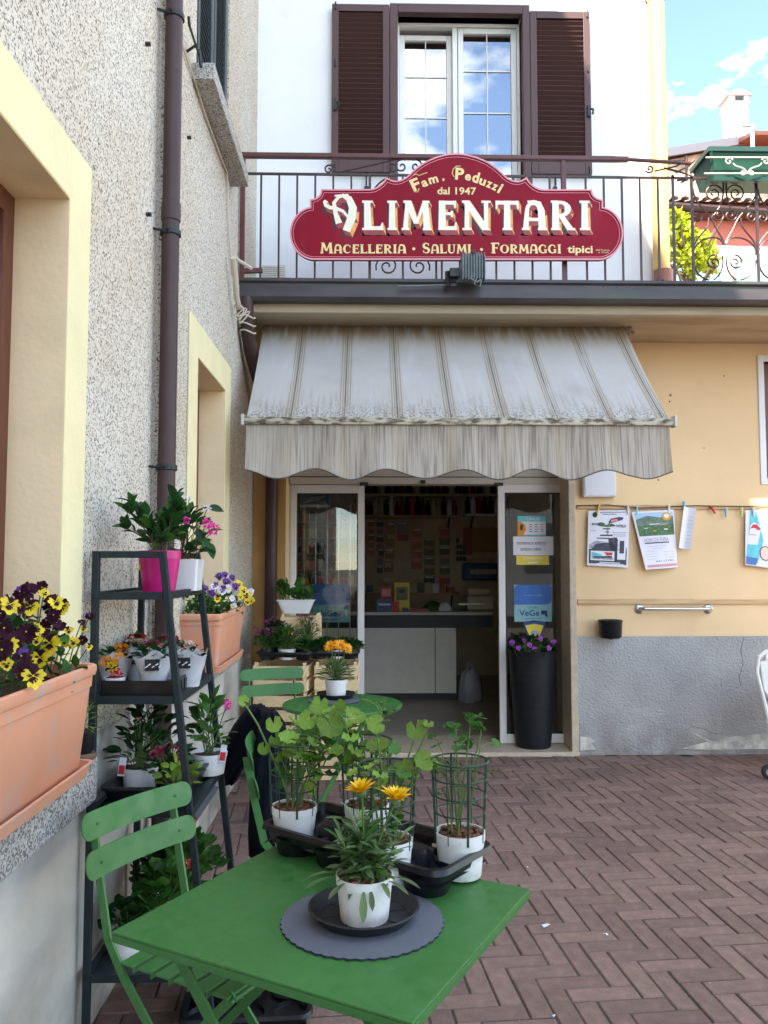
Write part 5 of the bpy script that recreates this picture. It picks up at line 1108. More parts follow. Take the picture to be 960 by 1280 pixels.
# ================================================================== tall planter by the door
q = W(671, 937, Z=.03); pz1 = 1.0
TP = thing('tall_planter', 'tall tapering black planter with small purple flowers beside the right door leaf', 'planter', (q.x, q.y + .13, .029)); PH = W(672, 812, Y=q.y + .13).z - .029
g = G(); pr = [(.0, 0), (.132, 0), (.140, .01)] + [(.140 + .052 * (k_ / 12) ** .9, PH * k_ / 12) for k_ in range(1, 13)]; pr[-1] = (.197, PH); pr[-2] = (pr[-2][0], PH * .955); pr += [(.184, PH), (.176, PH - .08), (0, PH - .08)]
g.lathe(pr, 40); inst('pot', g.mesh('pot', ['planter_black'], smooth=True), TP, Matrix())
g = G(); g.disc((0, 0, PH - .03), .178); inst('soil', g.mesh('soil', ['soil']), TP, Matrix())
TPC = Vector((q.x, q.y + .13, .029 + PH))
# ================================================================== inside the shop
CY = YF + 2.35
ct = W(540, 765, Y=CY).z
CT = thing('shop_counter', 'low pale counter with a dark recess under a light worktop inside the shop', 'counter', (.4, CY + .3, .018))
cx0, cx1 = W(440, 850, Y=CY).x - .7, W(571, 850, Y=CY).x; zf0, zf1 = W(500, 868, Y=CY + .06).z, W(500, 785, Y=CY + .06).z
g = G(); g.box(cx0, cx1, CY + .06, CY + .7, .09, zf1); g.build('front_panel', 'counter', CT)
g = G(); g.box(W(544, 800, Y=CY).x, W(544, 800, Y=CY).x + .008, CY + .054, CY + .06, .09, zf1); g.box(cx0, cx1, CY + .1, CY + .7, .018, .09); g.box(cx0, W(618, 850, Y=CY).x, CY + .07, CY + .7, zf1, ct - .04); g.build('recess', 'black', CT)
g = G(); g.box(cx0, W(615, 765, Y=CY).x, CY, CY + .75, ct - .035, ct); g.build('worktop', mat('worktop', (.52, .47, .38), .4), CT, bevel=.004)
def on_counter(x0, x1, y1, name, lab, cat, m_, dy=.15, h=None, tilt=0, fn=None):
    Yc = CY + dy; a, b = W(x0, 770, Y=Yc).x, W(x1, 770, Y=Yc).x; z1 = W(540, y1, Y=Yc).z
    t = thing(name, lab, cat, ((a + b) / 2, Yc, ct)); g = G(); g.box(a, b, Yc, Yc + .03, ct, z1); g.build('body', m_, t)
    return t, a, b, z1, Yc
M['counter_blue'] = M['print_navy']
t, a, b, z1, Yc = on_counter(471, 490, 749, 'leaflet_box', 'navy blue leaflet box on the counter', 'box', 'print_navy', .1)
g = G(); g.box(a + .02, b - .02, Yc - .003, Yc, (ct + z1) / 2, (ct + z1) / 2 + .02); g.build('print', 'paper', t)
t, a, b, z1, Yc = on_counter(476, 490, 734, 'notice_card', 'red and white notice card standing behind the navy box', 'card', 'print_red', .18)
g = G(); g.box(a + .015, b - .015, Yc - .003, Yc, z1 - .10, z1 - .02); g.build('print', 'sign_pink', t)
t, a, b, z1, Yc = on_counter(493, 512, 728, 'notice_card', 'yellow framed notice card standing on the counter', 'card', 'print_yellow', .2)
g = G(); g.box(a + .02, b - .02, Yc - .003, Yc, ct + .12, z1 - .05); g.build('print', mat('card_print', (.25, .22, .12), .6), t); g = G(); g.box(a + .05, b - .05, Yc - .006, Yc - .003, z1 - .12, z1 - .08); g.build('emblem', 'black', t)
t, a, b, z1, Yc = on_counter(489, 499, 752, 'leaflet_box', 'small red box beside the yellow card', 'box', 'print_red', .12)
t, a, b, z1, Yc = on_counter(503, 511, 760, 'tape_holder', 'small black block on the counter edge', 'holder', 'black', .02)
# scale, greenery and bread on the counter
Yc = CY + .35; a, b = W(584, 770, Y=Yc).x, W(617, 770, Y=Yc).x; z1 = W(600, 736, Y=Yc).z
t = thing('shop_scale', 'beige weighing scale at the right end of the counter', 'scale', ((a + b) / 2, Yc, ct)); g = G(); g.box(a, b, Yc, Yc + .25, ct, z1 - .08); g.box(a + .02, b - .02, Yc + .1, Yc + .2, z1 - .08, z1); g.build('scale_body', 'interior', t, bevel=.02)
g = G(); g.box(a - .1, a + .2, Yc - .05, Yc + .2, ct + .06, ct + .075); g.build('pan', 'steel', t)
def lump(name, x, y, rx, rz, Y, lab, cat, m_, base):
    q = W(x, y, Y=Y); t = thing(name, lab, cat, (q.x, Y, base)); g = G(); n = 10
    V = []; 
    for j in range(7):
        for i in range(n): a_ = i / n * 6.283; th = j / 6 * 1.57; V.append((rx * math.cos(th) * math.cos(a_) * ru(.8, 1.15), rx * .6 * math.cos(th) * math.sin(a_) * ru(.8, 1.1), rz * math.sin(th) * ru(.85, 1.1)))
    g.add(V, [(j * n + i, j * n + (i + 1) % n, (j + 1) * n + (i + 1) % n, (j + 1) * n + i) for j in range(6) for i in range(n)]); inst('body', g.mesh('body', [m_], smooth=True), t, Matrix()); return t
lump('salad_heap', 541, 765, .13, .10, CY + .3, 'green salad heap on the counter', 'vegetables', 'leaf_mid', ct); lump('bread_bag', 556, 765, .08, .09, CY + .25, 'pale bread bag next to the salad on the counter', 'bag', 'paper', ct)
lump('cloth_heap', 525, 768, .14, .04, CY + .2, 'red and white cloth lying flat on the counter', 'cloth', 'sign_pink', ct)
# plastic bag on the floor, right of the counter
bq = W(588, 880, Y=CY - .1); bg = thing('shopping_bag', 'pale crumpled carrier bag with two handles on the floor right of the counter', 'bag', (bq.x, CY - .1, .018)); g = G(); n = 22; V = []
for r_, z in ((.10, 0), (.125, .03), (.13, .12), (.12, .22), (.09, .30), (.045, .35)):
    for i in range(n): a_ = i / n * 6.283; q_ = r_ * ru(.86, 1.12); V.append((q_ * math.cos(a_), q_ * .55 * math.sin(a_), z + ru(-.012, .012)))
g.add(V, [(j * n + i, j * n + (i + 1) % n, (j + 1) * n + (i + 1) % n, (j + 1) * n + i) for j in range(5) for i in range(n)]); inst('bag_body', g.mesh('bag_body', ['bag'], smooth='leaf'), bg, Matrix())
for s_ in (-.02, .02): g = G(); g.tube([(-.03, s_, .33), (-.025, s_, .40), (0, s_, .43), (.025, s_, .40), (.03, s_, .33)], .007, 5); inst('handle', g.mesh('handle', ['bag']), bg, Matrix())
# shelves on the back wall
BY = RB - .02
def shelf(x0, x1, y_, lab, depth=.28, m_='lath'):
    a, b, z = W(x0, y_, Y=BY - depth).x, W(x1, y_, Y=BY - depth).x, W(540, y_, Y=BY - depth).z
    t = thing('wall_shelf', lab, 'shelf', ((a + b) / 2, BY, z)); g = G(); g.box(a, b, BY - depth, BY, z - .03, z); g.build('board', m_, t)
    for x_ in (a + .1, b - .1): g = G(); g.beam((x_, BY, z - .2), (x_, BY - depth * .8, z - .03), .02, .02); g.build('bracket', 'black', t)
    return a, b, z, BY - depth
def bottle_mesh(m_, r, h): g = G(); g.lathe([(0, 0), (r, 0), (r, h * .6), (r * .45, h * .75), (r * .4, h * .95), (r * .45, h), (0, h)], 10); return g.mesh('bottle', [m_], smooth=True)
bms_ = {k_: bottle_mesh(k_, .036, .24) for k_ in ('bottle_a', 'bottle_b', 'bottle_c', 'print_red', 'paper')}
ORD = 'first second third fourth fifth sixth seventh eighth ninth tenth eleventh twelfth thirteenth fourteenth fifteenth sixteenth seventeenth eighteenth nineteenth twentieth twenty-first twenty-second'.split()
def put_bottles(a, b, z, y, seq, wh, n):
    for i in range(n):
        kk = seq[i % len(seq)]; o = bpy.data.objects.new('bottle', bms_[kk]); COL.objects.link(o); o.location = (a + (b - a) * (i + .5) / n, y + ru(.03, .12), z); o.scale = (1, 1, ru(.75, 1.15)); MW[o.name] = Matrix()
        tag(o, {'bottle_a': 'dark red', 'bottle_b': 'pale cream', 'bottle_c': 'dark', 'print_red': 'bright red', 'paper': 'white'}[kk] + ' bottle, ' + ORD[i] + ' from the left on ' + wh, 'bottle', 'bottles on ' + wh)
a, b, z, y = shelf(440, 572, 644, 'long wooden wall shelf full of bottles behind the counter'); put_bottles(a, b, z, y, ('print_red', 'bottle_c', 'bottle_a', 'bottle_c', 'bottle_b', 'bottle_b', 'bottle_c', 'paper', 'bottle_a', 'bottle_a', 'bottle_c'), 'the long shelf behind the counter', 20)
a, b, z, y = shelf(582, 640, 642, 'short pale shelf right of the long bottle shelf', m_='paper'); put_bottles(a, b, z, y, ('bottle_c', 'paper', 'bottle_a', 'bottle_c'), 'the short pale shelf', 8)
a, b, z, y = shelf(446, 640, 617, 'upper dim shelf close to the ceiling of the shop', m_='interior'); put_bottles(a, b, z, y, ('bottle_c', 'bottle_a', 'bottle_c', 'bottle_b', 'bottle_c'), 'the upper dim shelf', 22)
# strips of small goods packets hanging under the shelf
def strip(name, xs, ys, n, mats_, lab, cat='packet strip', wpx=11, tilt=0):
    z0 = W(540, ys[0], Y=BY - .06).z; z1 = W(540, ys[1], Y=BY - .06).z; xa = W(xs, 650, Y=BY - .06).x; w_ = wpx / 1000 * BY
    t = thing(name, lab, cat, (xa + w_ / 2, BY - .06, z0)); h_ = (z0 - z1) / n
    for i in range(n):
        g = G(); zc = z0 - h_ * (i + .5); x_ = xa - tilt * (z0 - zc); g.box(x_, x_ + w_, BY - .075, BY - .06, zc - h_ * .42, zc + h_ * .42); g.box(x_ + w_ * .08, x_ + w_ * .92, BY - .078, BY - .075, zc + h_ * .22, zc + h_ * .38, 1)
        g.build('packet', [mats_[i % len(mats_)], 'sign_pink' if i % 2 else 'paper'], t)
for k_, (nm, col) in enumerate((('pk_amber', (.35, .18, .04)), ('pk_orange', (.42, .12, .03)), ('pk_red', (.38, .04, .03)), ('pk_green', (.13, .14, .07)), ('pk_grey', (.20, .19, .17)), ('pk_black', (.03, .03, .035)))): M[nm] = mat(nm, col, .5, objvar=.2, dirt=(.3, .25, .2, .5), dscale=30, dthr=.55)
strip('packet_strip', 460, (650, 694), 5, ('pk_orange', 'pk_amber'), 'amber packets hanging at the far left of the goods wall', wpx=8)
strip('packet_strip', 471, (650, 688), 4, ('pk_black', 'pk_grey'), 'black and grey packets second from the left on the goods wall', wpx=8)
strip('packet_strip', 484, (652, 716), 4, ('pk_amber',), 'olive packets with twenty labels on the goods wall', wpx=11, tilt=.07)
strip('packet_strip', 473, (685, 717), 3, ('pk_black', 'pk_grey'), 'dark narrow packets below the black ones on the goods wall', wpx=7, tilt=.07)
strip('packet_strip', 496, (652, 677), 2, ('pk_grey', 'pk_red'), 'grey and rust packets above the empty wall part', wpx=14)
strip('packet_strip', 514, (660, 712), 4, ('pk_orange',), 'four rust orange packets in a column', wpx=13)
strip('packet_strip', 530, (672, 731), 5, ('pk_green', 'pk_green', 'pk_green', 'pk_green', 'pk_black'), 'green packet column with a black last packet', wpx=13)
strip('packet_strip', 549, (658, 731), 6, ('pk_red', 'pk_green', 'pk_green', 'pk_grey', 'pk_green', 'pk_red'), 'mixed green and red packet column at the right', wpx=13)
g = G()
for yy in (671, 689, 707, 724): text(g, '20%', W(488 - (yy - 671) * .09, 700, Y=BY - .09).x, W(488, yy + 2, Y=BY - .09).z, .05, lambda u, v: (u, BY - .09, v), 0, .09, .03)
tag(g.build('price_tags', 'paper', None), 'small price numbers hung on the olive packets', 'price tags')
q = W(575, 690, Y=BY - .05); g = G()
for i in range(10): g.box(q.x - .05 + (i % 3) * .045, q.x - .01 + (i % 3) * .045, BY - .06, BY - .03, q.z - .12 + (i // 3) * .08, q.z - .06 + (i // 3) * .08)
tag(g.build('battery_cards', 'pk_black', None), 'black battery cards hanging right of the packet columns', 'battery cards')
a, b = W(583, 690, Y=BY - .03), W(625, 660, Y=BY - .03); g = G(); g.box(a.x, b.x, BY - .03, BY - .01, a.z, b.z); tag(g.build('amber_board', 'amber', None), 'dull orange board on the back wall right of the battery cards', 'board')
g = G(); a, b = W(579, 694, Y=BY - .05), W(590, 660, Y=BY - .05); g.box(a.x, b.x, BY - .05, BY - .03, a.z, b.z); tag(g.build('red_banner', 'pk_red', None), 'narrow dark red banner beside the orange board', 'banner')
a, b = W(580, 725, Y=BY - .3), W(622, 704, Y=BY - .3); t = thing('slicer_machine', 'dark blue machine with a pale rounded top on the back worktop', 'machine', ((a.x + b.x) / 2, BY - .3, a.z)); g = G(); g.box(a.x, b.x, BY - .3, BY - .05, a.z, b.z); g.build('machine_body', 'print_navy', t, bevel=.02)
g = G(); g.lathe([(0, .06), (.15, .05), (.2, 0), (0, 0)], 20, ((a.x + b.x) / 2, BY - .2, b.z)); g.build('machine_cover', 'interior', t, smooth=True); g = G(); g.box(a.x + .08, b.x - .02, BY - .31, BY - .3, (a.z + b.z) / 2 - .03, (a.z + b.z) / 2 + .03); g.build('machine_plate', 'interior', t)
# product rack behind the left glass leaf
t = thing('product_rack', 'wire display rack of colourful packets behind the left glass leaf', 'display rack', (-.35, YF + 1.3, .018)); Yr = YF + 1.3; a, b = W(366, 700, Y=Yr).x, W(452, 700, Y=Yr).x
for i in range(7):
    x_ = a + (b - a) * i / 6; g = G(); g.tube([(x_, Yr, .018), (x_, Yr, 2.12)], .006, 5); g.build('upright', 'steel', t)
for j, y_ in enumerate((652, 672, 691, 712, 732)):
    z = W(410, y_, Y=Yr).z; g = G(); g.box(a, b, Yr, Yr + .25, z - .012, z); g.build('shelf', 'pk_grey', t)
    for i in range(9):
        x_ = a + (b - a) * (i + .1 + .2 * rnd()) / 9; g = G(); hh = ru(.06, .12); g.box(x_, x_ + .06, Yr + .04, Yr + .16, z + .001, z + hh); g.build('packet', random.choice(['pk_amber', 'pk_red', 'pk_green', 'interior', 'pk_grey', 'pk_orange', 'bottle_a', 'pk_black']), t)

a, b, z, y = shelf(446, 575, 741, 'low shelf of small boxes just above the counter behind it', .2)
for i in range(13):
    x_ = a + .03 + (b - a - .1) * i / 13; g = G(); w_ = ru(.06, .11); g.box(x_, x_ + w_, y + .02, y + .12, z, z + ru(.07, .16)); tag(g.build('goods_box', random.choice(['pk_amber', 'pk_red', 'pk_green', 'interior', 'pk_orange', 'paper', 'print_navy']), None), ORD[i] + ' small box from the left on the low shelf behind the counter', 'box', 'boxes on the low shelf behind the counter')
# ================================================================== leaves and flowers
def leaf_oval(w=.5, curl=.15, fold=.12, seg=5, tip=.85, wav=0):
    V = []; Fc = []
    for i in range(seg + 1):
        t = i / seg; ww = w * .5 * (math.sin(math.pi * min(1, t ** tip)) ** .8 if 0 < t < 1 else .02); z = -curl * t * t
        V += [(-ww, t, z + fold * ww * 2 + wav * math.sin(t * 9)), (0, t, z), (ww, t, z + fold * ww * 2 - wav * math.sin(t * 9))]
    for i in range(seg):
        a = i * 3; Fc += [(a, a + 1, a + 4, a + 3), (a + 1, a + 2, a + 5, a + 4)]
    return V, Fc
def leaf_lobed(n=28, lobes=7, depth=.14, cup=.18, notch=.25):
    V = [(0, 0, 0)]; Fc = []
    for ring_, rr in enumerate((.5, 1.0)):
        for i in range(n + 1):
            a = -math.pi / 2 + R(18) + (2 * math.pi - R(36)) * i / n; s = 1 - (depth * abs(math.sin(lobes * (a + math.pi / 2) / 2)) ** .7 if rr == 1 else 0) + (.03 * math.sin(i * 5.1) if rr == 1 else 0)
            r_ = .5 * rr * s; V.append((r_ * math.cos(a), r_ * math.sin(a), cup * r_ * r_ * 2 - .05 * math.sin(i * 1.7) * (rr == 1)))
    m_ = n + 1
    for i in range(n): Fc.append((0, 1 + i, 2 + i)); Fc.append((1 + i, 1 + m_ + i, 2 + m_ + i, 2 + i))
    return V, Fc
LEAF = {'oval': leaf_oval(.5), 'broad': leaf_oval(.62, .22, .1), 'narrow': leaf_oval(.17, .30, .2, 4, 1.3), 'spoon': leaf_oval(.22, .35, .15, 6, 1.9), 'small': leaf_oval(.55, .1, .1, 3), 'lobed': leaf_lobed(), 'round': leaf_lobed(20, 12, .05, .22)}
LM = {}
def leaf_mesh(kind, m_):
    k_ = kind + m_
    if k_ not in LM:
        g = G(); g.add(*LEAF[kind]); LM[k_] = g.mesh('leaf', [m_], smooth='leaf')
    return LM[k_]
def rdir(tilt0, tilt1, az=None):
    a = ru(0, 6.283) if az is None else az; t = R(ru(tilt0, tilt1)); return Vector((math.cos(a) * math.sin(t), math.sin(a) * math.sin(t), math.cos(t)))
def bush(root, c, rad, h, n, kind, m_, size, single=False, tilt=(20, 100), name='foliage', stems=True, low=.15, jitter=.35, stem_m='stem'):
    """leaves on short stems spread through a dome of radius rad and height h above c (local)"""
    c = Vector(c); g = G(); gs = G()
    for i in range(n):
        az = ru(0, 6.283); q = rnd() ** .5; v = ru(low, 1); prof = math.sqrt(max(0, 1 - (max(0, v - .35) / .68) ** 2)); p = c + Vector((math.cos(az) * rad * q * prof, math.sin(az) * rad * q * prof, h * v))
        out = Vector((math.cos(az) * q, math.sin(az) * q, .15 + .9 * v * (1 - q * .5))) + Vector((ru(-1, 1), ru(-1, 1), ru(-.6, .6))) * jitter
        s = size * ru(.65, 1.2); up = Vector((ru(-.4, .4), ru(-.4, .4), 1))
        T = TR(p, out, s, up, ru(-.5, .5))
        if single: inst('leaf', leaf_mesh(kind, m_), root, T)
        else: g.add(*LEAF[kind], 0, T)
        if stems and i % 3 == 0: b0 = c + Vector((ru(-1, 1), ru(-1, 1), 0)) * rad * .25; gs.tube([b0, b0.lerp(p, .5) + Vector((0, 0, h * .12)), p], .0016, 3, cap=False)
    if not single: inst(name, g.mesh(name, [m_], smooth='leaf'), root, Matrix())['kind'] = 'stuff'
    if stems: inst('stems', gs.mesh('stems', [stem_m]), root, Matrix())['kind'] = 'stuff'
def petalfan(pts, r, a, spread, n=7, z=0, cup=.15, ruffle=.1):
    """a rounded petal of length r pointing at angle a, drawn from the flower's middle"""
    V = [(0, 0, z)]; 
    for i in range(n + 1):
        b = a + spread * (i / n - .5); rr = r * (.72 + .28 * math.sin(math.pi * i / n)) * (1 + ruffle * math.sin(i * 2.3)); V.append((rr * math.cos(b), rr * math.sin(b), z + cup * rr * rr + .04 * math.sin(i * 2.9)))
    return V, [(0, i, i + 1) for i in range(1, n + 1)]
PM = {}
def pansy(top, low, eye='petal_dark'): return (top, low, eye)
def pansy_mesh(top, low, eye, key):
    k_ = (top, low, eye, key)
    if k_ in PM: return PM[k_]
    g = G()
    for a in (62, 118): g.add(*petalfan(None, ru(.42, .54), R(a + ru(-9, 9)), R(ru(80, 105)), z=-.03, cup=ru(-.5, .6), ruffle=ru(.06, .2)), 0)
    for a in (5, 175): g.add(*petalfan(None, ru(.44, .54), R(a + ru(-8, 8)), R(ru(78, 100)), z=.0, cup=ru(-.3, .9), ruffle=ru(.06, .2)), 1)
    g.add(*petalfan(None, ru(.46, .58), R(-90 + ru(-8, 8)), R(ru(100, 130)), z=.02, cup=ru(-.5, .7), ruffle=ru(.06, .2)), 1)
    for a in (8, 172): g.add(*petalfan(None, .27, R(a), R(50), z=.045), 2)
    g.add(*petalfan(None, .33, R(-90), R(95), z=.06), 2)
    g.disc((0, 0, .075), .045, 6, 3)
    PM[k_] = g.mesh('flower', [top, low, eye, 'petal_yellow'], smooth='leaf'); return PM[k_]
def daisy(m1, m2, n=20, cup=.35, key=''):
    k_ = ('d', m1, m2, n, cup)
    if k_ in PM: return PM[k_]
    g = G()
    for lay, (nn, r_, cc) in enumerate(((n, .5, cup), (n - 4, .40, cup * 1.5), (n - 9, .27, cup * 2.1))):
        for i in range(nn):
            a = 2 * math.pi * (i + .3 * lay) / nn; T = Matrix.Translation((0, 0, .02 * lay)) @ Matrix.Rotation(a, 4, 'Z') @ Matrix.Rotation(R(cc * 60 + ru(-9, 9)), 4, 'X') @ Matrix.Scale(r_ * ru(.88, 1.08), 4)
            V, Fc = leaf_oval(.26, .12, .25, 4); g.add(V, Fc, lay % 2 if lay else 0, T)
    g.lathe([(.0, -.12), (.10, -.08), (.14, .02), (.08, .09), (0, .1)], 10, m=2)
    PM[k_] = g.mesh('flower', [m1, m2, 'stem'], smooth='leaf'); return PM[k_]
def cluster(m_, n=26):
    n = int(n * 2.2)
    k_ = ('c', m_, n)
    if k_ in PM: return PM[k_]
    g = G()
    for i in range(n):
        d = rdir(0, 85); p = d * .42; g.add(*LEAF['small'], 0, TR(p, d + Vector((ru(-.8, .8), ru(-.8, .8), 0)), .27)); g.add(*LEAF['small'], 0, TR(p, Vector((-d.y, d.x, .5)), .24))
    PM[k_] = g.mesh('flower', [m_], smooth='leaf'); return PM[k_]
def flower(root, me, p, face, size, stem_from=None, roll=0, label=None, m_='stem'):
    """flower whose own +Z looks along face"""
    me = pansy_mesh(*me, random.randrange(6)) if isinstance(me, tuple) else me; f = (Vector(face).normalized() + Vector((ru(-.25, .25), ru(-.1, .1), ru(-.25, .25))) * (.9 if len(me.materials) == 4 else .1)).normalized(); q = f.to_track_quat('Z', 'Y'); T = Matrix.Translation(Vector(p)) @ q.to_matrix().to_4x4() @ Matrix.Rotation(roll, 4, 'Z') @ Matrix.Scale(size, 4)
    o = inst('flower', me, root, T, label)
    if stem_from is not None:
        a = Vector(stem_from); b = Vector(p) - f * size * .08; g = G(); g.tube([a, a.lerp(b, .55) + Vector((0, 0, (b - a).length * .08)), b], .0019, 4, cap=False); inst('flower_stem', g.mesh('flower_stem', [m_]), root, Matrix())
    return o
def pot(root, r, h, m_='white_pot', taper=.82, soil='soil', z=0, lip=True, chips=0, name='pot', c=(0, 0)):
    g = G(); pr = [(0, z), (r * taper, z), (r * taper + .001, z + .004), (r * .955, z + h * .80)]
    pr += ([(r * .985, z + h * .805), (r, z + h * .99), (r, z + h), (r * .95, z + h), (r * .93, z + h * .86), (0, z + h * .86)] if lip else [(r, z + h), (r * .95, z + h), (r * .93, z + h * .86), (0, z + h * .86)])
    g.lathe(pr, 32, (c[0], c[1], 0)); o = inst(name, g.mesh(name, [m_], smooth=True), root, Matrix())
    g = G(); n = 14; V = [(c[0], c[1], z + h * .93)]
    for j, q in enumerate((.35, .7, .945)):
        for i in range(n): a = i / n * 6.283; V.append((c[0] + r * q * math.cos(a), c[1] + r * q * math.sin(a), z + h * .9 + ru(-.004, .006)))
    Fc = [(0, 1 + i, 1 + (i + 1) % n) for i in range(n)] + [(1 + j * n + i, 1 + (j + 1) * n + i, 1 + (j + 1) * n + (i + 1) % n, 1 + j * n + (i + 1) % n) for j in range(2) for i in range(n)]
    g.add(V, Fc); inst('soil', g.mesh('soil', [soil], smooth=True), root, Matrix())
    if chips:
        g = G()
        for i in range(chips):
            a, q = ru(0, 6.283), rnd() ** .5 * r * .9; T = Matrix.Translation((c[0] + q * math.cos(a), c[1] + q * math.sin(a), z + h * .93 + ru(0, .006))) @ Matrix.Rotation(ru(0, 3), 4, 'Z') @ Matrix.Rotation(ru(-.5, .5), 4, 'X'); s = ru(.003, .008); g.box(-s, s, -s * .5, s * .5, -.0015, .0015, 0, T)
        inst('bark_chips', g.mesh('bark_chips', ['bark']), root, Matrix())['kind'] = 'stuff'
    return o
# ================================================================== square table
TZ = .73
tl, trr, tf = W(132, 1168, Z=TZ), W(665, 1108, Z=TZ), W(521, 1273, Z=TZ); tb = tl + trr - tf; tc_ = (tl + trr) / 2
ex = (trr - tf).normalized(); ey = (tl - tf); ey = (ey - ex * ey.dot(ex)).normalized(); LX = (trr - tf).length; LY = (tl - tf).length
tang = math.atan2(ex.y, ex.x)
TB = thing('bistro_table', 'square green metal folding table in the foreground carrying the potted plants', 'table', (tc_.x, tc_.y, 0), tang)
g = G(); V = []; n = 20
g.box(-LX / 2, LX / 2, -LY / 2, LY / 2, TZ - .006, TZ); 
g.box(-LX / 2, LX / 2, -LY / 2, -LY / 2 + .006, TZ - .022, TZ - .0062); g.box(-LX / 2, LX / 2, LY / 2 - .006, LY / 2, TZ - .022, TZ - .0062); g.box(-LX / 2, -LX / 2 + .006, -LY / 2 + .006, LY / 2 - .006, TZ - .022, TZ - .0062); g.box(LX / 2 - .006, LX / 2, -LY / 2 + .006, LY / 2 - .006, TZ - .022, TZ - .0062)
inst('tabletop', g.mesh('tabletop', ['green'], bevel=.0022), TB, Matrix())
def legbar(root, a, b, w_=.028, t_=.007, name='leg', m_='green', ax=(1, 0, 0)): g = G(); g.beam(a, b, t_, w_, up=(0, 1, 0) if ax[0] else (1, 0, 0)); return inst(name, g.mesh(name, [m_], bevel=.001, seg=1), root, Matrix())
for sx in (-1, 1):
    x_ = sx * LX * .36; legbar(TB, (x_, -LY * .42, TZ - .03), (x_, LY * .40, .01)); legbar(TB, (x_ - sx * .016, LY * .42, TZ - .03), (x_ - sx * .016, -LY * .40, .01))
for s_y, zz in ((-.40, .03), (.40, .03), (-.42, TZ - .035), (.42, TZ - .035)): g = G(); g.tube([(-LX * .36, s_y * LY, zz), (LX * .36, s_y * LY, zz)], .007, 8); inst('crossbar', g.mesh('crossbar', ['green'], smooth=True), TB, Matrix())
# ================================================================== bistro chairs
def chair(label, group='green folding bistro chairs'):
    t = thing('bistro_chair', label, 'chair', (0, 0, 0), 0, group); w2 = .168
    # local: sitter looks to -Y, back at +Y; seat z .45
    for z0, z1 in ((.758, .828), (.660, .730)):
        g = G(); n = 10; hh = (z1 - z0) / 2; prof_ = []
        for i in range(9): a = math.pi / 2 + math.pi * i / 8; prof_.append((-w2 - .012 + hh * .8 * math.cos(a), hh * math.sin(a)))
        for i in range(9): a = -math.pi / 2 + math.pi * i / 8; prof_.append((w2 + .012 + hh * .8 * math.cos(a), hh * math.sin(a)))
        zc = (z0 + z1) / 2; yb = .20 + (zc - .45) * .20
        m3 = lambda u, v, q: (u, yb + v * .2 + q - .022 * (1 - (u / .2) ** 2) * -1, zc + v)
        # strip of quads so the slat can curve
        us = sorted({round(p[0], 4) for p in prof_} | {x_ * .04 - .16 for x_ in range(9)})
        def hv(u): 
            e = abs(u) - (w2 + .012)
            return hh if e <= 0 else hh * math.sqrt(max(0, 1 - (e / (hh * .8)) ** 2))
        V = []
        for u in us:
            h_ = max(.0005, hv(u))
            V += [m3(u, -h_, 0), m3(u, h_, 0), m3(u, h_, .0045), m3(u, -h_, .0045)]
        Fc = []
        for i in range(len(us) - 1):
            a = i * 4
            for k_ in range(4): Fc.append((a + k_, a + (k_ + 1) % 4, a + 4 + (k_ + 1) % 4, a + 4 + k_))
        g.add(V, Fc)
        s = inst('back_slat', g.mesh('back_slat', ['green2'], smooth=True), t, Matrix())
        for sx in (-1, 1):
            g = G(); g.lathe([(.0, .003), (.004, .002), (.005, 0)], 8, T=Matrix.Translation(Vector(m3(sx * w2 * .88, 0, -.0005))) @ Matrix.Rotation(R(90), 4, 'X')); inst('rivet', g.mesh('rivet', ['green']), s, Matrix())
    for sx in (-1, 1):
        x_ = sx * w2 * .88
        g = G(); pts = [Vector((x_, .20 + .36 * .2 + .022, .80)), Vector((x_, .20 + .22 * .2 + .022, .66)), Vector((x_, .228, .50)), Vector((x_, .17, .42)), Vector((x_, -.22, .01))]
        for a, b in zip(pts, pts[1:]): g.beam(a, b + (b - a).normalized() * .002, .007, .026)
        inst('leg', g.mesh('leg', ['green2']), t, Matrix(), 'long leg that runs up as the back post')
        g = G(); g.beam((x_ - sx * .014, -.19, .455), (x_ - sx * .014, .24, .01), .007, .024); inst('leg', g.mesh('leg', ['green2']), t, Matrix())
    for i in range(6):
        y = -.185 + i * .062; g = G(); g.box(-w2 + .012, w2 - .012, y, y + .048, .452, .458); g.box(-w2 + .012, w2 - .012, y, y + .004, .440, .452); inst('seat_slat', g.mesh('seat_slat', ['green2'], bevel=.001, seg=1), t, Matrix())
    for (y, z) in ((-.19, .02), (.21, .02), (-.19, .445), (.18, .445)): g = G(); g.tube([(-w2 * .88, y, z), (w2 * .88, y, z)], .006, 8); inst('crossbar', g.mesh('crossbar', ['green2'], smooth=True), t, Matrix())
    return t
def seatchair(t, back_l, back_r, label=None):
    """put the chair so that the ends of its top slat (seen from behind, sitter's right first) are at these ground points"""
    m_ = (back_l + back_r) / 2; d = (back_r - back_l); ang_ = math.atan2(d.y, d.x)     # local +X
    T = Matrix.Translation((m_.x, m_.y, 0)) @ Matrix.Rotation(ang_, 4, 'Z') @ Matrix.Translation((0, -.27, 0)); t.location = T.translation; t.rotation_euler = (0, 0, ang_); MW[t.name] = T
    if label: t['label'] = label
c1 = chair('green folding chair in the left foreground pushed under the square table')
seatchair(c1, W(118, 1015, Z=.83), W(227, 978, Z=.83))
c2 = copy_tree(c1); seatchair(c2, W(307, 845, Z=.79), W(373, 832, Y=5.22), 'green folding chair in front of the wooden crates by the round table')
c3 = copy_tree(c1); c3['label'] = 'green folding chair seen edge on under the black jacket'; seatchair(c3, W(331, 1010, Z=.77) * 1, W(331, 1010, Z=.77) + Vector((-.10, .33, 0)))
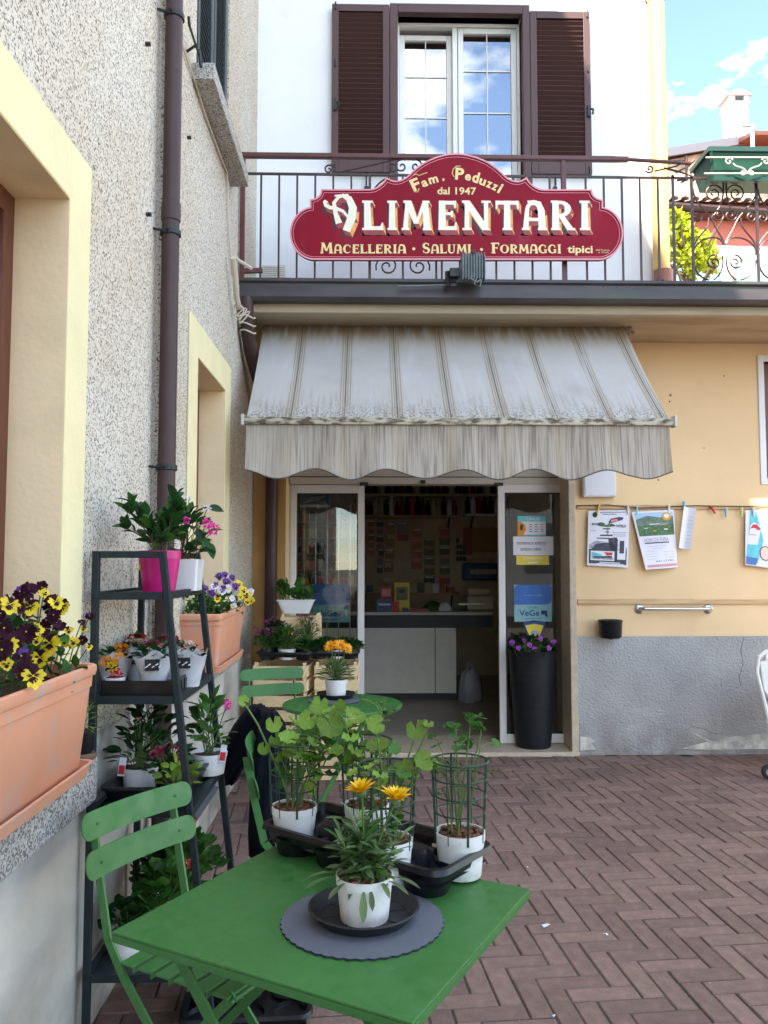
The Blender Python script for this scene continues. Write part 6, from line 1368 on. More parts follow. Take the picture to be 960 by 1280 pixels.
c3.location = (-.16, 3.12, 0); c3.rotation_euler = (0, 0, R(97)); MW[c3.name] = Matrix.Translation((-.16, 3.12, 0)) @ Matrix.Rotation(R(97), 4, 'Z')
# ================================================================== place mats, saucers
def placemat(c, r, z, lab, th=.004):
    t = thing('place_mat', lab, 'place mat', (c.x, c.y, z), 0, 'grey scalloped place mats'); g = G(); n = 46 * 4
    P_ = [((r - .004 + .004 * abs(math.sin(math.pi * i / 4))) * math.cos(6.2832 * i / n), (r - .004 + .004 * abs(math.sin(math.pi * i / 4))) * math.sin(6.2832 * i / n)) for i in range(n)]
    g.prism(P_, lambda u, v, q: (u, v, q), th, 0, 0, 1); inst('mat_sheet', g.mesh('mat_sheet', ['mat_grey', 'mat_edge']), t, Matrix()); return t
def saucer(c, r, z, lab):
    t = thing('saucer', lab, 'saucer', (c.x, c.y, z), 0, 'black plant saucers'); g = G(); g.lathe([(0, 0), (r * .78, 0), (r * .84, .004), (r * .97, .023), (r, .026), (r * .965, .028), (r * .93, .024), (r * .82, .009), (r * .79, .007), (r * .76, .0085), (r * .74, .006), (0, .006)], 48)
    inst('dish', g.mesh('dish', ['anthracite'], smooth=True), t, Matrix())
    for k_ in range(8): a = k_ * .785 + .2; g = G(); g.beam((r * .3 * math.cos(a), r * .3 * math.sin(a), .0065), (r * .73 * math.cos(a), r * .73 * math.sin(a), .0065), .004, .003); inst('rib', g.mesh('rib', ['anthracite']), t, Matrix())
    return t
mc = W(453, 1149, Z=TZ + .004); placemat(mc, .176, TZ + .0008, 'round grey scalloped felt mat on the square table')
sc_ = W(455, 1140, Z=TZ + .015); saucer(sc_, .121, TZ + .0052, 'black plastic saucer on the mat of the square table')
# ================================================================== gazania with two yellow flowers
gp = W(455, 1148, Z=TZ + .014); gp = Vector((gp.x + .001, gp.y + .01, TZ + .0115))
GZ = thing('potted_gazania', 'white pot with a gazania and two yellow orange flowers on the square table', 'potted plant', gp)
PR, PH_ = .062, .092; pot(GZ, PR, PH_, chips=110)
g = G(); g.add([(-.045, -.0535, .012), (-.030, -.0555, .012), (-.028, -.0562, .02), (-.043, -.0545, .022)], [(0, 1, 2, 3)])
random.seed(21)
for k_ in range(15):          # rosette shoots, each with long spoon leaves
    az = ru(0, 6.283); q = ru(.0, .04); base = Vector((q * math.cos(az), q * math.sin(az), PH_ * .92)); sh = rdir(0, 40, az) * ru(.05, .12); top = base + sh
    for j in range(27):
        t_ = rnd(); p = base.lerp(top, t_); d = rdir(22 + 35 * (1 - t_), 55 + 45 * (1 - t_)); inst('leaf', leaf_mesh('narrow' if j % 3 == 0 else 'spoon', 'leaf_gazania' if j % 4 else 'leaf_mid'), GZ, TR(p, d, ru(.035, .068), roll=ru(-.6, .6), sx=1.0))
for az, ln in ((-1.6, .07), (-1.35, .05), (-.6, .06), (-2.3, .06), (-.2, .07), (3.3, .08), (2.9, .09)):
    p = Vector((.05 * math.cos(az), .05 * math.sin(az), PH_ * .97)); inst('leaf', leaf_mesh('spoon', 'leaf_gazania'), GZ, TR(p, Vector((math.cos(az), math.sin(az), -.9 if -2 < az < -1 else .05)), ln, sx=1.1))
gd = daisy('petal_gold', 'petal_yellow', 19, .62)
f1 = W(452, 992, Y=gp.y - .0) - gp; f2 = W(494, 1001, Y=gp.y - .02) - gp
flower(GZ, gd, f1, (-.25, -.05, 1), .082, (0, 0, PH_), label='left yellow flower'); flower(GZ, gd, f2, (.15, -.15, 1), .084, (.01, 0, PH_), 1.1, label='right yellow flower')
# ================================================================== black carry tray with four caged geraniums
tz = TZ + .075
ta, tb_, tc2 = W(322, 1029, Z=tz), W(549, 1093, Z=tz), W(615, 1052, Z=tz)
ux = (tb_ - ta).normalized(); uy = (tc2 - tb_); uy = (uy - ux * uy.dot(ux)).normalized(); TLx = (tb_ - ta).length; TLy = (tc2 - tb_).dot(uy); tcen = (ta + tb_) / 2 + uy * TLy / 2; ta_ = math.atan2(ux.y, ux.x)
TY = thing('carry_tray', 'black plastic carry tray with cup bottoms holding the caged geraniums on the square table', 'plant tray', (tcen.x, tcen.y, TZ + .001), ta_)
def rrect(x, y, r_, n=6): return [(sx * (x - r_) + r_ * math.cos(a0 + math.pi / 2 * k_ / n), sy * (y - r_) + r_ * math.sin(a0 + math.pi / 2 * k_ / n)) for sx, sy, a0 in ((1, 1, 0), (-1, 1, math.pi / 2), (-1, -1, math.pi), (1, -1, 1.5 * math.pi)) for k_ in range(n + 1)]
def loft(g, rings, m=0, cap=True):
    k = len(g.v); n = len(rings[0])
    for r_ in rings: g.v += [tuple(p) for p in r_]
    for j in range(len(rings) - 1):
        for i in range(n): g.f.append((k + j * n + i, k + j * n + (i + 1) % n, k + (j + 1) * n + (i + 1) % n, k + (j + 1) * n + i)); g.m.append(m)
    if cap: g.f.append(tuple(range(k, k + n))[::-1]); g.m.append(m)
def traymesh(lx, ly, h, nx, ny, cup=.058, m_='plastic_black'):
    g = G(); R_ = lambda x, y, z, r_: [(p[0], p[1], z) for p in rrect(x, y, r_)]
    loft(g, [R_(lx / 2 - .004, ly / 2 - .004, h - .014, .035), R_(lx / 2 + .004, ly / 2 + .004, h - .012, .04), R_(lx / 2, ly / 2, h, .04), R_(lx / 2 - .012, ly / 2 - .012, h, .035), R_(lx / 2 - .02, ly / 2 - .02, h - .018, .03)], cap=False)
    loft(g, [R_(lx / 2 - .008, ly / 2 - .008, h - .012, .035), R_(lx / 2 - .014, ly / 2 - .014, h - .035, .033)], cap=False)
    # deck with round cups
    cs = []
    for i in range(nx):
        for j in range(ny): cs.append(((i - (nx - 1) / 2) * (lx - .02) / nx, (j - (ny - 1) / 2) * (ly - .02) / ny))
    for cx, cy in cs:
        g.lathe([(0, .003), (cup * .78, .003), (cup * .82, .012), (cup * .96, h * .45), (cup * .98, h * .45)], 20, (cx, cy, 0)); g.lathe([(0, 0), (cup * .80, 0), (cup * .86, .01), (cup * 1.02, h * .62)], 20, (cx, cy, 0))
    g.add([(-lx / 2 + .016, -ly / 2 + .016, h * .42), (lx / 2 - .016, -ly / 2 + .016, h * .42), (lx / 2 - .016, ly / 2 - .016, h * .42), (-lx / 2 + .016, ly / 2 - .016, h * .42)], [(0, 1, 2, 3)])
    return g.mesh('tray_body', [m_], smooth=True), cs
me_, cs = traymesh(TLx, TLy, .075, 4, 2, .062); inst('tray_body', me_, TY, Matrix())
for x_ in (-.5, 0, .5):
    g = G(); loft(g, [[(x_ * .28 + p[0], p[1], z) for p in rrect(a_, b_, .02)] for a_, b_, z in ((.045, .032, .03), (.04, .028, .062), (.03, .02, .070))], cap=False); g.add([(x_ * .28 + p[0], p[1], .070) for p in rrect(.03, .02, .015)], [tuple(range(28))]); inst('tray_hump', g.mesh('tray_hump', ['plastic_black'], smooth=True), TY, Matrix())
def cage(root, r, z0, h, n=8, rings=3, m_='cage'):
    for k_ in range(rings):
        z = z0 + h * (.28 + .72 * k_ / (rings - 1)); g = G(); rr = r * (.90 + .10 * k_ / (rings - 1)); g.tube([(rr * math.cos(a * .2618), rr * math.sin(a * .2618), z) for a in range(24)], .0026 if k_ == rings - 1 else .002, 5, closed=True); inst('cage_ring', g.mesh('cage_ring', [m_], smooth=True), root, Matrix())
    for k_ in range(n):
        a = 6.2832 * k_ / n + .2; g = G(); wd_ = .005 if k_ % 2 == 0 else .0022; g.tube([(r * .88 * math.cos(a), r * .88 * math.sin(a), z0 - .02), (r * 1.0 * math.cos(a), r * 1.0 * math.sin(a), z0 + h + .002)], wd_ / 1.5, 5); inst('cage_bar', g.mesh('cage_bar', [m_]), root, Matrix())
def geranium(c, lab, seed, height, spread, nst, lean=(0, 0), lsize=.055, r=.062, h=.105, light='leaf_light', extra=None, cg=(.070, .17)):
    random.seed(seed); t = thing('caged_geranium', lab, 'potted plant', (c.x, c.y, TZ + .006), 0, 'white pots in green cages on the black carry tray'); pot(t, r, h, chips=120); cage(t, cg[0], h, cg[1], 8, 4)
    gs = G()
    for k_ in range(nst):
        az = 6.283 * k_ / nst + ru(-.4, .4); b = Vector((.02 * math.cos(az), .02 * math.sin(az), h * .9)); hh = height * ru(.7, 1.05); sp = spread * ru(.4, 1)
        tip = b + Vector((math.cos(az) * sp + lean[0], math.sin(az) * sp + lean[1], hh)); mid = b.lerp(tip, .5) + Vector((ru(-.012, .012), ru(-.012, .012), .01)); pts = bez(b, b + Vector((0, 0, hh * .3)), mid + Vector((0, 0, hh * .1)), tip, 8); gs.tube(pts, [.0032 - .0018 * i / 8 for i in range(9)], 5)
        for i in range(3, 9):
            if i < 5 and rnd() < .6: continue
            if rnd() < .22: continue
            p = pts[i]; 
            for q in range(2 if i > 5 else 1):
                d = rdir(35, 85); pl = ru(.025, .055); e = p + d * pl; gs.tube([p, p + d * pl * .5 + Vector((0, 0, .006)), e], .0013, 4, cap=False); s = lsize * ru(.55, 1.15)
                T = Matrix.Translation(e) @ frame(Vector((d.x, d.y, ru(-.35, .25))), Vector((ru(-.7, .7), ru(-.9, .3), 1))) @ Matrix.Translation((0, s * .25, 0)) @ Matrix.Scale(s, 4); inst('leaf', leaf_mesh('lobed', light if rnd() < .7 else 'leaf_mid'), t, T)
    inst('stems', gs.mesh('stems', ['stem'], smooth=True), t, Matrix()); return t
zr = TZ + .006 + .105
gA = W(368, 1006, Z=zr); gB = W(484, 1047, Z=zr); gC = W(575, 1038, Z=zr); gD = W(458, 1004, Z=zr)
tA = geranium(gA, 'caged geranium at the left end of the black tray with a long stem leaning left', 3, .24, .09, 6, (.05, 0), .060)
tB = geranium(gB, 'caged geranium half hidden behind the gazania', 5, .19, .07, 6, (.03, .0), .046)
tC = geranium(gC, 'caged geranium at the right end of the black tray, sparse young shoots', 8, .20, .035, 4, (.0, 0), .036, light='leaf_mid')
tD = geranium(gD, 'caged geranium in the middle of the tray with the biggest pale leaves', 11, .25, .10, 7, (-.02, -.02), .062)
# sparse tall shoots of the right plant
g = G()
for (x_, y_) in ((570, 912), (588, 898), (602, 905)):
    p0 = Vector((0, 0, .1)); p1 = W(x_, y_, Y=gC.y) - Vector(tC.location); g.tube(bez(p0, p0 + Vector((0, 0, .1)), p1 - Vector((0, 0, .06)), p1, 8), .0021, 5)
    for _ in range(5): inst('leaf', leaf_mesh('lobed', 'leaf_mid'), tC, Matrix.Translation(p1 + Vector((ru(-.02, .02), ru(-.02, .02), ru(-.01, .012)))) @ frame(rdir(50, 110), Vector((ru(-.5, .5), -.8, .8))) @ Matrix.Scale(ru(.025, .036), 4))
inst('stems', g.mesh('stems', ['stem'], smooth=True), tC, Matrix())
# long stem of the left plant
pts = [W(x_, y_, Y=gA.y - .03) - Vector(tA.location) for x_, y_ in ((362, 1000), (352, 972), (338, 940), (322, 905), (305, 878))]
g = G(); g.tube(pts, [.0035, .0033, .003, .0028, .0025], 6)
for (x_, y_, s_, dx, dy, dz) in ((304, 876, .035, -.6, 0, .5), (342, 905, .05, .2, -.1, -1), (345, 925, .045, .5, 0, -1), (330, 935, .04, -.2, 0, -1), (372, 965, .04, .3, 0, -.6), (395, 968, .04, .5, 0, -.2), (388, 985, .045, .3, -.2, .2)):
    p = W(x_, y_, Y=gA.y - .03) - Vector(tA.location); inst('leaf', leaf_mesh('lobed', 'leaf_light'), tA, Matrix.Translation(p) @ frame(Vector((dx, dy, dz)), Vector((.3, -1, .3))) @ Matrix.Scale(s_, 4))
inst('long_stem', g.mesh('long_stem', ['stem'], smooth=True), tA, Matrix())
for (x_, y_, s_, own, oc) in ((412, 905, .085, tD, gD), (385, 900, .06, tD, gD), (440, 945, .055, tD, gD), (408, 948, .085, tA, gA), (352, 945, .045, tA, gA), (470, 905, .05, tB, gB), (520, 912, .055, tB, gB), (530, 950, .05, tB, gB), (505, 960, .05, tB, gB), (535, 905, .03, tB, gB), (400, 880, .05, tD, gD), (425, 885, .05, tD, gD)):
    p = W(x_, y_, Y=oc.y - .06) - Vector(own.location); inst('leaf', leaf_mesh('lobed', 'leaf_light'), own, Matrix.Translation(p) @ frame(Vector((ru(-.6, .6), -.1, ru(.3, -.8))), Vector((ru(-.3, .3), -1, ru(.3, .9)))) @ Matrix.Scale(s_, 4))
    gg = G(); b = Vector((0, 0, .12)); gg.tube(bez(b, b + Vector((0, 0, .08)), p - Vector((0, 0, .04)), p, 6), .0018, 4, cap=False); inst('leaf_stalk', gg.mesh('leaf_stalk', ['stem']), own, Matrix())
# ================================================================== round table
RZ = .71; rc = W(428, 879, Z=RZ); rr_ = .335
RT = thing('round_table', 'small round green metal table beside the wooden crates', 'table', (rc.x, rc.y, 0))
g = G(); g.lathe([(0, RZ - .006), (rr_ - .012, RZ - .006), (rr_ - .011, RZ - .018), (rr_, RZ - .018), (rr_ + .001, RZ - .004), (rr_ - .003, RZ), (0, RZ)], 64); inst('tabletop', g.mesh('tabletop', ['green'], smooth=True), RT, Matrix())
for k_ in range(3):
    a = k_ * 2.094 + .5; c_, s_ = math.cos(a), math.sin(a); g = G(); g.beam((.20 * c_, .20 * s_, RZ - .02), (-.24 * c_, -.24 * s_, .01), .008, .026); inst('leg', g.mesh('leg', ['green']), RT, Matrix())
g = G(); g.tube([(.05 * math.cos(a * .5236), .05 * math.sin(a * .5236), .36) for a in range(12)], .006, 6, closed=True); inst('leg_ring', g.mesh('leg_ring', ['green']), RT, Matrix())
placemat(W(418, 876, Z=RZ), .15, RZ + .0006, 'small grey mat on the round table'); m2c = W(420, 873, Z=RZ); saucer(m2c, .115, RZ + .005, 'black saucer on the round table')
ORp = Vector((m2c.x + .0, m2c.y, RZ + .0115)); OR = thing('potted_gazania', 'white pot with an orange gazania bloom on the round table', 'potted plant', ORp); pot(OR, .066, .10)
random.seed(31); bush(OR, (0, 0, .09), .075, .10, 240, 'narrow', 'leaf_gazania', .06, jitter=.5)
od = daisy('petal_orange', 'petal_gold', 18, .3)
flower(OR, od, W(413, 808, Y=ORp.y - .03) - ORp, (-.35, -.7, .6), .085, (0, 0, .09)); flower(OR, od, W(425, 807, Y=ORp.y + .0) - ORp, (.1, -.75, .65), .09, (0, 0, .09)); flower(OR, od, W(434, 811, Y=ORp.y - .02) - ORp, (.6, -.55, .5), .08, (0, 0, .09))
# ================================================================== wooden crates
def crate(c, rz, lx, ly, h, label, slats=2, group='stacked wooden fruit crates', upend=False):
    t = thing('wooden_crate', label, 'crate', c, rz, group, tilt=(0, 0)); 
    if upend: t.rotation_euler = (R(90), 0, rz); MW[t.name] = Matrix.Translation(c) @ t.rotation_euler.to_matrix().to_4x4()
    key = (lx, ly, h, slats); q = .008
    sh = (h - .022 * (slats)) / slats
    for sy in (-1, 1):
        for k_ in range(slats):
            z0 = .004 + k_ * (sh + .022); g = G(); g.box(-lx / 2, lx / 2, -q / 2, q / 2, 0, sh); inst('board', g.mesh('board', ['wood'], bevel=.0015, seg=1), t, Matrix.Translation((0, sy * (ly / 2 - q / 2), z0)) @ Matrix.Rotation(ru(-.006, .006), 4, 'Y'))
    for sx in (-1, 1):
        for k_ in range(slats):
            z0 = .004 + k_ * (sh + .022); g = G(); g.box(-q / 2, q / 2, -ly / 2 + q + .001, ly / 2 - q - .001, 0, sh); inst('board', g.mesh('board', ['wood'], bevel=.0015, seg=1), t, Matrix.Translation((sx * (lx / 2 - q / 2 - .001), 0, z0)))
        for sy in (-1, 1): g = G(); g.box(-.011, .011, -.011, .011, 0, h + .006); inst('corner_post', g.mesh('corner_post', ['wood']), t, Matrix.Translation((sx * (lx / 2 - .02), sy * (ly / 2 - .02), 0)))
    for k_ in range(4):
        y = -ly / 2 + .03 + k_ * (ly - .06) / 4; g = G(); g.box(-lx / 2 + .012, lx / 2 - .012, y, y + (ly - .06) / 4 - .02, .003, .009); inst('bottom_board', g.mesh('bottom_board', ['wood']), t, Matrix())
    return t
random.seed(5)
yS = 5.56
CH = (W(400, 829, Y=yS).z - .03) / 4
names = ['bottom', 'second', 'third', 'top']
for k_ in range(4):
    crate(Vector((W(358, 840, Y=yS + .2).x + ru(-.008, .008), yS + .22 + ru(-.01, .01), k_ * (CH + .008))), R(-6 + ru(-1, 1)), .38, .40, CH, f'{names[k_]} pale wooden crate of the left stack, beside the planter on the sill')
x2 = W(420, 830, Y=yS).x
for k_ in range(4):
    crate(Vector((x2 + .0 + ru(-.006, .006), yS + .26 + ru(-.01, .01), k_ * (CH + .008))), R(ru(-1.5, 1.5)), .305, .40, CH, f'{names[k_]} pale wooden crate of the right stack, beside the open door')
STZ = 4 * (CH + .008)
# upended small crate carrying the white bowl, at the back
ucx = W(376, 790, Y=yS + .42).x; uz = W(376, 768, Y=yS + .42).z
crate(Vector((ucx, yS + .47, STZ)), 0, W(402, 780, Y=yS + .42).x - W(352, 780, Y=yS + .42).x, .18, uz - STZ, 'small pale crate standing behind the flower trays under the white bowl', slats=1)
bw = thing('white_bowl_plant', 'shallow white bowl with round leaved plants on top of the small crate', 'potted plant', (W(370, 765, Y=yS + .45).x, yS + .46, uz + .008))
g = G(); loft(g, [[(p[0], p[1], z) for p in rrect(a_, b_, .03)] for a_, b_, z in ((.10, .06, 0), (.135, .085, .09), (.142, .09, .092), (.142, .09, .10), (.13, .08, .10), (.125, .075, .07))]); g.add([(p[0], p[1], .08) for p in rrect(.126, .076, .03)], [tuple(range(28))], 1); inst('bowl', g.mesh('bowl', ['white_cer', 'soil']), bw, Matrix())
random.seed(41)
for k_ in range(26):
    c_ = Vector((ru(-.13, .13), ru(-.05, .05), .08)); d = rdir(5, 55); e = c_ + d * ru(.06, .17); gg = G(); gg.tube([c_, e], .002, 4); inst('leaf_stalk', gg.mesh('leaf_stalk', ['stem']), bw, Matrix()); inst('leaf', leaf_mesh('round', 'leaf_mid'), bw, Matrix.Translation(e) @ frame(d + Vector((0, -.4, 0)), Vector((ru(-.3, .3), -.5, .8))) @ Matrix.Scale(ru(.05, .10), 4))
for x_ in (-.33, -.28):
    pass
# black trays with bedding plants on the crates
def bedtray(c, lx, ly, nx, ny, lab, rz=0):
    t = thing('nursery_tray', lab, 'plant tray', c, rz, 'black nursery trays'); me, cs_ = traymesh(lx, ly, .06, nx, ny, min(lx / nx, ly / ny) * .42); inst('tray_body', me, t, Matrix()); return t
tr1 = bedtray(Vector((-.56, yS + .20, STZ + .008)), .40, .34, 3, 2, 'black nursery tray of mixed plants on top of the left crate stack', R(-6))
tr2 = bedtray(Vector((x2 - .02, yS + .25, STZ + .008)), .36, .34, 3, 2, 'black nursery tray of low green plants on top of the right crate stack')
def small_plant(c, lab, r=.055, h=.075, kind='small', m_='leaf_dark', n=120, size=.028, rad=.075, hh=.09, fl=None, fn=0, fsize=.035, potm='white_pot', cat='potted plant', grp='small potted plants on the crates', name='potted_plant', single=False, fz=(.7, 1.1), z_=0):
    t = thing(name, lab, cat, c, 0, grp); pot(t, r, h, potm); n = int(n * (1.9 if not single else 1)); bush(t, (0, 0, h * .9), rad, hh, n, kind, m_, size, single=single)
    for i in range(fn):
        d = rdir(0, 60); p = Vector((d.x * rad * 1.0, d.y * rad * 1.0, h * .9 + hh * ru(*fz))); flower(t, fl, p, d + Vector((0, -.5, .3)), fsize * ru(.8, 1.2), (0, 0, h * .9), ru(0, 6))
    return t
random.seed(51)
zc = STZ + .014
small_plant(Vector((-.56, yS + .10, zc)), 'small white pot with an orange daisy on the left nursery tray', .062, .075, 'narrow', 'leaf_mid', 170, .06, .10, .13, daisy('petal_orange', 'petal_gold', 16, .2), 2, .075, name='potted_daisy')
small_plant(Vector((-.70, yS + .10, zc)), 'pot of plum pink flowers at the left end of the nursery tray', .05, .07, 'small', 'leaf_dark', 150, .03, .10, .13, cluster('petal_plum', 14), 7, .04, 'black')
small_plant(Vector((-.66, yS + .30, zc)), 'taller pot of plum flowers behind at the wall', .05, .07, 'small', 'leaf_shade', 160, .032, .11, .18, cluster('petal_plum', 14), 8, .045, 'black')
small_plant(Vector((-.43, yS + .28, zc)), 'pot of mauve and pink flowers in front of the small crate', .05, .07, 'narrow', 'leaf_dark', 130, .04, .09, .20, cluster('petal_plum', 14), 9, .035, 'black')
for i, (x_, y_) in enumerate(((-.42, .10), (x2 - .12, .14), (x2, .14), (x2 + .11, .15), (x2 - .08, .32), (x2 + .06, .32))):
    small_plant(Vector((x_, yS + y_, zc)), ['low green seedling pot beside the orange daisy pot', 'low green seedling pot at the front left of the right tray', 'white rimmed seedling pot in the middle of the right tray front', 'low seedling pot at the door end of the right tray', 'seedling pot at the back left of the right tray', 'seedling pot at the back right of the right tray'][i], .048, .06, 'small', 'leaf_dark', 130, .030, .075, .065, potm='black' if i != 2 else 'white_pot')
# ================================================================== terracotta planters
def planter(x0, x1, y0, y1, z0, z1, label):
    t = thing('window_planter', label, 'planter', ((x0 + x1) / 2, (y0 + y1) / 2, z0), 0, 'terracotta coloured planters on the window sills'); lx, ly, h = (x1 - x0), (y1 - y0), z1 - z0
    g = G(); R_ = lambda x, y, z, r_=.03: [(p[0], p[1], z) for p in rrect(x / 2, y / 2, r_, 5)]
    b = .012; loft(g, [R_(lx * .76, ly - .12, b), R_(lx * .80, ly - .11, b + .006), R_(lx * .93, ly - .045, h * .80), R_(lx * .955, ly - .035, h * .805), R_(lx * .965, ly - .03, h - .032), R_(lx - .002, ly - .004, h - .030), R_(lx + .004, ly + .002, h - .018), R_(lx + .002, ly, h - .004), R_(lx - .010, ly - .010, h), R_(lx - .035, ly - .035, h - .003), R_(lx - .04, ly - .04, h - .05)])
    inst('planter_box', g.mesh('planter_box', ['terracotta'], smooth=True), t, Matrix())
    g = G(); g.add([(p[0], p[1], h - .04 + ru(-.006, .006)) for p in rrect(lx / 2 - .02, ly / 2 - .02, .03, 5)], [tuple(range(24))]); inst('soil', g.mesh('soil', ['soil']), t, Matrix())
    g = G(); loft(g, [R_(lx * .80, ly - .08, .0), R_(lx * .90, ly - .05, .004), R_(lx * .96, ly - .02, .036), R_(lx * .985, ly - .012, .036), R_(lx * .985, ly - .012, .026 + .014), R_(lx * .93, ly - .04, .040), R_(lx * .88, ly - .06, .014)]); inst('drip_tray', g.mesh('drip_tray', ['terracotta'], smooth=True), t, Matrix()); return t, lx, ly, h
P1, p1x, p1y, p1h = planter(-1.015, -.765, 1.48, 2.325, .905, 1.215, 'large terracotta coloured planter box on the near window sill with yellow and dark pansies')
P2, p2x, p2y, p2h = planter(-.955, -.70, 3.88, 4.66, .962, 1.252, 'second terracotta coloured planter box on the far window sill with purple and white pansies')
random.seed(61)
# pansies, near box
pa = pansy('petal_dark', 'petal_yellow'); pb = pansy('petal_purple', 'petal_dark'); pc = pansy('petal_yellow', 'petal_yellow'); pd = pansy('petal_dark', 'petal_dark')
F1 = thing('pansies', 'yellow and dark purple pansies growing in the near terracotta coloured planter', 'flowers', (-.89, 1.9, 1.165))
for k_ in range(230):
    y = ru(-.42, .40) * (1 if rnd() < .6 else 1); x = ru(-.09, .10); env = 1 - max(0, (y - .1) / .30) * .55; z = ru(0, .20) * env; d = Vector((x * 5 + ru(-.6, .6), ru(-.7, .6), ru(-.1, .9)))
    inst('leaf', leaf_mesh('broad', 'leaf_mid' if rnd() < .6 else 'leaf_dark'), F1, TR((x, y, z), d, ru(.03, .06), roll=ru(-.6, .6)))
fl1 = [(12, 756, .049, pa), (10, 752, 0, None), (36, 738, .044, pd), (38, 758, .05, pa), (52, 734, .035, pd), (55, 742, .03, pc), (65, 751, .044, pd), (62, 760, .04, pb), (78, 758, .042, pa), (30, 741, .03, pd), (40, 782, .022, pc), (20, 800, .044, pd), (33, 790, .05, pd), (12, 805, .04, pa), (45, 800, .03, pc), (62, 804, .052, pa), (55, 785, .045, pd), (74, 783, .036, pd), (85, 788, .028, pa), (80, 800, .035, pa), (92, 802, .03, pc), (50, 822, .045, pa), (26, 820, .05, pb), (38, 828, .034, pa), (41, 845, .054, pa), (30, 838, .05, pd), (102, 778, .026, pd), (112, 770, .026, pb), (105, 786, .022, pa), (103, 800, .03, pd), (111, 808, .022, pa), (5, 785, .05, pd), (2, 812, .05, pd), (18, 775, .03, pd), (8, 830, .03, pc), (25, 760, .035, pd), (70, 770, .03, pc)]
for (x_, y_, s_, me) in fl1:
    if me is None: continue
    yy = 1.80 + (x_ / 110) * .46 + (.10 if y_ < 790 else 0) + ru(-.03, .03)
    if y_ > 835: yy = 1.84
    p = W(x_, y_, Y=yy) - Vector(F1.location); flower(F1, me, p, (ru(.2, .7), -.8, ru(-.1, .5)), s_ * 1.0, (p.x * .6 - .02, p.y + .05, max(.0, p.z - .12)), ru(-.4, .4))
for k_ in range(22):
    y_, z = ru(-.42, .25), ru(.10, .27); flower(F1, random.choice((pa, pa, pb, pd, pc)), (ru(-.10, .10), y_, z), (ru(-.3, .8), -.7, ru(0, .6)), ru(.035, .048), None, ru(-.5, .5))
# pansies, far box
pe = pansy('petal_purple', 'petal_purple', 'petal_dark'); pf = pansy('petal_purple', 'petal_white', 'petal_purple'); pg = pansy('petal_yellow', 'petal_yellow', 'petal_dark'); ph = pansy('petal_white', 'petal_white', 'petal_yellow')
F2 = thing('pansies', 'purple, white and yellow pansies growing in the far terracotta coloured planter', 'flowers', (-.83, 4.27, 1.215)); random.seed(71)
for k_ in range(240):
    y = ru(-.36, .36); x = ru(-.09, .10); z = ru(0, .11); d = Vector((x * 5 + ru(-.6, .6), ru(-.9, .3), ru(-.2, .9))); inst('leaf', leaf_mesh('broad', 'leaf_mid' if rnd() < .4 else 'leaf_dark'), F2, TR((x, y, z), d, ru(.03, .055), roll=ru(-.6, .6)))
for (x_, y_, s_, me, yy) in ((242, 722, .04, pe, 4.0), (248, 730, .04, pg, 4.0), (256, 735, .04, pe, 4.0), (274, 720, .045, pe, 4.2), (283, 727, .045, pe, 4.15), (290, 722, .04, pe, 4.3), (268, 733, .045, pf, 4.05), (278, 738, .05, pf, 4.0), (285, 735, .045, ph, 4.1), (294, 733, .045, pe, 4.2), (272, 748, .04, pa, 3.95), (265, 742, .05, pe, 3.98), (290, 748, .035, ph, 4.0), (292, 757, .035, ph, 4.0), (298, 730, .05, pg, 4.35), (304, 738, .05, pg, 4.4), (308, 745, .045, pa, 4.45), (313, 740, .05, ph, 4.6), (314, 750, .045, pg, 4.5), (309, 752, .04, pg, 4.4), (300, 746, .04, pg, 4.3), (281, 718, .04, pe, 4.4)):
    p = W(x_, y_, Y=yy) - Vector(F2.location); flower(F2, me, p, (ru(.1, .6), -.85, ru(0, .4)), s_, (p.x * .6, p.y + .04, max(0, p.z - .1)), ru(-.4, .4))
# small black pot with yellow flower on the end of the near sill
q = W(111, 938, X=-.86); SPt = thing('potted_flower', 'tiny black pot with a yellow flower on a clay foot beside the near planter', 'potted plant', (-.865, 2.49, .905)); random.seed(81)
g = G(); g.lathe([(0, 0), (.040, 0), (.043, .004), (.043, .014), (.038, .018), (0, .018)], 20); inst('clay_foot', g.mesh('clay_foot', [mat('old_clay', (.16, .085, .06), .8, var=.3, vscale=20)], smooth=True), SPt, Matrix())
pot(SPt, .033, .065, 'plastic_black', z=.018); bush(SPt, (0, 0, .075), .028, .085, 50, 'narrow', 'leaf_light', .035)
flower(SPt, pc, (.0, -.01, .175), (.2, -.9, .4), .03, (0, 0, .08)); flower(SPt, pc, (-.01, -.0, .155), (.5, -.9, .1), .022, (0, 0, .08))
# tall planter flowers
TPF = thing('violas', 'small purple violas and dark leaves growing in the tall black planter', 'flowers', TPC - Vector((0, 0, .03))); random.seed(91)
bush(TPF, (0, 0, 0), .185, .13, 420, 'small', 'leaf_shade', .034, low=0, jitter=.6)
pv = pansy('petal_mauve', 'petal_mauve', 'petal_purple')
for (x_, y_) in ((648, 810), (668, 811), (686, 810), (655, 800), (676, 798), (640, 803), (692, 802), (662, 806)):
    p = W(x_, y_, Y=TPC.y - .17) - Vector(TPF.location); flower(TPF, pv, p, (ru(-.3, .3), -.95, .2), ru(.034, .05), (p.x * .8, p.y + .03, 0), ru(-.4, .4))
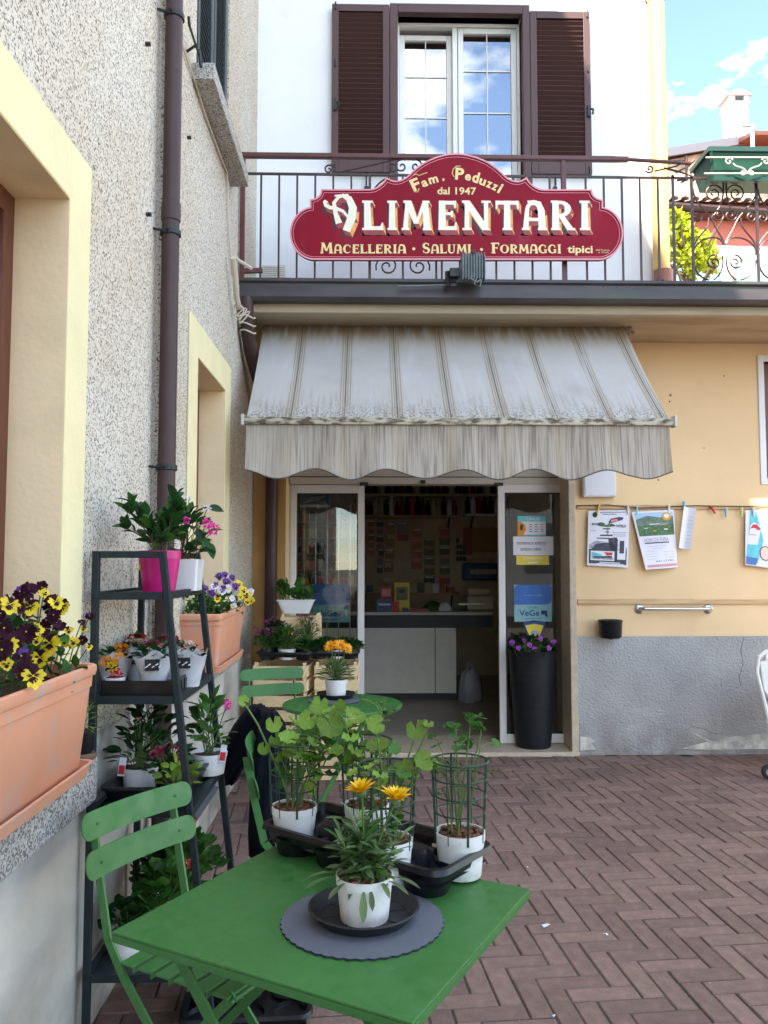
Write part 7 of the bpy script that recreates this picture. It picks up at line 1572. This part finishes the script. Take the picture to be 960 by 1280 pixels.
# ================================================================== plant rack
RK = thing('plant_rack', 'four tier black metal ladder rack full of potted plants against the left wall', 'plant stand', (-.7, 2.83, 0))
ya, yb2 = 2.57, 3.09; xw = -.862; zt = W(125, 689, X=xw).z; 
xf0 = W(203, 690, Y=ya).x; xf1 = W(269, 1280, Y=ya).x
fx = lambda z: xf0 + (xf1 - xf0) * (1 - z / zt)
s2 = .022
for y_ in (ya, yb2):
    g = G(); g.beam((xw, y_, 0), (xw, y_, zt), s2, s2, up=(0, 1, 0)); g.build('leg', 'rack', RK, bevel=.002, seg=1)
    g = G(); g.beam((xf1, y_, 0), (xf0, y_, zt), s2, s2, up=(0, 1, 0)); g.build('leg', 'rack', RK, bevel=.002, seg=1)
    g = G(); g.beam((xw + .0111, y_, zt - .011), (fx(zt) - .0111, y_, zt - .011), s2, s2); g.build('top_bar', 'rack', RK, bevel=.002, seg=1)
SH = [W(165, 740, Y=ya).z, W(170, 870, Y=ya).z, W(150, 1012, Y=ya).z, .235]
for z in SH:
    for y_ in (ya, yb2): g = G(); g.beam((xw + .0111, y_, z - .012), (fx(z) - .0111, y_, z - .012), s2 - .001, .024); g.build('shelf_rail', 'rack', RK)
    for x_ in (xw, fx(z)): g = G(); g.beam((x_, ya + .0111, z - .012), (x_, yb2 - .0111, z - .012), s2 - .001, .024); g.build('shelf_rail', 'rack', RK)
    g = G(); g.box(xw + .012, fx(z) - .012, ya + .012, yb2 - .012, z - .012, z - .008); g.build('shelf_plate', 'rack', RK)
# top tier: magenta pot and white square pot
random.seed(101)
q = W(206, 735, Y=2.72); MP = thing('potted_shrub', 'magenta pot with a glossy dark leaved shrub on the top tier of the black rack', 'potted plant', (W(199, 735, Y=2.70).x, 2.70, SH[0] - .007)); mh = W(200, 690, Y=2.64).z - SH[0]
pot(MP, .070, mh + .012, 'magenta', .74)
g = G(); g.disc((0, 0, 0), .010, 10); T = Matrix.Translation((-.058, -.034, .085)) @ Vector((-.8, -.6, .1)).to_track_quat('Z', 'Y').to_matrix().to_4x4(); inst('yellow_sticker', g.mesh('yellow_sticker', ['yellow_tag']), MP, T)
gs = G()
for k_ in range(17):
    az = ru(0, 6.283); b = Vector((.02 * math.cos(az), .02 * math.sin(az), mh)); ln = ru(.10, .20); tl_ = ru(8, 68); d = rdir(tl_, tl_, az); 
    if d.x > .3: d.x *= .4
    if d.x < 0: d.x *= 1.15
    tip = b + d * ln + Vector((-.008, 0, 0)); pts = bez(b, b + Vector((0, 0, ln * .35)), b.lerp(tip, .7) + Vector((0, 0, .02)), tip, 6); gs.tube(pts, .0022, 4)
    for i in range(2, 7):
        for s_ in (0, 1, 2) if i > 3 else (0, 1):
            dd = (d + Vector((ru(-1, 1), ru(-1, 1), ru(-.5, .6))) * .95); inst('leaf', leaf_mesh('broad' if s_ else 'oval', 'leaf_dark' if rnd() < .8 else 'leaf_mid'), MP, TR(pts[i], dd, ru(.034, .062), Vector((ru(-.6, .6), ru(-.6, .6), 1)), ru(-.5, .5)))
inst('stems', gs.mesh('stems', ['stem_brown']), MP, Matrix())
WP = thing('potted_impatiens', 'white square pot with a magenta flowering plant on the top tier of the black rack', 'potted plant', (W(229, 730, Y=2.92).x, 2.93, SH[0] - .007)); wh = W(230, 700, Y=2.86).z - SH[0] + .01
g = G(); loft(g, [[(p[0], p[1], z) for p in rrect(a_, a_, .008, 3)] for a_, z in ((.055, 0), (.062, wh), (.058, wh), (.057, wh - .02))]); inst('pot', g.mesh('pot', ['white_cer']), WP, Matrix()); g = G(); g.add([(p[0], p[1], wh - .015) for p in rrect(.057, .057, .008, 3)], [tuple(range(16))]); inst('soil', g.mesh('soil', ['soil']), WP, Matrix())
random.seed(103); bush(WP, (0, 0, wh - .02), .09, .19, 75, 'oval', 'leaf_dark', .06, single=True, stem_m='stem_brown'); pf_ = cluster('petal_pink', 18)
for (x_, y_, s_, m_, lb) in ((233, 651, .026, 'petal_pink', 'magenta bud'), (258, 655, .032, 'petal_pink', 'rose flower'), (266, 662, .042, 'petal_pink', 'large magenta flower'), (259, 636, .026, 'petal_white', 'pale pink flower'), (236, 624, .02, 'petal_white', 'white bud'), (223, 625, .018, 'petal_white', 'white bud')):
    p = W(x_, y_, Y=2.86) - Vector(WP.location); flower(WP, cluster(m_, 14), p, (.3, -.8, .4), s_, (p.x * .3, p.y * .3 + .03, p.z * .5), 0, lb)
for (x_, y_, dx, dz) in ((262, 684, .5, -.9), (270, 690, .3, -1), (268, 645, .8, -.2), (255, 672, .3, -.8)):
    p = W(x_ - 8, y_ - 12, Y=2.88) - Vector(WP.location); inst('leaf', leaf_mesh('oval', 'leaf_dark'), WP, TR(p, Vector((dx, -.2, dz)), .062, Vector((.2, -1, .6))))
# second tier: black crate tray with wrapped kalanchoes
z2 = SH[1] - .006
KT = thing('crate_tray', 'black slotted plastic crate tray on the second tier of the rack', 'plant tray', ((xw + fx(z2)) / 2, 2.83, z2)); kx = (fx(z2) - xw) / 2 - .016; ky = .235
g = G(); g.box(-kx, kx, -ky, ky, 0, .004)
for s_ in (-1, 1): g.box(-kx, kx, s_ * ky - .003, s_ * ky + .003, .004, .05); g.box(s_ * kx - .003, s_ * kx + .003, -ky + .003, ky - .003, .004, .05)
inst('tray_body', g.mesh('tray_body', ['plastic_black'], bevel=.001, seg=1), KT, Matrix())
for k_ in range(9): g = G(); g.box(kx + .003, kx + .006, -ky + .02 + k_ * .05, -ky + .045 + k_ * .05, .012, .042); inst('tray_slot', g.mesh('tray_slot', ['black']), KT, Matrix())
g = G(); g.box(-.008, .008, 0, .001, -.008, .008, 0, Matrix.Rotation(.3, 4, 'Y')); inst('yellow_tag', g.mesh('yellow_tag', ['yellow_tag']), KT, Matrix.Translation((kx - .0, -ky + .1, .035)) @ Matrix.Rotation(R(90), 4, 'Z'))
def wrapped(c, lab, col, s=1, rz=0, lean=0):
    t = thing('wrapped_kalanchoe', lab, 'potted plant', c, rz, 'kalanchoes wrapped in printed paper'); n = 20; rings = []
    for j, (r_, z) in enumerate(((.036, 0), (.040, .03), (.052, .075), (.066, .12))):
        rings.append([(r_ * s * (1 + .05 * math.sin(3 * a + j) * j) * math.cos(a), r_ * s * (1 + .05 * math.cos(2 * a) * j) * math.sin(a), s * (z + (.014 * math.sin(4 * a + 1) if j == 3 else 0))) for a in [i * 6.2832 / n for i in range(n)]])
    g = G(); loft(g, rings); inst('paper_sleeve', g.mesh('paper_sleeve', ['wrap'], smooth=True), t, Matrix())
    g = G(); V = [(.053 * s * math.sin(a), -.053 * s * math.cos(a) - .001, z) for z in (.068 * s, .105 * s) for a in (-.42, -.14, .14, .42)]; V = [((x_ * (1 + (z - .068) * 2)), y_ * (1.03 + (z - .068 * s) * 3.2), z) for x_, y_, z in V]; g.add(V, [(0, 1, 5, 4), (1, 2, 6, 5), (2, 3, 7, 6)]); inst('paper_label', g.mesh('paper_label', ['wrap_dark']), t, Matrix())
    g = G()
    for q_ in range(5):
        a = -.3 + q_ * .15; z = (.080 + .008 * (q_ % 2)) * s; r_ = (.0565 + (z - .068 * s) * 1.15); g.beam((r_ * math.sin(a), -r_ * math.cos(a) - .0022, z), (r_ * math.sin(a + .11), -r_ * math.cos(a + .11) - .0022, z + .005 * s), .001, .0035)
    inst('label_print', g.mesh('label_print', ['paper']), t, Matrix())
    g = G(); g.disc((0, 0, .095 * s), .052 * s); inst('soil', g.mesh('soil', ['soil']), t, Matrix()); bush(t, (0, 0, .095 * s), .05 * s, .04 * s, 26, 'broad', 'leaf_dark', .035 * s, stems=False)
    for m_ in range(5): d = rdir(0, 55); flower(t, cluster(col, 16), Vector((d.x * .036, d.y * .036, .135 * s)), d, .036 * s, None)
    return t
random.seed(111)
for (x_, y_, s_, col, lab) in ((142, 2.73, .95, 'petal_orange', 'wrapped kalanchoe with orange blooms at the left front of the second tier'), (191, 2.70, 1.02, 'petal_rose', 'wrapped kalanchoe with crimson blooms in the centre front of the second tier'), (236, 2.78, .98, 'petal_pale', 'wrapped kalanchoe with cream brown blooms behind the slanting rack leg'), (168, 2.90, .95, 'petal_pale', 'wrapped kalanchoe with pale blooms at the back near the wall'), (206, 2.96, 1.0, 'petal_rose', 'wrapped kalanchoe with crimson blooms at the back of the second tier'), (170, 3.02, 1.0, 'petal_red', 'wrapped kalanchoe with red blooms at the back corner of the second tier')):
    wrapped(Vector((W(x_, 850, Y=y_).x, y_, z2 + .005)), lab, col, s_, R(ru(-15, 15)))
LBT = thing('flower_bunch', 'small pot with yellow, red and orange blooms in front of the left wrapped kalanchoe', 'potted plant', (W(143, 860, Y=2.65).x, 2.648, z2 + .005)); pot(LBT, .034, .05, 'white_pot')
for (dx, dz, c_) in ((.0, .085, 'petal_yellow'), (.012, .06, 'petal_red'), (-.02, .10, 'petal_orange'), (.02, .11, 'petal_orange')): flower(LBT, cluster(c_, 16), (dx, -.02, dz), (0, -.7, .5), .036, None)
# third tier: black trays with mandevilla and kalanchoe pots
z3 = SH[2] - .006
random.seed(121)
tray3 = thing('nursery_tray', 'deep black tray on the third tier of the rack', 'plant tray', ((xw + fx(z3)) / 2, 2.84, z3), 0, 'black nursery trays'); k3 = (fx(z3) - xw) / 2 - .016
g = G(); loft(g, [[(p[0], p[1], z) for p in rrect(a_, b_, .03)] for a_, b_, z in ((k3 - .02, .21, 0), (k3, .235, .055), (k3 + .006, .24, .055), (k3 + .006, .24, .063), (k3 - .008, .228, .063), (k3 - .028, .205, .01))]); inst('tray_body', g.mesh('tray_body', ['plastic_black'], smooth=True), tray3, Matrix())
def white_potted(x_, Yp, z, lab, r, h, rad, hh, n, kind, lm, size, fl, fn, fs, single=True, tag_=False, potm='white_pot', fz=(.75, 1.05)):
    t = small_plant(Vector((W(x_, 900, Y=Yp).x, Yp, z)), lab, r, h, kind, lm, n, size, rad, hh, fl, fn, fs, potm, grp='potted plants on the lower tiers of the rack', single=single, fz=fz)
    if tag_: g = G(); g.box(-.011, .011, -.001, .001, 0, .062); g.box(-.0095, .0095, -.0016, -.001, .006, .036, 1); inst('plant_label', g.mesh('plant_label', ['paper', 'label_red']), t, Matrix.Translation(tag_) @ Matrix.Rotation(R(8), 4, 'Y') @ Matrix.Rotation(R(12), 4, 'Z'))
    return t
white_potted(262, 2.98, z3 + .012, 'white pot with a glossy leaved plant and one pink bloom, right of third tier', .066, .075, .075, .20, 62, 'oval', 'leaf_mid', .055, cluster('petal_red', 14), 0, .03, tag_=(.055, -.05, .05))
tt = bpy.data.objects[[o.name for o in COL.objects if o.get('label', '').startswith('white pot with a glossy leaved plant and one')][0]]
p = W(284, 881, Y=2.96) - Vector(tt.location); flower(tt, cluster('petal_pink', 14), p, (.4, -.8, .3), .032, (.02, 0, .1))
white_potted(176, 2.80, z3 + .012, 'white pot with a dark bushy plant and red label, wall side of third tier', .062, .072, .075, .18, 70, 'oval', 'leaf_shade', .05, cluster('petal_pale', 12), 1, .025, tag_=(-.05, -.05, .05))
white_potted(214, 2.72, z3 + .012, 'kalanchoe with dark red flower heads in the middle of the third tier', .05, .05, .075, .10, 50, 'broad', 'leaf_dark', .045, cluster('petal_rose', 16), 6, .03, potm='black')
white_potted(222, 2.62, z3 + .008, 'small plant with light green leaves drooping over the front of the third tier', .035, .04, .06, .09, 34, 'broad', 'leaf_light', .04, cluster('petal_rose', 12), 1, .018, potm='black')
white_potted(195, 3.0, z3 + .012, 'dark leafy plant at the back of the third tier', .05, .06, .08, .22, 60, 'oval', 'leaf_shade', .05, cluster('petal_red', 14), 1, .02, potm='black')
# bottom tier and ground: begonias in white pots
z4 = SH[3] - .006; random.seed(131)
white_potted(163, 2.70, z4, 'small dark begonia in a white pot at the wall end of the bottom tier', .055, .085, .075, .085, 46, 'round', 'leaf_shade', .05, cluster('petal_red', 10), 0, .02)
white_potted(207, 2.76, z4, 'begonia with big round leaves in a white pot in the middle of the bottom tier', .06, .085, .11, .18, 70, 'round', 'leaf_mid', .062, cluster('petal_red', 14), 1, .03)
bz = white_potted(240, 2.98, z4, 'begonia with a bright red bloom spilling out at the right of the bottom tier', .06, .085, .13, .20, 80, 'round', 'leaf_mid', .058, cluster('petal_red', 14), 0, .03)
p = W(239, 1024, Y=2.9) - Vector(bz.location); flower(bz, cluster('petal_red', 20), p, (.3, -.8, .3), .036, (0, 0, .1))
white_potted(196, 3.0, z4, 'white potted geranium at the back of the bottom tier', .055, .085, .09, .20, 50, 'round', 'leaf_shade', .055, cluster('petal_red', 10), 0, .02)
wpp = thing('empty_white_pot', 'white plastic pot standing behind the upper slats of the front chair', 'pot', (W(209, 1010, Y=2.95).x, 2.93, z3 - .17)); pot(wpp, .05, .09)
wpp.location.z = z4 + .0
# ================================================================== black jacket over the third chair
random.seed(141)
JK = thing('black_jacket', 'black jacket thrown over the back of the hidden chair beside the crates', 'jacket', (-.5, 3.3, .25))
def cloth(rings, name, root):
    g = G(); n = len(rings[0]); V = [p for r_ in rings for p in r_]; g.add([tuple(p) for p in V], [(j * n + i, j * n + (i + 1) % n, (j + 1) * n + (i + 1) % n, (j + 1) * n + i) for j in range(len(rings) - 1) for i in range(n)] + [tuple(range(n))[::-1], tuple((len(rings) - 1) * n + i for i in range(n))]); return g.build(name, 'cloth', root, smooth='leaf')
def drape(outline_l, outline_r, Ys, dep, name):
    """rings between a left and a right photo outline at given distance, dep thick, with folds"""
    rings = []
    for k_, ((xl, yl), (xr, yr)) in enumerate(zip(outline_l, outline_r)):
        Yc = Ys[k_] if isinstance(Ys, (list, tuple)) else Ys; a, b = W(xl, yl, Y=Yc), W(xr, yr, Y=Yc); c_ = (a + b) / 2; hx = (b - a) / 2; rings.append([c_ + hx * math.cos(t_) * (1 + .06 * math.sin(5 * t_ + k_)) + Vector((0, dep, 0)) * math.sin(t_) * (1 + .25 * math.sin(6 * t_ + k_ * 1.1)) for t_ in [i * 6.2832 / 28 for i in range(28)]])
    return cloth(rings, name, JK)
drape([(312, 883), (303, 890), (292, 905), (284, 922), (278, 945), (275, 965), (279, 976)], [(330, 883), (338, 892), (345, 906), (348, 920), (330, 935), (308, 955), (296, 977)], [3.45] * 7, .07, 'jacket_body')
drape([(330, 890), (322, 905), (318, 930), (316, 960), (313, 1000), (311, 1040), (311, 1068)], [(346, 890), (356, 905), (360, 930), (362, 960), (358, 1000), (352, 1040), (342, 1068)], [3.3, 3.28, 3.25, 3.2, 3.15, 3.1, 3.1], .06, 'jacket_sleeve')
# ================================================================== tray under the table, litter
random.seed(151)
ut = W(325, 1262, Z=.06); UT = thing('nursery_tray', 'empty black nursery tray lying on the bricks under the square table', 'plant tray', (ut.x - .05, ut.y + .08, .002), R(4), 'black nursery trays'); me_, cs = traymesh(.42, .28, .065, 3, 2, .058); inst('tray_body', me_, UT, Matrix())
small_plant(Vector((ut.x - .15, ut.y + .12, .012)), 'low dark plant left in the tray under the square table', .045, .06, 'small', 'leaf_shade', 60, .035, .06, .05, potm='black')
for i, (x_, y_, s_, m_, lab) in enumerate(((683, 1157, .022, 'paper', 'torn scrap of white paper on the brick paving'), (757, 1168, .012, 'paper', 'tiny white and red scrap on the brick paving'), (659, 1084, .006, 'paper', 'tiny white crumb on the bricks near the table corner'), (693, 1270, .008, 'paper', 'white crumb at the lower edge of the paving'))):
    q = W(x_, y_, Z=.003); t = thing('paper_scrap', lab, 'litter', q, ru(0, 3)); g = G(); g.add([(-s_, -s_ * .3, .0), (-.1 * s_, -s_ * .5, .004), (s_, -s_ * .1, .001), (s_ * .5, s_ * .4, .003), (0, s_ * .15, .006), (-s_ * .6, s_ * .7, .002)], [(0, 1, 4, 5), (1, 2, 3, 4)]); inst('scrap', g.mesh('scrap', ['paper']), t, Matrix())
# fallen petals and leaves near the rack
g = G()
for i in range(60):
    q = Vector((ru(-.75, -.1), ru(1.7, 3.8), .0015)); s = ru(.003, .007); g.add(*LEAF['small'], 0, TR(q, rdir(88, 92), s * 1.6))
o_ = g.build('fallen_petals', 'petal_pale', None, smooth='leaf', kind='stuff')
g = G()
for i in range(150):
    q = Vector((ru(.2, 3.4), ru(2.2, 6.2), .0015)); s = ru(.0015, .004); g.add(*LEAF['small'], 0, TR(q, rdir(85, 92), s * 2))
g.build('gravel_crumbs', 'petal_pale', None, smooth='leaf', kind='stuff')
# ================================================================== at the right edge: pram end
SP = W(957, 941, Z=.0); Yp = 5.6
PRM = thing('pram', 'white pram at the right edge of the photograph, only its front end and caster showing', 'pram', (W(980, 930, Y=Yp).x, Yp, 0))
def PP(x, y): return W(x, y, Y=Yp)
g = G(); q = PP(958, 943); g.lathe([(.0, -.02), (.03, -.02), (.045, -.015), (.05, 0), (.045, .015), (.03, .02), (0, .02)], 20, T=Matrix.Translation((q.x + .01, Yp, .05)) @ Matrix.Rotation(R(90), 4, 'X')); g.build('wheel', 'rubber', PRM, smooth=True)
g = G(); g.lathe([(.0, -.022), (.026, -.022), (.026, .022), (0, .022)], 16, T=Matrix.Translation((q.x + .01, Yp, .05)) @ Matrix.Rotation(R(90), 4, 'X')); g.build('wheel_hub', 'steel', PRM)
g = G(); g.tube([PP(948, 822), PP(946, 840), PP(953, 868), PP(962, 905), (q.x + .04, Yp, .10)], .014, 8); g.tube([PP(948, 822), PP(956, 815), PP(975, 812)], .014, 8); g.build('frame', 'white_pot', PRM, smooth=True)
hx_ = q.x + .01
for wx, wy in ((hx_ + .27, Yp + .42), (hx_ + .55, Yp), (hx_ + .82, Yp + .42)):
    g = G(); g.lathe([(.0, -.02), (.03, -.02), (.045, -.015), (.05, 0), (.045, .015), (.03, .02), (0, .02)], 20, T=Matrix.Translation((wx, wy, .05)) @ Matrix.Rotation(R(90), 4, 'X')); g.build('wheel', 'rubber', PRM, smooth=True)
g = G(); q0_, q1_ = PP(953, 868), PP(948, 822); off_ = Vector((.27, .42, 0)); g.tube([q1_ + off_, PP(946, 840) + off_, q0_ + off_, (hx_ + .30, Yp + .42, .10)], .014, 8); g.tube([q1_, q1_ + off_], .014, 8); g.tube([PP(975, 812), (hx_ + .6, Yp, .95), (hx_ + .75, Yp, 1.02), (hx_ + 1.02, Yp + .42, 1.02), (hx_ + .87, Yp + .42, .95), PP(975, 812) + off_], .014, 8); g.tube([(hx_ + .03, Yp, .1), (hx_ + .55, Yp, .1)], .012, 8); g.tube([(hx_ + .30, Yp + .42, .1), (hx_ + .82, Yp + .42, .1)], .012, 8); g.build('frame', 'white_pot', PRM, smooth=True, label='rear side frame with push handle')
g = G(); g.prism([(hx_ + .02, .36), (hx_ + .5, .34), (hx_ + .58, .72), (hx_ + .04, .62)], lambda u, v, t: (u + .64 * t, Yp + .06 + t, v), 0, .30); g.build('basket', 'white_pot', PRM, bevel=.02)
g = G(); V = [PP(x, y) for x, y in ((950, 828), (990, 820), (995, 880), (965, 880), (955, 862))]; g.prism([(p.x, p.z) for p in V], lambda u, v, t: (u, Yp + .02 + t, v), -.02, .02); g.build('side_panel', 'white_pot', PRM, bevel=.01)
# ================================================================== houses behind the terrace
def arch_window(root, x, z, w_, h, y):
    g = G(); P_ = [(x - w_ / 2, z), (x + w_ / 2, z), (x + w_ / 2, z + h * .5)] + [(x + w_ / 2 * math.cos(R(a)), z + h * .5 + h * .5 * math.sin(R(a))) for a in range(15, 180, 15)] + [(x - w_ / 2, z + h * .5)]
    g.prism(P_, lambda u, v, t: (u, y + t, v), -.03, .02); f = g.build('window', 'frame_grey', root); g = G(); Q_ = [(x + (u - x) * .86, z + (v - z) * .9 + .04) for u, v in P_]; g.prism(Q_, lambda u, v, t: (u, y + t, v), -.05, -.032); g.build('pane', mat('sky_glass', (.25, .42, .5), .1), f)
YB = 15.0
def B(x, y, Y=YB): return W(x, y, Y=Y)
zr0, zr1 = B(900, 262).z, B(900, 228).z; xb0, xb1 = B(834, 300).x, B(1040, 300).x + 3
RH = thing('red_house', 'house with a salmon red wall and tiled roof behind the terrace railing', 'house', ((xb0 + xb1) / 2, YB, 0))
zm = B(900, 308).z
g = G(); g.box(xb0, xb1, YB, YB + 5, zm, zr0 + .05); g.build('upper_wall', 'red_house', RH)
g = G(); g.box(xb0 - .003, xb1 + .003, YB - .03, YB + 5, 0, zm); g.build('lower_wall', 'pale_house', RH)
sl = lambda x: -.012 * (x - xb0) * 0
g = G(); g.tube([(xb0 - .3, YB - .35, B(838, 256, YB - .35).z), (xb1, YB - .35, B(960, 275, YB - .35).z - .12)], .07, 8); g.build('roof_gutter', 'brown_metal', RH)
g = G(); g.box(xb0 - .3, xb1, YB - .3, YB, zr0 - .22, zr0 + .02); g.build('eaves', 'wood_dark', RH)
# roof tiles: rows of half round tiles
g = G(); g.add([(xb0 - .3, YB - .4, zr0 - .02), (xb1, YB - .4, zr0 - .10), (xb1, YB + 1.6, zr1 + .2), (xb0 - .3, YB + 1.6, zr1 + .28)], [(0, 1, 2, 3)]); rf = g.build('roof', 'roof_tile', RH)
tg = G()
for a in range(7): pass
V = []; 
for t in (0, 1):
    for k_ in range(6): a = math.pi * k_ / 5; V.append((.085 * math.cos(a) * (1 - .12 * t), .5 * t, .06 * math.sin(a) + .03 * (1 - t)))
tg.add(V, [(k_, k_ + 1, 7 + k_, 6 + k_) for k_ in range(5)]); tm = tg.mesh('tile', ['roof_tile'])
nt_ = 0
for j in range(4):
    for i in range(int((xb1 - xb0) / .2)):
        x_ = xb0 - .2 + i * .2; f = j / 4; y_ = YB - .4 + 2 * f; z_ = (zr0 - .02 - .08 * (x_ - xb0) / (xb1 - xb0)) * (1 - f) + (zr1 + .25) * f
        o = inst('tile', tm, rf, Matrix.Translation(Vector((x_, y_, z_)) - MW[RH.name].translation) @ Matrix.Rotation(math.atan2(zr1 + .25 - zr0, 2), 4, 'X'))
arch_window(RH, B(868, 345).x, B(868, 372).z, 1.0, .75, YB - .03); arch_window(RH, B(945, 340).x, B(945, 372).z, .95, .85, YB - .03)
# stone house with the slate roof and the chimney
YC = 20.0; SHs = thing('stone_house', 'stone house with a grey sloping roof and white chimney farther back', 'house', (B(900, 200, YC).x, YC, 0))
xa, xm_, xe = B(836, 200, YC).x, B(922, 180, YC).x, B(1040, 180, YC).x + 2
g = G(); g.prism([(xa, 0), (xe, 0), (xe, B(922, 184, YC).z), (xm_, B(922, 182, YC).z), (xa, B(838, 200, YC).z)], lambda u, v, t: (u, YC + t, v), 0, 6); g.build('wall', 'stone_house', SHs)
g = G(); za, zb = B(836, 186, YC - .4).z, B(922, 166, YC - .4).z; g.prism([(xa - .6, za - .05), (xm_ + .05, zb - .05), (xm_ + .05, zb + .05), (xa - .6, za + .05)], lambda u, v, t: (u, YC - .18 + t, v), 0, 6.2); g.build('roof', 'roof_grey', SHs)
g = G(); g.prism([(xa - .6, za - .2), (xm_ + .05, zb - .2), (xm_ + .05, zb + .02), (xa - .6, za + .02)], lambda u, v, t: (u, YC - .25 + t, v), 0, .06); g.build('fascia', 'fascia', SHs)
g = G(); zz = B(930, 166, YC - .9).z; g.add([(xm_ - .1, YC - 1.0, zz), (xe, YC - 1.0, zz + .0), (xe, YC + 3, zz + 1.0), (xm_ - .1, YC + 3, zz + 1.0), (xm_ - .1, YC - 1.0, zz - .1), (xe, YC - 1.0, zz - .1), (xe, YC + 3, zz + .9), (xm_ - .1, YC + 3, zz + .9)], [(0, 1, 2, 3), (7, 6, 5, 4), (0, 4, 5, 1), (1, 5, 6, 2), (3, 7, 4, 0)]); g.build('roof', 'wood_dark', SHs, label='right roof slope with dark wooden underside')
g = G(); a, b = B(876, 205, YC - .02), B(893, 196, YC - .02); g.box(a.x, b.x, YC - .02, YC + .02, a.z, b.z); g.build('window', 'black', SHs)
cx, cz0, cz1 = B(916, 160, YC + 1).x, B(916, 175, YC + 1).z, B(916, 140, YC + 1).z
g = G(); g.box(cx - .25, cx + .25, YC + .6, YC + 1.1, cz0 - .6, cz1); g.box(cx - .29, cx + .29, YC + .56, YC + 1.14, cz1, cz1 + .05); ch_ = g.build('chimney', 'pale_house', SHs)
g = G(); g.box(cx - .27, cx + .27, YC + .58, YC + 1.12, cz1 + .05, cz1 + .22); g.prism([(cx - .34, cz1 + .22), (cx + .34, cz1 + .22), (cx + .1, cz1 + .38), (cx - .1, cz1 + .38)], lambda u, v, t: (u, YC + .55 + t, v), 0, .6); g.box(cx - .06, cx + .06, YC + .8, YC + .92, cz1 + .38, cz1 + .45); g.build('chimney_cap', 'roof_tile', ch_)
g = G(); g.box(cx - .12, cx + .12, YC + .57, YC + .579, cz1 + .07, cz1 + .2); g.build('smoke_opening', 'black', ch_)
# street lamp pole between them
q = B(941, 190, YB + 1.3); MS = thing('roof_mast', 'thin white mast with a small crossarm rising from the roof behind the flower box', 'mast', (q.x, YB + 1.3, zr1)); z = B(941, 156, YB + 1.3).z
g = G(); g.tube([(q.x, YB + 1.3, zr1 - .1), (q.x, YB + 1.3, z)], .04, 8); g.build('pole', 'pvc', MS); g = G(); g.tube([(q.x - .22, YB + 1.3, z - .03), (q.x + .03, YB + 1.3, z - .03)], .02, 6); g.tube([(q.x - .22, YB + 1.3, z - .12), (q.x - .22, YB + 1.3, z + .05)], .02, 6); g.build('crossarm', 'galv', MS)
# yellow green tree in front of the red house
random.seed(161)
tx, ty = B(862, 300, 12).x, 12.0; TRE = thing('garden_tree', 'sunlit yellow green tree in front of the red house wall', 'tree', (tx, ty, 0))
g = G(); top = B(862, 318, 12).z; g.tube([(tx, ty, 0), (tx + .1, ty, top * .5), (tx - .05, ty, top)], [.16, .11, .05], 10)
for k_ in range(12): a = k_ * 1.3; g.tube([(tx, ty, top - 1.2 + .1 * k_), (tx + .55 * math.cos(a), ty + .5 * math.sin(a), top - .5 + .1 * k_)], [.035, .01], 6)
g.build('trunk', 'trunk', TRE)
g = G(); cl_ = [(842, 283, .2), (850, 290, .16), (856, 300, .22), (866, 296, .16), (874, 304, .2), (846, 312, .22), (884, 312, .18), (862, 318, .2), (878, 324, .2), (889, 324, .12), (840, 300, .2), (843, 270, .12), (851, 274, .1), (866, 332, .16), (846, 330, .16), (884, 334, .12)]
for (x_, y_, r_) in cl_:
    c_ = W(x_, y_, Y=12 + ru(-.3, .3))
    for k_ in range(95): d = Vector((random.gauss(0, 1), random.gauss(0, 1), random.gauss(0, 1))).normalized() * r_ * rnd() ** .45; g.add(*LEAF['small'], 0, TR(c_ + d, rdir(20, 160), ru(.07, .13), rdir(0, 90)))
o_ = g.build('crown', 'leaf_tree', TRE, smooth='leaf')
# potted plant seen below the tree on the terrace
# ================================================================== house opposite, seen only as a reflection in the glass
OH = thing('opposite_house', 'pale house across the yard behind the photographer', 'house', (2, -9, 0))
g = G(); g.box(.5, 9, -14, -9, 0, 4.6); g.build('wall', 'pale_house', OH); g = G(); g.box(.2, 9.3, -14.3, -8.6, 4.6, 4.8); g.build('roof', 'roof_tile', OH)
for x_ in (2, 4.4, 6.8): g = G(); g.box(x_, x_ + 1, -9, -8.97, 1.2, 2.6); g.build('window', 'frame_grey', OH)
